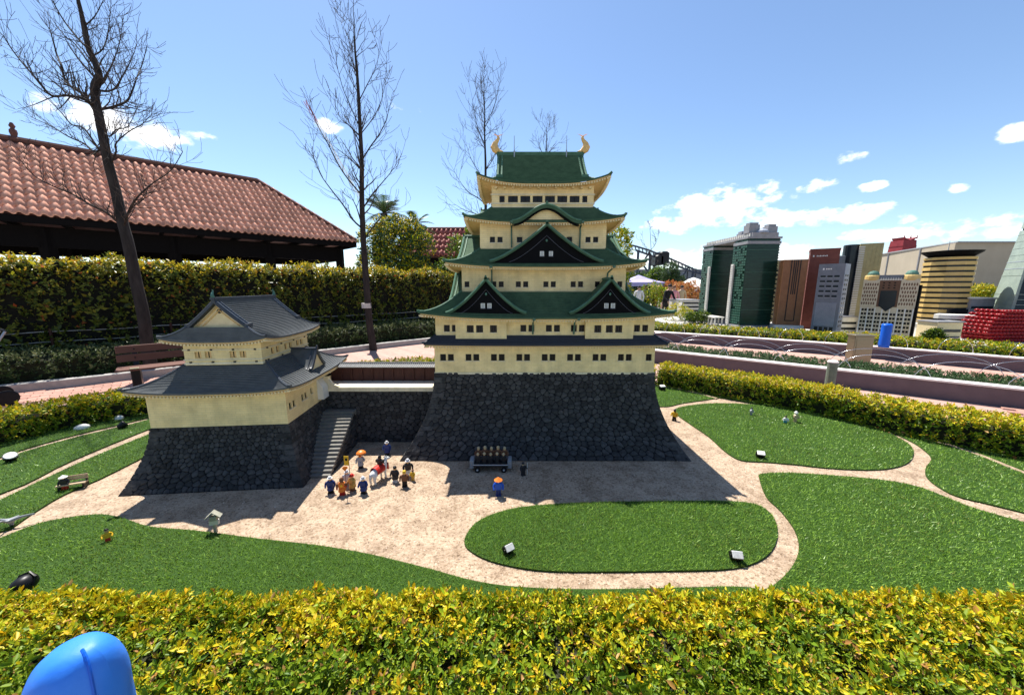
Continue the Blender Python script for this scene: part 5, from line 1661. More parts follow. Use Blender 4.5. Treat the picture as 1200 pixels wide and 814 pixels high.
# hip end facing away to the right
up_end = (-pd * PWW + Vector((0, 0, PHH))).normalized()
for j in range(nrow):
    f = j * TL / SLP; v0 = PWW * f
    for i in range(int((2 * PWW - 2 * v0) / TW)):
        slots.append((pl(PWW * f, v0 + (i + .5) * TW, ZE + PHH * f), -pn, up_end))
def proj(p):
    q = p + C0; d_ = q.z - EYE; zc = q.y * PC - d_ * PS
    return (CXP + FPX * q.x / zc, CYP - FPX * (q.y * PS + d_ * PC) / zc, q.length) if zc > .1 else (-999, 0, 99)
ranked = sorted(range(len(slots)), key=lambda i: (proj(slots[i][0])[2] + (50 if not -10 < proj(slots[i][0])[0] < 430 or i >= len(slots) * .82 else 0)))
single = set(ranked[:300])
tm = MB()
for i, (org, e1, e2) in enumerate(slots):
    e3 = e1.cross(e2)
    if e3.z < 0: e1 = -e1; e3 = -e3
    m4 = Matrix(((e1.x, e2.x, e3.x, org.x), (e1.y, e2.y, e3.y, org.y), (e1.z, e2.z, e3.z, org.z), (0, 0, 0, 1)))
    m4 = m4 @ Matrix.Rotation(rng.gauss(0, .012), 4, 'Z') @ Matrix.Translation((0, 0, rng.uniform(0, .008)))
    if i in single:
        o = link_mesh('roof_tile', tile_me, roof); o.matrix_local = m4
    else:
        tm.add([m4 @ Vector(v) for v in tile_b.v], tile_b.f)
o = tm.build('roof_tiles', M['terracotta'], roof, smooth=True); o['kind'] = 'stuff'
rm = MB(); rm.tube([pl(PWW, PWW, ZE + PHH + .05), pl(PLEN, PWW, ZE + PHH + .05)], .13, 8); rm.build('ridge', M['terracotta_dark'], roof)
rm = MB(); rm.tube([pl(0, 0, ZE + .06), pl(PWW, PWW, ZE + PHH + .06)], .11, 8); rm.build('hip', M['terracotta_dark'], roof)
rm = MB(); rm.tube([pl(0, 2 * PWW, ZE + .06), pl(PWW, PWW, ZE + PHH + .06)], .11, 8); rm.build('hip', M['terracotta_dark'], roof)
fz = None
for k in range(1, 200):
    q = pl(k * .1 + PWW, PWW, ZE + PHH)
    if proj(q)[0] < 22: fz = q; break
rm = MB(); rm.lathe([(.15, 0), (.17, .08), (.08, .17), (.11, .30), (.10, .40), (.05, .45), (.09, .54), (.04, .66)], 8, fz); rm.build('finial', M['terracotta_dark'], pav)
bb = MB()
def beam(u0, v0, u1, v1, z0, z1, w):
    a0, a1 = pl(u0, v0, 0), pl(u1, v1, 0); d_ = (a1 - a0).normalized(); n_ = Vector((-d_.y, d_.x, 0)) * w / 2
    m = MB(); m.add([a0 - n_ + Vector((0, 0, z0)), a1 - n_ + Vector((0, 0, z0)), a1 + n_ + Vector((0, 0, z0)), a0 + n_ + Vector((0, 0, z0)), a0 - n_ + Vector((0, 0, z1)), a1 - n_ + Vector((0, 0, z1)), a1 + n_ + Vector((0, 0, z1)), a0 + n_ + Vector((0, 0, z1))],
        [(0, 3, 2, 1), (4, 5, 6, 7), (0, 1, 5, 4), (1, 2, 6, 5), (2, 3, 7, 6), (3, 0, 4, 7)])
    return m
beam(.1, .06, PLEN, .06, ZE - .26, ZE - .025, .08).build('fascia', M['timber_black'], pav)
beam(.06, .1, .06, 2 * PWW, ZE - .26, ZE - .025, .08).build('fascia', M['timber_black'], pav)
for v in (.75, 2 * PWW - .75): beam(.6, v, PLEN, v, ZE - 1.02, ZE - .30, .22).build('beam', M['timber_black'], pav)
beam(.75, .6, .75, 2 * PWW - .6, ZE - 1.0, ZE - .31, .22).build('beam', M['timber_black'], pav)
for k in range(12): beam(1.4 + 1.3 * k, .2, 1.4 + 1.3 * k, 2 * PWW - .2, ZE - .24, ZE - .06, .10).build('rafter', M['timber_black'], pav)
for u in (.75, 4.1, 7.6, 11.0, 14.2):
    for v in (.75, 2 * PWW - .75):
        q = pl(u, v, 0); m = MB(); m.cbox(q.x - .17, q.x + .17, q.y - .17, q.y + .17, 0, ZE - .30, .03); m.build('post', M['timber_black'], pav)
beam(3.2, 2 * PWW - .2, PLEN, 2 * PWW - .2, 0.0, 2.55, .10).build('rear_wall', M['rust_brown'], pav)
for k in range(9): 
    u = 3.4 + 1.5 * k
    beam(u, 2 * PWW - .30, u + 1.15, 2 * PWW - .30, 1.3, 2.35, .06).build('hanging_panel', M['timber_black'] if k % 3 else M['rust_brown'], pav)

# a second tiled roof farther off
h2 = thing('tiled_house', 'small building with a red tiled roof behind the shrubs left of the keep', 'building', (P(505, 300, 19).x, 19, 0))
zt, zb = P(500, 269, 21).z, P(500, 300, 19).z
M['tile_red'] = mat('red_tile', (.40, .10, .075), (.28, .07, .05), rough=.6, scale=12, piece=.2)
b = MB(); b.box(-1.7, 2.6, .4, 3.4, 0, zb - .05); b.build('wall', M['timber_black'], h2)
b = MB(); b.add([(-2.2, 0, zb), (2.6, 0, zb), (2.6, 2, zt), (-.9, 2, zt), (2.6, 4, zb), (-2.2, 4, zb)], [(0, 1, 2, 3), (3, 2, 4, 5), (0, 3, 5)]); rf2 = b.build('roof', M['terracotta_dark'], h2)
tm = MB(); s2 = math.hypot(2, zt - zb)
for j in range(5):
    f = j / 5
    x0 = -2.2 + 1.3 * f
    for i in range(int((2.6 - x0) / TW)):
        m4 = Matrix.Translation((x0 + .16 + TW * i, 2 * f, zb + (zt - zb) * f + .01)) @ Matrix.Rotation(math.atan2(zt - zb, 2), 4, 'X')
        tm.add([m4 @ Vector(v) for v in tile_b.v], tile_b.f)
o = tm.build('roof_tiles', M['tile_red'], rf2, smooth=True); o['kind'] = 'stuff'
m = MB(); m.tube([(-.9, 2, zt + .04), (2.6, 2, zt + .04)], .10, 7); m.build('ridge', M['terracotta_dark'], rf2)
m = MB(); m.tube([(-2.2, 0, zb + .04), (-.9, 2, zt + .04)], .08, 7); m.build('hip', M['terracotta_dark'], rf2)
# ------------------------------------------------------------------ the model city on its plinth
PLZ = .36
M['plinth'] = mat('city_paving', (.46, .44, .41), (.36, .345, .32), rough=.85, scale=6)
g = MB()
edge = resample(offset(upp, .72), .6)
out = [(p[0] + 14, p[1] + 9) for p in edge]
g.grid([[(*p, PLZ) for p in edge], [(*p, PLZ) for p in out]], flip=False)
g.grid([[(*p, -.02) for p in edge], [(*p, PLZ) for p in edge]])
tag(g.build('city_plinth', M['plinth']), kind='structure')
M['glass_green'] = mat('green_glass', (.014, .052, .038), (.007, .028, .022), rough=.18, scale=3, stretch=(1, 1, 6), detail=2)
M['glass_green_lit'] = mat('green_glass_lit', (.050, .130, .092), (.028, .085, .06), rough=.35, scale=5)  # lighter copy of the green glass for parts shown as lit
M['glass_dark'] = mat('dark_glass', (.020, .028, .034), (.012, .016, .02), rough=.15, scale=3)
M['grey_plate'] = mat('grey_plate', (.30, .30, .31), (.22, .22, .23), rough=.55, scale=8)
M['pale_plate'] = mat('pale_plate', (.66, .63, .57), (.55, .53, .48), rough=.55, scale=8)
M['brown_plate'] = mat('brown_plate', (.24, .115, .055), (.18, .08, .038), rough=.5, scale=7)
M['brown_plate_lit'] = mat('sunlit_brown_plate', (.42, .20, .085), (.34, .15, .06), rough=.5, scale=7)
M['red_plate'] = mat('brick_red_plate', (.20, .062, .045), (.15, .045, .034), rough=.6, scale=7)
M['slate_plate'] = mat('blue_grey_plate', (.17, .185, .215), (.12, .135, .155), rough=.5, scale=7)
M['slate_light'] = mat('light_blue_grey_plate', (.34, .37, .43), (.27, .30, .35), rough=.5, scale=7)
M['khaki_plate'] = mat('khaki_plate', (.40, .34, .17), (.31, .26, .125), rough=.55, scale=7)
M['gold_plate'] = mat('golden_plate', (.62, .44, .17), (.50, .34, .12), rough=.42, scale=7)
M['sand_wall'] = mat('sand_wall', (.37, .315, .235), (.31, .265, .195), rough=.8, scale=.6, bump=.1)
M['maroon'] = mat('maroon_cladding', (.24, .028, .034), (.17, .02, .026), rough=.55, scale=2)
M['red_stud'] = mat('red_plastic', (.27, .010, .013), (.19, .007, .010), rough=.35, scale=6)

def base(x, y, D): return P(x, y, D)
# twin green towers joined by a roof deck: one tower nearer, one behind it
D = 10.5
ux0, ux1 = base(866, 381, D).x, base(904, 381, D).x - .02
uz = base(875, 272, D).z
um = thing('twin_tower_building', 'green glass twin tower model joined at the top by a grey roof deck', 'model building', (ux0, D, PLZ))
UW = ux1 - ux0; UH = uz - PLZ - .12; DEP = .64; GAP = 1.12
def tower(y0, dep):
    b = MB(); b.box(.015, UW - .015, y0 + .015, y0 + dep - .015, .10, UH)
    t = b.build('tower', M['glass_green'], um)
    nfl = 34
    l = MB()
    for k in range(nfl):
        z = .12 + (UH - .14) * k / nfl
        pr = 0 if k % 2 else .004
        l.box(-pr, UW + pr, y0 - pr, y0 + dep + pr, z, z + .022)
    o = l.build('floor_bands', M['glass_green'], t); o['kind'] = 'stuff'
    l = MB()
    for k in range(nfl):                                          # narrow end plates coloured lighter, as if the sun fell on them
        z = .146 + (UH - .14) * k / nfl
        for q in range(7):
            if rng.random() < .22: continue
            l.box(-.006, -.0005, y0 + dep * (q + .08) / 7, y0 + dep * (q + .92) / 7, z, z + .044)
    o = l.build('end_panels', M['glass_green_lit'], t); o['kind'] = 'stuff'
    l = MB()                                                       # a few paler strips, light caught on the glass painted in
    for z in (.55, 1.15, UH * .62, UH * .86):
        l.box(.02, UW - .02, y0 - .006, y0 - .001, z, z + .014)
    l.build('glint_strips', M['glass_green_lit'], t)['kind'] = 'stuff'
    l = MB(); l.box(-.03, UW + .03, y0 - .03, y0 + dep + .03, 0, .10); l.build('plinth', M['grey_plate'], t)
    l = MB(); l.box(-.012, UW + .012, y0 - .012, y0 + dep + .012, UH - .20, UH - .12); l.box(-.02, UW + .02, y0 - .02, y0 + dep + .02, UH - .05, UH); l.build('cornice', M['grey_plate'], t)
    return t
t1 = tower(0, DEP); t2_ = tower(DEP + GAP, DEP)
for y0 in (DEP - .16, DEP + GAP + .02):                            # pale lattice lift shafts on the ends
    b = MB(); b.box(-.05, -.012, y0, y0 + .13, 0, UH * .72)
    for k in range(26): b.box(-.058, -.05, y0 + .01, y0 + .12, .04 + k * UH * .0272, .075 + k * UH * .0272)
    b.build('lift_shaft', M['pale_plate'], um)
b = MB(); b.box(.10, UW - .10, -.02, 2 * DEP + GAP, UH, UH + .11); b.box(.0, UW, DEP - .2, DEP + GAP + .25, UH - .06, UH - .001)
b.build('roof_deck', M['grey_plate'], um)
b = MB()
for k in range(24): b.box(.07, .099, .05 + k * .098, .11 + k * .098, UH + .01, UH + .10)
b.build('deck_fins', M['pale_plate'], um)['kind'] = 'stuff'
for x, y, w, h in ((.06, .1, .30, .34), (UW - .32, .12, .27, .30), (.35, .9, .2, .22)):
    b = MB(); b.box(x, x + w, y, y + .25, UH + .112, UH + h); b.box(x + .03, x + w - .03, y + .03, y + .22, UH + h, UH + h + .06); b.build('roof_plant', M['grey_plate'], um)
b = MB(); b.lathe([(.17, 0), (.16, .05), (.09, .10), (.02, .12)], 12, (UW * .45, .08, UH + .11)); b.build('dome', M['slate_light'], um)
b = MB()
for k in range(5): b.box(-.34, -.30, DEP + .05 + .19 * k, DEP + .08 + .19 * k, 0, .24); b.box(-.12, -.08, DEP + .05 + .19 * k, DEP + .08 + .19 * k, 0, .26)
b.box(-.36, -.06, DEP + .02, DEP + .86, .25, .29); b.build('entrance_canopy', M['pale_plate'], um)

def block(name, label, D, xl, xr, ytop, dep, bodymat, rz=0.0, cat='model building', xref=None):
    mid = base((xl + xr) / 2, 345, D).x
    def pxx(X, Y): return CXP + FPX * X / (Y * PC + .4 * PS)
    lo_, hi_ = .05, 9.0
    for _ in range(40):
        w_ = (lo_ + hi_) / 2
        dpx = pxx(mid + math.cos(rz) * w_ / 2, D + math.sin(rz) * w_ / 2) - pxx(mid - math.cos(rz) * w_ / 2, D - math.sin(rz) * w_ / 2)
        if dpx < xr - xl: lo_ = w_
        else: hi_ = w_
    x0, x1 = mid - w_ / 2, mid + w_ / 2
    h = base((xl + xr) / 2, ytop, D).z - PLZ
    t = thing(name, label, cat, ((x0 + x1) / 2, D, PLZ), rz)
    w = x1 - x0
    b = MB(); b.box(-w / 2, w / 2, 0, dep, 0, h); body = b.build('body', bodymat, t)
    return t, body, w, h, dep
# brown slab with dark vertical grooves
t, body, w, h, dep = block('office_tower', 'brown slab tower with dark vertical grooves and a flank coloured brighter as if sunlit', 10.0, 914, 942, 304, .40, M['brown_plate'], R(-22))
b = MB(); b.box(-w / 2 - .008, -w / 2 - .0005, 0, dep, 0, h); b.build('flank', M['brown_plate_lit'], t)  # lighter sheet on the left side, sunlight put into its colour
for x, z0_ in ((-.17, .30), (-.06, h * .52), (.02, h * .52), (.10, h * .52), (.20, .30)):
    m = MB(); m.box(w * x - .012, w * x + .012, -.006, -.0005, z0_, h - .005); m.build('groove', M['black'], t)
m = MB(); m.box(-w * .17 - .012, w * .2 + .012, -.006, -.0005, .275, .2995); m.build('groove', M['black'], t)
m = MB(); m.box(-w / 2 - .06, w / 2 + .06, -.10, dep + .05, 0, .16); m.build('podium', M['pale_plate'], t)
# tall brick red slab
t, body, w, h, dep = block('office_tower', 'tall plain brick red slab tower with small white sign marks at its top', 10.4, 943, 977, 292, .6, M['red_plate'], R(-36))
for k in range(18):
    m = MB(); m.box(-w / 2 - .006, w / 2 + .006, -.006, dep + .006, .12 + k * (h - .3) / 18, .134 + k * (h - .3) / 18); m.build('course', M['red_plate'], t)
m = MB(); m.box(-w / 2 - .01, w / 2 + .01, -.01, dep + .01, h - .035, h + .02); m.build('parapet', M['red_plate'], t)
m = MB()
m.box(-w * .40, -w * .35, -.005, -.0005, h - .20, h - .155)
for k in range(7): m.box(-w * .27 + k * w * .055, -w * .235 + k * w * .055, -.005, -.0005, h - .195, h - .160 - .01 * (k % 2))
m.build('roof_sign', M['white_plastic'], t)['kind'] = 'stuff'
# blue grey office with window rows
t, body, w, h, dep = block('office_tower', 'blue grey office tower with rows of dark windows above a ribbed lower front', 9.3, 955, 985, 309, .55, M['slate_plate'], R(-52))
wm = MB(); wm.box(0, w * .20, -.005, -.0005, 0, .052, 0); wm.box(-.004, w * .20 + .004, -.012, -.0055, -.012, -.001, 1); wmesh = wm.mesh('window', [M['glass_dark'], M['slate_light']])
for r_ in range(5):
    for c_ in range(3): link_mesh('window', wmesh, t, (-w * .38 + c_ * w * .265, 0, h - .34 - r_ * .125))
m = MB()
for k in range(20): m.box(-w * .40 + k * w * .04, -w * .40 + k * w * .04 + .010, -.010, -.0005, .22, h - .98)
m.build('ribs', M['slate_light'], t)['kind'] = 'stuff'
for k in range(4): m = MB(); m.box(-w * .36 + k * w * .2, -w * .22 + k * w * .2, -.006, -.0005, .03, .19); m.build('shopfront', M['glass_dark'], t)
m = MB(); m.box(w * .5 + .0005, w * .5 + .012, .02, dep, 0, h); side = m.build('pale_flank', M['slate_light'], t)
wm = MB(); wm.box(-.001, .006, 0, .10, 0, .05); wf = wm.mesh('window', M['glass_dark'])
for r_ in range(12):
    for c_ in range(2): link_mesh('window', wf, t, (w * .5 + .012, .10 + .22 * c_, .2 + r_ * (h - .4) / 12))
m = MB(); m.box(-w * .33, -w * .27, -.005, -.0005, h - .15, h - .105)
for k in range(4): m.box(-w * .2 + k * w * .06, -w * .165 + k * w * .06, -.005, -.0005, h - .145, h - .112)
m.build('roof_sign', M['white_plastic'], t)['kind'] = 'stuff'
# khaki tower with dark round shaft
t, body, w, h, dep = block('office_tower', 'khaki tower with fine horizontal ribs and a dark rounded shaft on its left', 11.2, 999, 1026, 285, .7, M['khaki_plate'], R(-38))
m = MB()
for k in range(44): m.box(-w / 2 - .010, -w / 2 + .12, -.010, dep, .1 + k * (h - .15) / 44, .128 + k * (h - .15) / 44)
m.build('ribs', M['pale_plate'], t)['kind'] = 'stuff'
for k in range(5): m = MB(); m.box(-w * .30 + k * w * .17, -w * .30 + k * w * .17 + .008, -.006, -.0005, .1, h - .03); m.build('rib', M['khaki_plate'], t)
m = MB(); m.lathe([(.21, 0), (.21, h - .02), (.19, h)], 18, (-w / 2 - .16, .25, 0)); m.build('shaft', M['glass_dark'], t, smooth=False)
m = MB(); m.lathe([(.15, 0), (.15, h * .86), (.13, h * .87)], 14, (-w / 2 - .42, .15, 0)); m.build('shaft', M['slate_plate'], t, smooth=False)
m = MB(); m.box(-w / 2 - .8, w / 2 + .3, -.3, .9, 0, .20); m.build('podium', M['pale_plate'], t)
# two-towered building with domes and a diamond pattern
D = 8.9
M['cream_model'] = mat('cream_model', (.62, .54, .38), (.50, .43, .30), rough=.55, scale=8)
t, body, w, h, dep = block('domed_building', 'cream building with two green domed towers and diamond patterned upper walls', D, 1009, 1073, 327, .55, M['cream_model'], R(-50))
M['diamond'] = mat('diamond_brown', (.16, .085, .05), (.11, .06, .035), rough=.5, scale=9)
tw = w * .30; UZ = h * .98; th_ = .30
bodyc = M['pale_plate']
m = MB(); m.box(-w * .20, w * .20, -.004, -.0005, h * .52, h - .02); rec = m.build('recess', M['diamond'], t)
m = MB(); m.prism([(-w * .15, -.02), (w * .15, -.02), (w * .15, -.0045), (-w * .15, -.0045)], h * .54, h * .80); m.build('bay', M['glass_dark'], t)
m = MB(); m.add([(-w * .15, -.02, h * .54), (w * .15, -.02, h * .54), (0, -.02, h * .44), (-w * .15, -.001, h * .54), (w * .15, -.001, h * .54), (0, -.001, h * .44)], [(0, 2, 1), (3, 4, 5), (0, 3, 5, 2), (2, 5, 4, 1)]); m.build('bay_foot', M['glass_dark'], t)
wm = MB(); wm.box(0, .042, -.004, -.0005, 0, .055); wq = wm.mesh('window', M['window_dark'])
for r_ in range(6):
    for c_ in range(7):
        for q in (0, .055):
            if 2 <= c_ <= 4 and r_ > 4: continue
            link_mesh('window', wq, t, (-w * .46 + c_ * w * .137 + q, 0, .12 + r_ * .100))
for r_ in range(3):
    for c_ in range(3): link_mesh('window', wq, t, (-w * .13 + c_ * w * .1, -.004, h * .84 + r_ * .06)).scale = (.8, 1, .5)
for k in range(8): m = MB(); m.box(-w * .485 + k * w * .1375, -w * .485 + k * w * .1375 + .018, -.009, -.0005, .02, h * .50); m.build('pilaster', M['white_plastic'], t)
for s in (-1, 1):
    x0 = -w * .5 if s < 0 else w * .5 - tw
    m = MB(); m.box(x0 - .006, x0 + tw + .006, -.012, th_, h * .52, UZ); tt = m.build('tower', M['cream_model'], t)
    m = MB()
    for r_ in range(6):
        for c_ in range(6):
            cx, cz = x0 + tw * (c_ + .5 + .5 * (r_ % 2)) / 6.5, h * .55 + (UZ - h * .58) * (r_ + .4) / 6
            a, bq = tw / 17.5, (UZ - h * .58) / 13
            m.add([(cx - a, -.0165, cz), (cx, -.0165, cz - bq), (cx + a, -.0165, cz), (cx, -.0165, cz + bq)] + [(cx - a, -.012, cz), (cx, -.012, cz - bq), (cx + a, -.012, cz), (cx, -.012, cz + bq)], [(0, 1, 2, 3), (4, 5, 1, 0), (5, 6, 2, 1), (6, 7, 3, 2), (7, 4, 0, 3)])
    m.build('diamonds', M['diamond'], tt)['kind'] = 'stuff'
    cx = x0 + tw / 2
    m = MB(); m.lathe([(tw * .50, 0), (tw * .56, .03), (tw * .54, .10), (tw * .48, .13)], 16, (cx, .12, UZ)); m.build('drum', M['gold_plate'], tt)
    m = MB(); m.lathe([(tw * .40, .13), (tw * .38, .17), (tw * .28, .215), (tw * .08, .235)], 16, (cx, .12, UZ)); m.build('dome', M['patina'], tt)
m = MB(); m.box(-w * .22, w * .22, .02, .22, h, h + .10); m.build('roof_hall', M['slate_plate'], t)
m = MB()
for k in range(9): m.add([(-w * .2 + k * w * .045, -.01, h - .03), (-w * .16 + k * w * .045, -.01, h - .03), (-w * .18 + k * w * .045, -.01, h + .04), (-w * .2 + k * w * .045, .01, h - .03), (-w * .16 + k * w * .045, .01, h - .03), (-w * .18 + k * w * .045, .01, h + .04)], [(0, 1, 2), (5, 4, 3), (0, 2, 5, 3), (1, 4, 5, 2)])
m.build('cresting', M['pale_plate'], t)['kind'] = 'stuff'
m = MB(); m.box(w * .5 + .0005, w * .5 + .05, .01, dep, 0, h * .9); m.build('dark_flank', M['gable_black'], t)
# golden drum tower with a dark saucer on top
D = 9.0
x0, x1 = base(1083, 345, D + .5).x, base(1133, 345, D + .5).x
hh_ = base(1118, 302, D + .5).z - PLZ
gd = thing('round_tower', 'golden banded round tower topped by a dark saucer disc', 'model building', ((x0 + x1) / 2 - .06, D + .5, PLZ))
RR = (x1 - x0) / 2 * .84
nb_ = 12
for k in range(nb_):
    z = .30 + (hh_ - .36) * k / nb_; st_ = (hh_ - .36) / nb_
    m = MB(); m.lathe([(RR, z), (RR, z + st_ * .62)], 10, (0, 0, 0)); m.build('floor_band', M['gold_plate'], gd)
m = MB(); m.lathe([(RR * .955, .28), (RR * .955, hh_ - .05)], 10); m.build('core', M['glass_dark'], gd)
m = MB(); m.lathe([(RR * .98, hh_ - .06), (RR * 1.0, hh_ - .04), (RR * 1.0, hh_), (RR * .9, hh_ + .005)], 10); m.build('crown_band', M['gold_plate'], gd)
m = MB(); m.lathe([(RR * .80, hh_ + .006), (RR * 1.10, hh_ + .12), (RR * 1.15, hh_ + .155), (RR * .3, hh_ + .19)], 24); m.build('saucer', M['gable_black'], gd)
m = MB(); m.tube([(-.1, 0, hh_ + .14), (-.1, 0, hh_ + .42)], [.012, .006], 5); m.build('mast', M['rail'], gd)
m = MB(); m.cbox(-RR * 1.15, RR * 1.2, -RR * 1.15, RR, .0, .24, .02); m.box(-RR * 1.2, RR * 1.25, -RR * 1.2, RR * 1.02, .241, .275); m.build('podium', M['white_plastic'], gd)
m = MB(); rows = [[(-.05 + .62 * math.cos(a) * k_, -.45 - .42 * math.sin(a) * k_, .44 + dz) for a in [math.pi * q / 14 for q in range(15)]] for k_, dz in ((1, 0), (1, .10), (.8, .12))]
m.grid(rows); m.build('curved_canopy', M['white_plastic'], gd)
m = MB(); m.box(-.35, .28, -RR * 1.02, -RR * .93, .50, .66); m.build('opening', M['black'], gd)
for k in range(3): m = MB(); m.box(-.5 + .42 * k, -.2 + .42 * k, -RR * 1.16, -RR * 1.151, .03, .2); m.build('shopfront', M['glass_dark'], gd)
# red stepped building of rounded studs
D = 7.9
x0 = base(1136, 390, D).x + .42
rs = thing('studded_building', 'glossy red stepped building made of rows of rounded studs', 'model building', (x0, D, PLZ))
LN = 2.3; rows_ = 9
zt = base(1170, 363, D).z - PLZ
m = MB(); m.box(.42, LN, .06, .6, 0, zt * .93); core = m.build('core', M['red_stud'], rs)
sb = MB(); sb.ball((0, 0, 0), .046, .05, .040, 8, 5); sm_ = sb.mesh('stud', M['red_stud'], True)
n_s = 0
for r_ in range(rows_):
    z = zt * (r_ + .5) / rows_
    ind = .42 * (max(0, (r_ - 3)) / 6) ** 2 + .06 * max(0, 2 - r_)
    k = 0
    x = ind + .05
    while x < LN:
        if x < 1.6 and n_s < 300:
            link_mesh('stud', sm_, rs, (x, .045 + .008 * (r_ % 2), z)); n_s += 1
        x += .082
    for q in range(6):
        link_mesh('stud', sm_, rs, (ind + .06 + .0 * q, .10 + .09 * q, z))
m = MB(); m.box(.5, LN, .1, .55, zt * .93 + .001, zt * .97); m.build('roof', M['red_plate'], rs)
# tall tapered tower at the right edge
D = 8.3
pA = [base(1165, 362, D), base(1197, 207, D)]
tp_ = thing('tapered_tower', 'tall grey green tapering skyscraper cut by the right edge of the picture', 'model building', (pA[0].x + 1.26, D + .25, PLZ), R(-35))
Hc = base(1200, 262, D).z - PLZ
def taper(z): return .56 - .085 * z
m = MB()
def frus(z0_, z1_, k=1.0, mi=0):
    a, b2 = taper(z0_) * k, taper(z1_) * k
    m.add([(-a, -a, z0_), (a, -a, z0_), (a, a, z0_), (-a, a, z0_), (-b2, -b2, z1_), (b2, -b2, z1_), (b2, b2, z1_), (-b2, b2, z1_)], [(0, 3, 2, 1), (4, 5, 6, 7), (0, 1, 5, 4), (1, 2, 6, 5), (2, 3, 7, 6), (3, 0, 4, 7)], mi)
M['sage_plate'] = mat('sage_plate', (.30, .36, .30), (.22, .27, .23), rough=.5, scale=5)
frus(0, Hc - .06); m.build('shaft', M['sage_plate'], tp_)
m = MB(); frus(Hc - .06, Hc, .92); m.build('slot', M['gable_black'], tp_)
m = MB(); frus(Hc, Hc + 1.25); m.build('head', M['sage_plate'], tp_)
for k in range(16):
    m = MB(); z = .2 + k * .12 if k < 8 else .2 + k * .16
    frus(z, z + .012, 1.012); m.build('floor_line', M['slate_light'] if k in (9, 10) else M['sage_plate'], tp_)
m = MB()
a, b2 = taper(.05), taper(Hc - .1)
m.add([(-a * .9, -a - .004, .05), (a * .9, -a - .004, .05), (b2 * .9, -b2 - .004, Hc - .1), (-b2 * .9, -b2 - .004, Hc - .1)], [(0, 1, 2, 3)]); m.build('glass_front', M['glass_dark'], tp_)
# small pieces between the towers
sm_list = [('model_pavilion', 'small white flat roofed model hall beside the khaki tower', 9.6, 990, 1010, 372, .4, M['white_plastic']), ('model_block', 'striped beige model block squeezed behind the green twin towers', 12.6, 905, 922, 306, .5, M['khaki_plate']),
           ('model_block', 'low dark grey model block behind the brown slab tower', 11.6, 928, 946, 340, .5, M['slate_plate']), ('model_pavilion', 'low sandy model block right of the golden round tower', 7.9, 1106, 1136, 378, .4, M['cream_plain']),
           ('model_pavilion', 'pale grey model block leaning behind the red studded building', 9.0, 1140, 1168, 350, .5, M['grey_plate']), ('model_block', 'long low pale roofed hall left of the green twin towers', 14.5, 800, 822, 352, 1.2, M['pale_plate'])]
for nm, lb, D, xl, xr, yt, dep, mm in sm_list:
    t, body, w, h, dp = block(nm, lb, D, xl, xr, yt, dep, mm)
    m = MB(); m.box(-w / 2 - .02, w / 2 + .02, -.02, dp + .02, h + .0005, h + .03); m.build('roof', M['grey_plate'] if mm is not M['grey_plate'] else M['white_plastic'], t)
    for k in range(max(1, int(h / .16))):
        m = MB(); m.box(-w / 2 + .03, w / 2 - .03, -.008, -.0005, .08 + .15 * k, .14 + .15 * k); m.build('window_band', M['glass_dark'], t)
leafy('model_shrub', 'yellow green clipped shrub right of the golden round tower', (P(1150, 340, 9.6).x, 9.6, PLZ), [(-.3, 0, 1.0, .25, .2, .14), (0, 0, 1.08, .25, .2, .16), (.3, 0, 1.02, .24, .2, .15), (-.05, 0, .85, .4, .25, .15)], .05, 900, [M['leaf_gold'], M['leaf_lime']], .7, 'shrub', [(0, 0, 0, 0, 0, .9, .05)], seed=9)
for i_, (px_, py_, D, s_, lb) in enumerate(((795, 372, 13.0, .42, 'bright yellow shrub at the corner behind the right roofs of the keep'), (822, 377, 11.8, .22, 'small round green shrub before the left foot of the twin towers'), (812, 376, 12.0, .2, 'dark little bush at the left end of the city hedge'), (1096, 387, 7.9, .10, 'low dark green bush in front of the golden round tower'))):
    p = P(px_, py_, D)
    leafy('model_shrub', lb, (p.x, D, PLZ - .1), [(0, 0, .25, s_, s_, s_ * 1.1), (s_ * .6, 0, .18, s_ * .7, s_ * .7, s_ * .8), (-s_ * .6, .05, .2, s_ * .8, s_ * .7, s_ * .9)], .05, 420, LIME if i_ == 0 else [M['leaf_lime'], M['leaf_dark']], .8 if i_ == 0 else .5, 'shrub', None, seed=20 + i_)

# ------------------------------------------------------------------ beyond: real buildings, ride, tents, trees, visitors
z1 = P(1120, 284, 30).z
cB = G(1120, 284.5, z1); lB = G(1010, 302, z1); rB = G(1192, 284.5, z1)
bb = thing('warehouse_building', 'large plain sand coloured building standing behind the model city', 'building', (cB[0], cB[1], 0))
def loc(p): return (p[0] - cB[0], p[1] - cB[1])
lb_, rb_ = loc(lB), loc((rB[0] * 1.25, rB[1] * 1.0)); bk = (lb_[0] + rb_[0], lb_[1] + rb_[1])
m = MB(); m.prism([(0, 0), rb_, bk, lb_], 0, z1); m.build('wall', M['sand_wall'], bb)
m = MB(); m.prism([(-.1, -.2), (rb_[0] + .2, rb_[1] - .2), (bk[0], bk[1] + .2), (lb_[0] - .2, lb_[1])], z1 + .001, z1 + .10); m.build('parapet', M['grey_plate'], bb)
for f in (.28, .62):
    q = (lb_[0] * f, lb_[1] * f); m = MB(); m.tube([(q[0] - .1, q[1] - .1, 0), (q[0] - .1, q[1] - .1, z1)], .07, 6); m.build('rain_pipe', M['grey_plate'], bb)
D = 62
p0, p1 = P(1045, 302, D), P(1069, 282, D)
mt = thing('maroon_tower', 'maroon tower with flared roof edge rising behind the sand coloured building', 'building', ((p0.x + p1.x) / 2, D, 0))
wb, wt = (p1.x - p0.x) * .56, (p1.x - p0.x) * .36
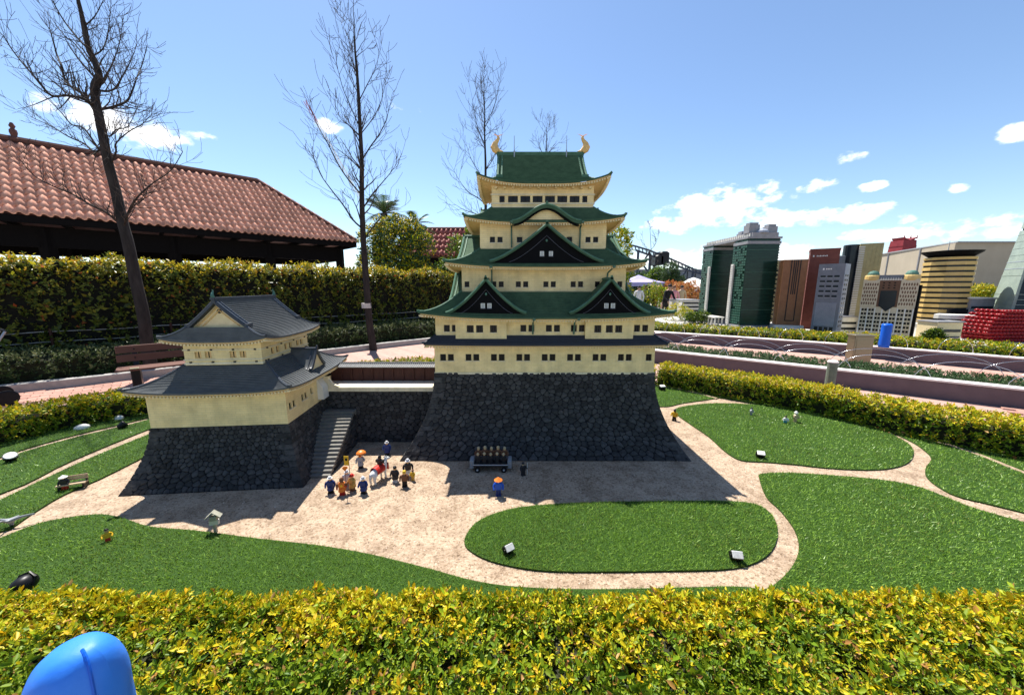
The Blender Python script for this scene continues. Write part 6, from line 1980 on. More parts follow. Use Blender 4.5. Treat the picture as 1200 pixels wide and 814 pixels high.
m = MB(); m.add([(-wb, -wb, 0), (wb, -wb, 0), (wb, wb, 0), (-wb, wb, 0), (-wt, -wt, p1.z), (wt, -wt, p1.z), (wt, wt, p1.z), (-wt, wt, p1.z)], [(0, 3, 2, 1), (4, 5, 6, 7), (0, 1, 5, 4), (1, 2, 6, 5), (2, 3, 7, 6), (3, 0, 4, 7)]); m.build('wall', M['maroon'], mt)
for k, z in enumerate((p1.z - .1, p1.z - 1.5)):
    m = MB(); s_ = wt * (.98 + .14 * k)
    m.add([(-s_, -s_, z + .55), (0, -s_, z + .1), (s_, -s_, z + .55), (s_, s_, z + .55), (-s_, s_, z + .55), (-s_ * .8, -s_ * .8, z), (s_ * .8, -s_ * .8, z), (s_ * .8, s_ * .8, z), (-s_ * .8, s_ * .8, z)], [(0, 5, 6, 1), (1, 6, 2), (2, 6, 7, 3), (3, 7, 8, 4), (4, 8, 5, 0), (0, 1, 2, 3, 4)]); m.build('flared_roof', M['maroon'], mt)
for s in (-1, 0, 1): m = MB(); m.tube([(s * wt * .95, -wt, p1.z + .2), (s * wt * 1.0, -wt, p1.z + .8)], [.12, .03], 5); m.build('spike', M['maroon'], mt)
m = MB(); m.cbox(-wt * .35, wt * .5, -wb * .98, -wb * .80, p1.z - 3.4, p1.z - 2.0, .1); m.build('white_panel', M['white_plastic'], mt)
# roller coaster
D = 38
rc = thing('roller_coaster', 'dark steel roller coaster track descending from the keep towards the twin towers', 'roller coaster', (P(785, 330, D).x, D, 0))
o_ = Vector((P(785, 330, D).x, D, 0))
M['coaster'] = mat('blue_black_steel', (.05, .065, .10), (.03, .04, .06), rough=.5, scale=4)
def rp(x, y, dz=0): return P(x, y, D + dz) - o_
for dz in (0, 1.1):
    m = MB(); m.tube([rp(738, 287, dz), rp(745, 288.5, dz), (rp(760, 293, dz)), rp(778, 300, dz), rp(797, 308, dz), rp(812, 315, dz), rp(828, 320, dz), rp(850, 323, dz)], .09, 6); m.build('rail', M['coaster'], rc)
m = MB(); m.tube([rp(745, 293), rp(778, 305), rp(812, 319), rp(850, 327)], .10, 6); m.build('spine', M['coaster'], rc)
m = MB()
for k in range(26):
    x = 740 + k * 4.2; y = float(np.interp(x, [738, 760, 797, 828, 850], [287, 293, 308, 320, 323]))
    m.tube([rp(x, y), rp(x, y, 1.1)], .07, 4); m.tube([rp(x, y, .5), rp(x + 1, y + 5, .3)], .06, 4)
m.build('cross_ties', M['coaster'], rc)['kind'] = 'stuff'
for x, y in ((748, 291), (762, 296), (779, 303), (794, 309), (812, 317), (826, 322)):
    m = MB(); a = rp(x, y + 3); m.tube([(a.x, a.y, 0), tuple(a)], .13, 7); m.build('support', M['coaster'], rc)
    m = MB(); m.tube([(a.x, a.y, a.z - 2.0), (a.x + 1.3, a.y + .4, a.z - .1)], .09, 6); m.build('bracket', M['coaster'], rc)
    m = MB(); m.tube([(a.x, a.y, a.z - 1.8), (a.x - 1.1, a.y + .4, a.z - .3)], .09, 6); m.build('bracket', M['coaster'], rc)
m = MB(); a = rp(777, 296); m.cbox(a.x - .5, a.x + .5, a.y - .6, a.y + 1.4, a.z - 1.1, a.z + .1, .15); m.build('train_car', M['black'], rc)
m = MB(); a = rp(772, 299); m.cbox(a.x - .5, a.x + .4, a.y - .6, a.y + 1.4, a.z - 1.0, a.z, .15); m.build('train_car', M['black'], rc)
gb_ = thing('ride_building', 'long dark grey ride building under the roller coaster', 'building', (P(795, 330, 46).x, 46, 0))
zt_ = P(795, 317, 46).z
m = MB(); m.box(-9, 14, 0, 6, 0, zt_); m.build('wall', M['slate_plate'], gb_)
for k in range(23): m = MB(); m.box(-9 + k, -8.9 + k, -.06, -.005, .2, zt_ - .05); m.build('wall_rib', M['glass_dark'], gb_)
m = MB(); m.box(-9.2, 14.2, -.2, 6.2, zt_ + .001, zt_ + .15); m.build('parapet', M['grey_plate'], gb_)
# tents
def tent(label, px_, py_, ptop, D, half, mk, name='market_tent'):
    p = P(px_, py_, D); zt2 = P(px_, ptop, D).z
    t = thing(name, label, 'tent', (p.x, D, 0))
    m = MB(); h_ = half
    ring_ = [(-h_, -h_), (h_, -h_), (h_, h_), (-h_, h_)]
    vs = [(x, y, p.z) for x, y in ring_] + [(x * .45, y * .45, p.z + (zt2 - p.z) * .42) for x, y in ring_] + [(0, 0, zt2)]
    m.add(vs, [(0, 1, 5, 4), (1, 2, 6, 5), (2, 3, 7, 6), (3, 0, 4, 7), (4, 5, 8), (5, 6, 8), (6, 7, 8), (7, 4, 8)]); m.build('canopy', mk, t)
    m = MB(); m.grid([[(x, y, p.z - .22) for x, y in ring_ + ring_[:1]], [(x, y, p.z) for x, y in ring_ + ring_[:1]]]); m.build('valance', mk, t)
    for x, y in ring_: m = MB(); m.tube([(x * .96, y * .96, 0), (x * .96, y * .96, p.z - .02)], .04, 6); m.build('pole', M['timber_black'], t)
M['lavender'] = mat('lavender_fabric', (.40, .36, .62), (.33, .30, .54), rough=.8, scale=3)
M['tent_white'] = mat('white_fabric', (.80, .79, .77), (.72, .71, .70), rough=.8, scale=3)
tent('lavender canopy just right of the keep roofs', 748, 331, 322, 22, 1.15, M['lavender'], 'shade_canopy')
tent('white peaked tent between the shrubs and the green twin towers', 812, 336, 325, 26, 1.7, M['tent_white'])
# shrubs and trees between
RED = [M['leaf_red'], M['leaf_dry']]
for i_, (lb, px_, D, cl, mats_, yy, cnt, L_, nm, ct) in enumerate((
    ('dark layered conifer right of the keep beneath the coaster track', 786, 24, [(0, 0, 2.75, .28, .3, .35), (-.1, 0, 2.35, .5, .5, .25), (.1, 0, 1.95, .65, .6, .28), (0, 0, 1.5, .85, .8, .35), (0, 0, 1.0, 1.0, .9, .4)], [M['leaf_cover'], M['leaf_dark']], .6, 900, .14, 'conifer', 'tree'),
    ('pale green loose tree left of the dark conifer near the keep', 770, 26, [(0, 0, 2.4, .45, .5, .4), (.4, 0, 2.0, .45, .5, .4), (-.4, 0, 1.9, .5, .5, .45), (0, 0, 1.3, .9, .7, .6)], [M['leaf_lime'], M['leaf_cover']], .6, 800, .15, 'broadleaf_tree', 'tree'),
    ('olive green shrub below the lavender canopy', 767, 19, [(0, 0, 1.25, .55, .5, .5), (.45, 0, .95, .5, .5, .5), (-.5, 0, .9, .5, .5, .5), (0, 0, .5, .9, .6, .5)], [M['leaf_gold'], M['leaf_lime']], .35, 600, .10, 'shrub', 'shrub'),
    ('red leaved bush in front of the white peaked tent', 812, 20, [(-.6, 0, 1.2, .6, .5, .5), (.2, 0, 1.3, .7, .5, .5), (.8, 0, 1.0, .5, .5, .5), (0, 0, .6, 1.3, .6, .5)], RED, .5, 700, .10, 'shrub', 'shrub'),
    ('bright red low bush between the conifer and the red leaved bush', 788, 21, [(0, 0, 1.5, .7, .4, .3), (.7, 0, 1.4, .6, .4, .3), (0, 0, .8, 1.2, .5, .6)], RED, .9, 500, .10, 'shrub', 'shrub'),
    ('dark evergreen at the far left end of the right background', 752, 30, [(0, 0, 2.0, .8, .8, .5), (-1.0, 0, 1.8, .8, .8, .6), (.6, 0, 1.4, 1.0, .8, .7)], [M['leaf_cover'], M['leaf_dark']], .4, 800, .18, 'broadleaf_tree', 'tree'))):
    p = P(px_, 330, D)
    leafy(nm, lb, (p.x, D, 0), cl, L_, cnt, mats_, yy, ct, [(0, 0, 0, 0, 0, cl[0][2], .10)], seed=40 + i_)
bare_tree('thin bare tree beside the roller coaster track right of the keep', 30.0, [(762, 340, 0), (762, 320, 0), (763, 296, 0), (762, 272, 0)], [[(762, 300, .03), (757, 290), (754, 282)], [(762, 294, .03), (768, 286), (771, 278)]], .06, .012, 51, .6, 1, .008, trunk_twigs=4)
# far crane behind the second bare tree
D = 120
cr_ = thing('tower_crane', 'distant red and white crane jib behind the leafless trees on the left', 'crane', (P(424, 330, D).x, D, 0))
o_ = Vector((P(424, 330, D).x, D, 0))
a0, a1 = P(424, 236, D) - o_, P(357, 118, D) - o_
M['crane_red'] = mat('crane_red', (.45, .06, .05), rough=.5)
for k in range(5):
    m = MB(); q0, q1 = a0.lerp(a1, k / 5), a0.lerp(a1, (k + 1) / 5)
    for dx, dy in ((-.35, 0), (.35, 0), (0, .6)): m.tube([q0 + Vector((dx, dy, dx * .5)), q1 + Vector((dx, dy, dx * .5))], .09, 4)
    for j in range(4): u0, u1 = q0.lerp(q1, j / 4), q0.lerp(q1, (j + 1) / 4); m.tube([u0 + Vector((-.35, 0, -.2)), u1 + Vector((.35, 0, .2))], .06, 3)
    m.build('jib_section', M['crane_red'] if k == 4 else M['white_plastic'], cr_)['kind'] = 'stuff'
m = MB(); m.tube([(0, 0, 0), tuple(a0)], .3, 5); m.build('mast', M['rail'], cr_)
# ------------------------------------------------------------------ toy figures, lamps and furniture of the garden
def pm(name, c, rough=.4):
    if name not in M: M[name] = mat(name, c, tuple(x * .85 for x in c), rough=rough, scale=60)
    return M[name]
PAL = dict(navy=(.020, .040, .16), blue=(.02, .10, .55), black=(.012, .012, .014), white=(.72, .71, .68), grey=(.28, .29, .31), red=(.50, .03, .02), orange=(.75, .20, .03), yellow=(.72, .45, .03),
           skin=(.66, .42, .20), brown=(.16, .07, .035), gold=(.55, .33, .08), tan=(.50, .38, .22), pink=(.70, .30, .32), silver=(.5, .5, .52), dark=(.03, .028, .03), teal=(.03, .22, .26))
def pmat(k): return pm('toy_' + k, PAL[k])
def toy_figure(px_, py_, label, leg, torso, head='skin', hat=None, hatc='black', h=.150, rz=0.0, arm=None, skirt=None, group=None, lean=0.0, loc=None, hold=None, extra=None, walk=.0):
    x, y = loc[:2] if loc else G(px_, py_)
    z = loc[2] if loc else 0.0
    t = thing('toy_figure', label, 'toy figure', (x, y, z), rz, group)
    k = h / .158
    def B(name, mk, f, rot=None):
        b = MB(); f(b); b.v = [(a * k * .86, c * k * .9, d * k) for a, c, d in b.v]
        return b.build(name, pmat(mk), t, None, rot)
    for s in (-1, 1):
        def lg(b, s=s):
            dy = s * walk
            b.add([(s * .013 - .011, -.012 + dy, 0), (s * .013 + .011, -.012 + dy, 0), (s * .013 + .011, .012 + dy, 0), (s * .013 - .011, .012 + dy, 0), (s * .011 - .011, -.011, .052), (s * .011 + .011, -.011, .052), (s * .011 + .011, .011, .052), (s * .011 - .011, .011, .052)],
                  [(0, 3, 2, 1), (4, 5, 6, 7), (0, 1, 5, 4), (1, 2, 6, 5), (2, 3, 7, 6), (3, 0, 4, 7)])
            b.box(s * .013 - .012, s * .013 + .012, -.020 + dy, .0118 + dy, 0, .009)
        B('leg', leg, lg)
    if skirt: B('skirt', skirt, lambda b: b.lathe([(.034, .030), (.026, .062)], 8))
    def tor(b):
        b.add([(-.026, -.016, .053), (.026, -.016, .053), (.026, .016, .053), (-.026, .016, .053), (-.031, -.017, .100), (.031, -.017, .100), (.031, .017, .100), (-.031, .017, .100), (-.018, -.011, .110), (.018, -.011, .110), (.018, .011, .110), (-.018, .011, .110)],
              [(0, 3, 2, 1), (0, 1, 5, 4), (1, 2, 6, 5), (2, 3, 7, 6), (3, 0, 4, 7), (4, 5, 9, 8), (5, 6, 10, 9), (6, 7, 11, 10), (7, 4, 8, 11), (8, 9, 10, 11)])
    B('torso', torso, tor)
    for s in (-1, 1):
        def am(b, s=s):
            up = hold and s > 0
            pts = [(s * .031, 0, .098), (s * .042, -.004, .080), (s * .040, -.018, .066 if not up else .078)]
            b.tube(pts, [.0105, .010, .0085], 6); b.ball((s * .040, -.022, .062 if not up else .078), .0085, n=6, m=4)
        B('arm', arm or torso, am)
    def hd(b):
        b.lathe([(.009, .108), (.0145, .113), (.0165, .122), (.0160, .132), (.010, .138)], 10)
        b.box(-.0022, .0022, -.0185, -.015, .121, .125)
    B('head', head, hd)
    if hat == 'round': B('hat', hatc, lambda b: b.lathe([(.0255, .130), (.022, .1335), (.0165, .134), (.0155, .144), (.008, .149)], 10))
    elif hat == 'hair': B('hair', hatc, lambda b: b.lathe([(.0175, .126), (.0185, .134), (.014, .143), (.005, .147)], 9))
    elif hat == 'cone': B('hat', hatc, lambda b: b.lathe([(.038, .128), (.020, .140), (.003, .152)], 12))
    elif hat == 'helmet':
        B('helmet', hatc, lambda b: (b.lathe([(.0225, .124), (.019, .132), (.0175, .140), (.009, .149)], 10), b.tube([(-.004, -.017, .140), (-.020, -.019, .160)], [.003, .001], 4), b.tube([(.004, -.017, .140), (.020, -.019, .160)], [.003, .001], 4)))
    if hold:
        kind_, c_, hh = hold
        if kind_ == 'pole': B('pole', c_, lambda b: b.tube([(.042, -.024, .01), (.044, -.024, hh)], .0030, 5))
        if kind_ == 'parasol':
            B('parasol_stick', 'brown', lambda b: b.tube([(.030, .020, .06), (.006, .030, .150)], .0025, 5))
            B('parasol', c_, lambda b: b.lathe([(.052, .134), (.046, .146), (.030, .158), (.004, .166)], 14, (.006, .026, 0)))
        if kind_ == 'banner':
            B('pole', 'brown', lambda b: b.tube([(.042, -.024, .01), (.044, -.024, hh)], .003, 5))
            B('banner', c_, lambda b: b.box(-.004, .042, -.0255, -.0225, hh - .085, hh - .002))
            B('banner_disc', 'black', lambda b: b.tube([(.019, -.0259, hh - .032), (.019, -.0268, hh - .032)], .0125, 12))
        if kind_ == 'fan':
            B('pole', 'brown', lambda b: b.tube([(.042, -.024, .06), (.044, -.024, hh - .02)], .0025, 5))
            B('fan', c_, lambda b: b.add([(.044, -.025, hh - .03), (.018, -.025, hh), (.034, -.025, hh + .012), (.058, -.025, hh + .012), (.072, -.025, hh), (.044, -.021, hh - .03), (.018, -.021, hh), (.034, -.021, hh + .012), (.058, -.021, hh + .012), (.072, -.021, hh)], [(0, 4, 3, 2, 1), (5, 6, 7, 8, 9), (0, 1, 6, 5), (1, 2, 7, 6), (2, 3, 8, 7), (3, 4, 9, 8), (4, 0, 5, 9)]))
    if extra == 'armour':
        for s in (-1, 1): B('shoulder_plate', hatc, lambda b, s=s: b.cbox(s * .038 - .012, s * .038 + .012, -.019, .019, .076, .104, .003))
        B('armour_skirt', torso, lambda b: b.lathe([(.036, .034), (.028, .060)], 8))
        B('chest_crest', 'yellow', lambda b: b.tube([(0, -.0175, .084), (0, -.0205, .084)], .011, 10))
    if lean:
        t.rotation_euler = (lean, 0, rz)
    return t
GR = 'toy figures gathered in front of the stair'
toy_figure(388, 577, 'navy coated toy figure with white cap, leftmost of the group beside the stair', 'black', 'navy', hat='round', hatc='white', group=GR, rz=.2, skirt='navy')
toy_figure(401.5, 579, 'orange and red armoured toy figure standing between two navy coated figures', 'red', 'orange', 'brown', 'helmet', 'brown', group=GR, extra='armour', rz=.25, hold=('fan', 'orange', .24), arm='red')
toy_figure(413.5, 574, 'toy figure in golden brown coat with a red hat', 'brown', 'gold', hat='round', hatc='red', group=GR, rz=-.5, skirt='gold')
toy_figure(407.5, 569, 'grey toy figure holding up the yellow banner with a black disc', 'grey', 'silver', hat='round', hatc='silver', group=GR, hold=('banner', 'yellow', .285), rz=.0)
toy_figure(426.5, 577.5, 'navy coated toy figure with pale cap standing apart right of the banner bearer', 'black', 'navy', hat='round', hatc='silver', group=GR, rz=-.15, skirt='navy')
toy_figure(423, 548, 'grey robed toy figure under an orange paper parasol', 'dark', 'grey', 'orange', 'hair', 'black', group=GR, hold=('parasol', 'orange', 0), rz=.2, skirt='grey')
toy_figure(454, 532.5, 'navy coated toy figure farthest back by the causeway wall', 'black', 'navy', hat='round', hatc='silver', group=GR, rz=.1, skirt='navy')
toy_figure(463.5, 564, 'toy figure in black jacket with white trousers', 'white', 'dark', 'skin', 'hair', 'black', group=GR, rz=-.3, skirt='dark')
toy_figure(474.5, 569.5, 'toy figure in olive brown top and black trousers before the taller grey hatted one', 'black', 'brown', 'skin', 'hair', 'yellow', group=GR, rz=.1)
toy_figure(478.5, 557, 'dark jacketed toy figure with grey hat beside the foot of the keep', 'white', 'dark', 'skin', 'round', 'silver', group=GR, rz=.4, h=.165)
toy_figure(484, 562.5, 'small yellow clothed toy child at the right end of the crowd', 'gold', 'yellow', 'tan', 'hair', 'brown', group=GR, rz=-.6, h=.105)
toy_figure(584, 580, 'toy figure in bright blue with an orange hat standing at the shadow edge', 'navy', 'blue', 'white', 'cone', 'orange', rz=.1, h=.158)
toy_figure(613, 556.5, 'lone dark toy figure with a white stick in the shade below the keep', 'dark', 'dark', 'tan', 'hair', 'dark', hold=('pole', 'white', .14), rz=.5, h=.13)
toy_figure(790, 492.5, 'toy figure with yellow top and black trousers walking on the path right of the keep', 'black', 'yellow', 'brown', 'hair', 'dark', rz=-.7, h=.155, walk=.012)
toy_figure(880, 487, 'small grey toy figure standing on the upper right lawn', 'grey', 'grey', 'white', 'hair', 'dark', rz=.5, h=.118)
toy_figure(920, 496.5, 'black haired toy figure in white top and blue skirt on the upper right lawn', 'teal', 'white', 'skin', 'hair', 'black', rz=-.4, h=.110, skirt='teal')
toy_figure(931.5, 495, 'thin pale toy figure next to the black haired one on the lawn', 'tan', 'tan', 'white', 'round', 'white', rz=.4, h=.150)
toy_figure(1004, 493, 'tiny pink toy figure at the foot of the right hedge', 'tan', 'pink', 'white', 'hair', 'pink', rz=.3, h=.085)
toy_figure(127, 636, 'toy figure in yellow and red with a black hat leaning over on the left lawn', 'red', 'yellow', 'skin', 'round', 'black', rz=.8, h=.098, lean=-.28, arm='yellow')

# skinned bodies -------------------------------------------------
def skin_body(name, verts, edges, radii, mats, pick, parent, sub=2, root=0):
    me = bpy.data.meshes.new(name + '_skeleton')
    me.from_pydata(verts, edges, [])
    o = bpy.data.objects.new(name, me)
    col.objects.link(o)
    md = o.modifiers.new('skin', 'SKIN')
    md.use_smooth_shade = True
    sv = me.skin_vertices[0].data
    for i, r_ in enumerate(radii):
        sv[i].radius = (r_, r_) if isinstance(r_, (int, float)) else r_
        sv[i].use_root = (i == root)
    ss = o.modifiers.new('subsurf', 'SUBSURF'); ss.levels = sub; ss.render_levels = sub
    dg = bpy.context.evaluated_depsgraph_get()
    new = bpy.data.meshes.new_from_object(o.evaluated_get(dg))
    bpy.data.objects.remove(o)
    new.name = name
    new.materials.clear()
    for m_ in mats: new.materials.append(m_)
    for p_ in new.polygons:
        p_.material_index = pick(p_.center); p_.use_smooth = True
    return link_mesh(name, new, parent)
# horse and rider
x, y = G(446, 562)
hr = thing('toy_horse', 'white toy horse in red and gold trappings standing among the crowd', 'toy horse', (x, y, 0), R(160), GR)
hv = [(0, 0, .098), (0, .045, .100), (0, .085, .100), (0, -.040, .102), (0, -.062, .128), (0, -.080, .158), (0, -.098, .152), (0, -.122, .136),
      (.020, -.036, .070), (.021, -.034, .038), (.021, -.036, .004), (-.020, -.036, .070), (-.021, -.038, .040), (-.021, -.044, .004),
      (.020, .085, .072), (.021, .096, .042), (.021, .088, .004), (-.020, .085, .072), (-.021, .092, .042), (-.021, .082, .004), (0, .108, .098), (0, .122, .066)]
he = [(0, 1), (1, 2), (0, 3), (3, 4), (4, 5), (5, 6), (6, 7), (3, 8), (8, 9), (9, 10), (3, 11), (11, 12), (12, 13), (2, 14), (14, 15), (15, 16), (2, 17), (17, 18), (18, 19), (2, 20), (20, 21)]
hrad = [.034, .033, .032, .031, .020, .017, .015, .011, .014, .008, .009, .014, .008, .009, .017, .009, .010, .017, .009, .010, .010, .006]
skin_body('body', hv, he, hrad, [pmat('white')], lambda c: 0, hr)
for s in (-1, 1):
    b = MB(); b.tube([(s * .007, -.082, .168), (s * .010, -.080, .186)], [.005, .001], 5); b.build('ear', pmat('white'), hr)
b = MB(); b.box(-.004, .004, -.076, -.030, .135, .178); b.v = [(a, c, d - (c + .076) * .9) for a, c, d in b.v]; b.build('mane', pmat('grey'), hr)
b = MB(); b.grid([[(r_ * math.cos(a), yy, .102 + r_ * math.sin(a)) for a in [math.pi * (1.3 * q / 10 - .15) for q in range(11)]] for yy, r_ in ((-.024, .040), (.02, .041), (.07, .039))], flip=True); b.build('saddle_cloth', pmat('red'), hr)
b = MB(); b.cbox(-.030, .030, -.078, -.071, .066, .125, .004); b.build('breast_cloth', pmat('red'), hr)
b = MB(); b.tube([(0, -.0785, .097), (0, -.082, .097)], .015, 12); b.build('breast_medallion', pmat('yellow'), hr)
toy_figure(0, 0, 'black helmeted toy rider sitting on the white toy horse', 'dark', 'dark', 'brown', 'helmet', 'black', group=GR, loc=(x + .0, y + .01, .092), rz=R(160), extra='armour', h=.130)
# the black wagon with its two rows of riders
x, y = G(575, 553)
wg = thing('toy_wagon', 'black toy wagon carrying two rows of dark figures in the shade of the keep', 'toy wagon', (x, y + .06, 0))
b = MB(); b.cbox(-.150, .150, -.065, .065, .052, .066, .003); b.build('platform', pmat('dark'), wg)
b = MB(); b.box(-.152, .152, -.0665, -.0655, .066, .074); b.box(-.152, .152, .0655, .0665, .066, .10); b.build('rail', pmat('silver'), wg)
for sx in (-1, 1):
    for sy in (-1, 1):
        b = MB(); b.tube([(sx * .115, sy * .060, .026), (sx * .115, sy * .072, .026)], .026, 14); w_ = b.build('wheel', pmat('black'), wg)
        b = MB(); b.tube([(sx * .115, sy * .0725, .026), (sx * .115, sy * .0755, .026)], .009, 8); b.build('hub', pmat('silver'), w_)
    b = MB(); b.cbox(sx * .165 - .018, sx * .165 + .018, -.05, .05, .03, .10, .004); b.build('end_box', pmat('grey'), wg)
GW = 'toy figures riding the black wagon'
for k in range(5):
    toy_figure(0, 0, 'dark toy figure in the front row on the black wagon', 'dark', 'dark', 'skin', 'round', 'tan', group=GW, loc=(x - .112 + .056 * k, y + .03, .0665), h=.105 + .006 * (k % 2), rz=rng.uniform(-.3, .3))
    toy_figure(0, 0, 'dark toy figure in the rear row on the black wagon', 'dark', 'brown', 'skin', 'hair', 'tan', group=GW, loc=(x - .112 + .058 * k, y + .095, .0665), h=.135 + .008 * ((k * 3) % 2), rz=rng.uniform(-.3, .3))

# lamps set in the grass
def flood(px_, py_, label, face='white_plastic', s=1.0, rz=0.0, tilt=.9, round_=False):
    x, y = G(px_, py_)
    t = thing('spotlight', label, 'spotlight', (x, y, .008), rz)
    b = MB(); b.tube([(0, 0, -.01), (0, 0, .05 * s)], .008 * s, 6); b.build('stake', M['black'], t)
    T = Matrix.Translation((0, 0, .055 * s)) @ Matrix.Rotation(tilt, 4, 'X')
    b = MB()
    if round_: b.lathe([(.012, -.07), (.030, -.055), (.040, -.01), (.043, .006)], 14)
    else: b.cbox(-.036, .036, -.026, .026, -.045, .004, .006)
    b.v = [tuple(T @ (Vector(v) * s)) for v in b.v]; b.build('housing', M['black'], t)
    b = MB()
    if round_: b.lathe([(.039, .0065), (.036, .012), (.010, .015)], 14)
    else: b.cbox(-.033, .033, -.023, .023, .0045, .011, .003)
    b.v = [tuple(T @ (Vector(v) * s)) for v in b.v]; b.build('lens', M[face], t)
    b = MB()
    for sx in (-1, 1): b.tube([(sx * .040 * s, 0, .055 * s), (sx * .036 * s, 0, .028 * s), (0, 0, .022 * s)], .004 * s, 5)
    b.build('bracket', M['black'], t)
    return t
M['lens_grey'] = mat('lens_grey', (.62, .62, .60), (.36, .36, .36), rough=.2, scale=50)
flood(597, 651, 'small spotlight with grey lens at the left end of the oval lawn', 'lens_grey', .85, R(35), .75)
flood(863, 660, 'small spotlight with pale lens at the right end of the oval lawn', 'lens_grey', .88, R(-10), .80)
flood(891, 538, 'white topped spotlight on the lawn island right of the keep', 'white_plastic', .95, R(-20), .6)
flood(14, 542, 'round white faced spotlight at the left edge of the lawn', 'white_plastic', 1.05, R(60), .55, True)
flood(147, 502, 'black spotlight turned away on the lawn left of the turret', 'black', .95, R(140), 1.0, True)
flood(776, 458, 'low white spotlight on the grass by the right flank of the keep', 'white_plastic', 1.2, R(10), .3)
x, y = G(33, 703)
t = thing('spotlight', 'large black rounded lamp rising behind the foreground hedge at the left', 'spotlight', (x, y, 0))
b = MB(); b.tube([(0, 0, 0), (0, 0, .10)], .012, 7); b.build('stake', M['black'], t)
b = MB(); b.ball((0, 0, .095), .044, .054, .044, 14, 8); b.build('housing', M['black'], t, smooth=True)
b = MB(); b.tube([(-.046, 0, .09), (-.042, .02, .125), (0, .03, .140), (.042, .02, .125), (.046, 0, .09)], .006, 6); b.build('bracket', M['black'], t)
for px_, py_, lb, s in ((96, 503, 'flat white rock at the foot of the left hedge', .085), (140, 492, 'small white rock at the foot of the left hedge near the turret', .055)):
    x, y = G(px_, py_); b = MB(); b.ball((0, 0, .02), s, s * .6, .042, 9, 6); b.v = [(a * (1 + .12 * math.sin(9 * c)), c, d + .01 * math.sin(20 * a)) for a, c, d in b.v]
    tag(b.build('rock', M['white_plastic'], None, (x, y, 0), smooth=True), lb, 'rock')
# roofed notice post
x, y = G(253, 623)
t = thing('notice_post', 'little wooden post with a roofed notice board in the turret shadow', 'sign post', (x, y, 0), R(18))
M['grey_wood'] = mat('weathered_wood', (.42, .40, .32), (.28, .27, .21), rough=.8, scale=40, stretch=(1, 1, .2))
b = MB(); b.cbox(-.009, .009, -.009, .009, 0, .088, .002); b.build('post', M['grey_wood'], t)
b = MB(); b.cbox(-.026, .026, -.012, .012, .058, .088, .002); b.build('board', M['pale_plate'], t)
b = MB(); b.cbox(-.020, .020, -.016, .016, .090, .118, .002); b.build('lantern_box', M['grey_wood'], t)
for s in (-1, 1):
    b = MB(); b.add([(0, -.020, .146), (0, .020, .146), (s * .040, .020, .108), (s * .040, -.020, .108), (0, -.020, .152), (0, .020, .152), (s * .043, .020, .112), (s * .043, -.020, .112)], [(0, 1, 2, 3), (4, 7, 6, 5), (3, 2, 6, 7), (0, 3, 7, 4), (1, 5, 6, 2)]); b.build('roof_slab', M['grey_wood'], t)
# model bench with a seated figure
x, y = G(87, 572)
t = thing('toy_bench', 'little wooden toy bench on the narrow lawn left of the turret', 'toy bench', (x, y, .010), R(24))
M['pale_wood'] = mat('pale_wood', (.50, .38, .24), (.38, .28, .17), rough=.7, scale=30, stretch=(.2, 3, 3))
b = MB(); b.cbox(-.085, .085, -.035, .01, .034, .044, .002); b.build('seat', M['pale_wood'], t)
for z in (.058, .080): b = MB(); b.cbox(-.085, .085, .012, .019, z, z + .017, .002); b.build('back_slat', M['pale_wood'], t)
for s in (-1, 1): b = MB(); b.box(s * .07 - .006, s * .07 + .006, -.03, .0185, 0, .0335); b.box(s * .07 - .006, s * .07 + .006, .0195, .027, 0, .098); b.build('leg', M['black'], t)
toy_figure(0, 0, 'white capped toy figure sitting on the little toy bench', 'red', 'dark', 'skin', 'cone', 'white', loc=(x - .03, y - .03, .012), rz=R(24), h=.125)
# broken pale twig pieces by the path, far left
x, y = G(14, 618)
t = thing('toy_crane_bird', 'pale grey toy bird spreading its wings at the left edge by the path', 'toy bird', (x, y, .012), R(20))
bv = [(0, 0, .040), (0, .03, .040), (0, -.03, .050), (0, -.05, .070), (0, -.068, .072), (.05, .01, .052), (.10, .035, .046), (-.05, .01, .052), (-.10, .035, .046), (0, .065, .036), (.008, .005, .0), (-.008, .005, .0)]
skin_body('body', bv, [(0, 1), (0, 2), (2, 3), (3, 4), (0, 5), (5, 6), (0, 7), (7, 8), (1, 9), (0, 10), (0, 11)], [.013, .010, .006, .006, .003, (.006, .009), (.002, .007), (.006, .009), (.002, .007), .005, .003, .003], [pmat('grey')], lambda c: 0, t)

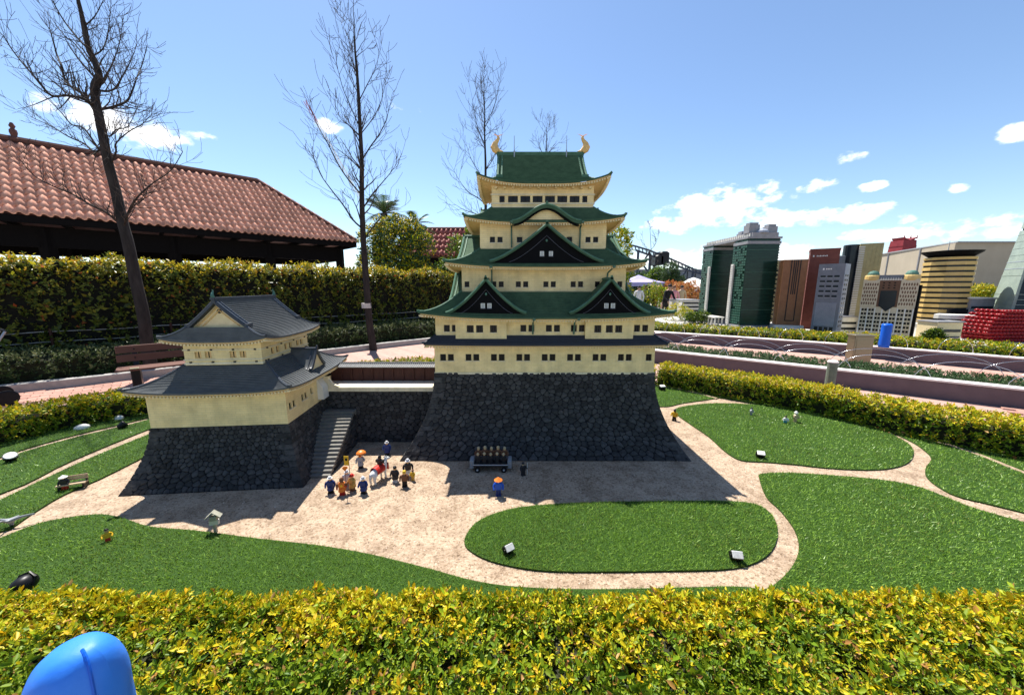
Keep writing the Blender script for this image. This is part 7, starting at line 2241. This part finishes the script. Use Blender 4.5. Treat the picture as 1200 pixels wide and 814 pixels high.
# ------------------------------------------------------------------ park bench, pushchair
pbn = thing('park_bench', 'brown slatted park bench standing on the brick path behind the turret', 'bench', (-5.30, 5.72, 0), R(43))
M['bench_slat'] = mat('bench_slat', (.155, .070, .050), (.11, .048, .035), rough=.55, scale=6, stretch=(1, 12, 12), bump=.1)
for z, y0 in ((.455, .165), (.585, .205)):
    b = MB(); b.cbox(-.78, .78, y0, y0 + .032, z, z + .112, .006); b.build('back_slat', M['bench_slat'], pbn)
    for xx in (-.58, .58):
        b = MB(); b.tube([(xx, y0 - .004, z + .056), (xx, y0, z + .056)], .012, 8); b.build('bolt', M['black'], pbn)
for k in range(3):
    b = MB(); b.cbox(-.78, .78, -.26 + .135 * k, -.14 + .135 * k, .372, .40, .006); b.build('seat_slat', M['bench_slat'], pbn)
for xx in (-.58, .58):
    b = MB(); b.cbox(xx - .05, xx + .05, -.20, .10, 0, .371, .01); b.add([(xx - .03, .14, .30), (xx + .03, .14, .30), (xx + .03, .20, .30), (xx - .03, .20, .30), (xx - .03, .24, .70), (xx + .03, .24, .70), (xx + .03, .275, .70), (xx - .03, .275, .70)], [(0, 3, 2, 1), (4, 5, 6, 7), (0, 1, 5, 4), (1, 2, 6, 5), (2, 3, 7, 6), (3, 0, 4, 7)]); b.build('support', M['black'], pbn)
    b = MB(); b.cbox(xx - .05, xx + .05, -.27, -.17, .401, .409, .003); b.build('cap_plate', M['steel'], pbn)
x, y = G(-30, 478)
ps = thing('pushchair', 'maroon pushchair with black wheels cut off by the left edge', 'pushchair', (x, y, 0), R(-30))
for sx in (-1, 1):
    for yy in (-.25, .25):
        b = MB(); b.lathe([(.09, -.018), (.105, -.012), (.105, .012), (.09, .018)], 18); b.v = [(c + sx * .22, a + yy, d + .105) for a, d, c in b.v]; w_ = b.build('wheel', M['black'], ps)
    b = MB(); b.tube([(sx * .22, -.25, .105), (sx * .21, .05, .45), (sx * .20, .36, 1.0)], .014, 7); b.build('frame_tube', M['alu'], ps)
    b = MB(); b.tube([(sx * .22, .25, .105), (sx * .21, .0, .5)], .014, 7); b.build('frame_tube', M['alu'], ps)
b = MB(); b.grid([[(xx, yy, zz) for xx in (-.19, -.1, .1, .19)] for yy, zz in ((-.3, .42), (-.1, .36), (.06, .36), (.2, .85))]); b.build('seat', M['maroon'], ps)
b = MB(); b.grid([[(xx, .2 - .36 * math.sin(a), .70 + .32 * math.cos(a) - .0 * xx) for xx in (-.21, .21)] for a in [math.pi * .5 * q / 6 for q in range(7)]]); b.build('hood', M['maroon'], ps)
b = MB(); b.tube([(-.2, .36, 1.0), (.2, .36, 1.0)], .018, 8); b.build('handle', M['black'], ps)

# ------------------------------------------------------------------ visitors far off between the keep and the towers
def person(px_, D, label, top, legs, hair, h=1.68, rz=0.0, lean=0.0, arms=0):
    p = P(px_, 340, D)
    t = thing('person', label, 'person', (p.x, D, 0), rz)
    k = h / 1.70
    L = lean
    V = [(0, 0, .95), (0, -.01 - L * .3, 1.12), (0, -L * .6, 1.30), (0, -L, 1.43), (0, -L * 1.1 - .01, 1.50), (0, -L * 1.2 - .015, 1.60), (0, -L * 1.2 - .01, 1.68)]
    Ed = [(0, 1), (1, 2), (2, 3), (3, 4), (4, 5), (5, 6)]
    Rd = [(.155, .105), (.140, .10), (.165, .11), (.10, .085), .052, (.078, .092), (.055, .065)]
    def av(v, r_, par):
        V.append(v); Rd.append(r_); Ed.append((par, len(V) - 1)); return len(V) - 1
    for s in (-1, 1):
        a = av((s * .10, 0, .86), (.088, .09), 0); b_ = av((s * .11, -.02 - .06 * s * arms, .50), .062, a); c = av((s * .115, .02 + .05 * s * arms, .10), .043, b_); d = av((s * .12, -.12 + .05 * s * arms, .045), (.040, .035), c)
        a = av((s * .185, -L * .9, 1.38), .058, 3); b_ = av((s * .245, -L * .9 - .02 - .12 * arms, 1.12), .044, a); c = av((s * .215, -L - .10 - .20 * arms, .93 + .18 * arms), .034, b_)
        d = av((s * .205, -L - .13 - .24 * arms, .87 + .18 * arms), (.016, .036), c)
        for q in range(4): 
            f1 = av((s * (.205 - .004), -L - .125 - .25 * arms - .020 * (q - 1.5), .815 + .18 * arms - .004 * abs(q - 1.2)), .0085, d); av((s * .198, -L - .13 - .26 * arms - .020 * (q - 1.5), .775 + .18 * arms), .0075, f1)
        th = av((s * .185, -L - .175 - .25 * arms, .84 + .18 * arms), .009, d)
    V2 = [(a * k, b_ * k, c * k) for a, b_, c in V]
    R2 = [tuple(q * k for q in r_) if isinstance(r_, tuple) else r_ * k for r_ in Rd]
    def pick(c):
        z = c.z / k
        if z > 1.455 and abs(c.x) < .14 * k: return 2
        if z < .07: return 3
        if abs(c.x) > .16 * k and z < .90 + .18 * arms: return 2
        return 0 if z > .90 else 1
    skin_body('body', V2, Ed, R2, [pm('cloth_' + top, PAL[top], .85), pm('cloth_' + legs, PAL[legs], .85), pm('person_skin', (.50, .31, .22), .6), M['black']], pick, t)
    b = MB(); b.ball((0, (-L * 1.2 + .005) * k, 1.635 * k), .088 * k, .10 * k, .088 * k, 12, 8)
    b.v = [(a, c, max(d, 1.60 * k) if c < (-L * 1.2 - .03) * k else d) for a, c, d in b.v]
    b.build('hair', pm('hair_' + hair, PAL[hair], .7), t, smooth=True)
    b = MB()
    for s in (-1, 1): b.ball((s * .032 * k, (-L * 1.2 - .098) * k, 1.605 * k), .010 * k, .007 * k, .007 * k, 6, 4)
    b.build('eyes', M['black'], t)
    b = MB(); b.add([(-.012 * k, (-L * 1.2 - .10) * k, 1.565 * k), (.012 * k, (-L * 1.2 - .10) * k, 1.565 * k), (0, (-L * 1.2 - .124) * k, 1.57 * k), (0, (-L * 1.2 - .10) * k, 1.605 * k)], [(0, 2, 1), (0, 3, 2), (1, 2, 3)]); b.build('nose', pm('person_skin', (.5, .31, .22)), t)
    b = MB(); b.cbox(-.024 * k, .024 * k, (-L * 1.2 - .099) * k, (-L * 1.2 - .09) * k, 1.538 * k, 1.547 * k, .002); b.build('mouth', pm('lips', (.35, .12, .10)), t)
    for s in (-1, 1): b = MB(); b.ball((s * .083 * k, (-L * 1.2 - .01) * k, 1.59 * k), .014 * k, .022 * k, .03 * k, 6, 5); b.build('ear', pm('person_skin', (.5, .31, .22)), t)
    return t
person(780, 15.6, 'person in black leaning forward beside the right roofs of the keep', 'black', 'dark', 'black', 1.66, .3, .22, .5)
person(790, 16.8, 'person with pinkish top standing behind the person in black', 'pink', 'dark', 'brown', 1.62, -.2)
person(757, 19, 'person in grey under the lavender canopy, right of two', 'grey', 'black', 'black', 1.64, .2)
person(749, 18.4, 'person in white under the lavender canopy, left of two', 'white', 'navy', 'dark', 1.60, -.3)
person(799, 18.5, 'person in tan before the red leaved bush', 'tan', 'navy', 'black', 1.62, .1)
person(1137, 11.4, 'person in navy standing behind the golden round tower', 'navy', 'dark', 'black', 1.68, .3)
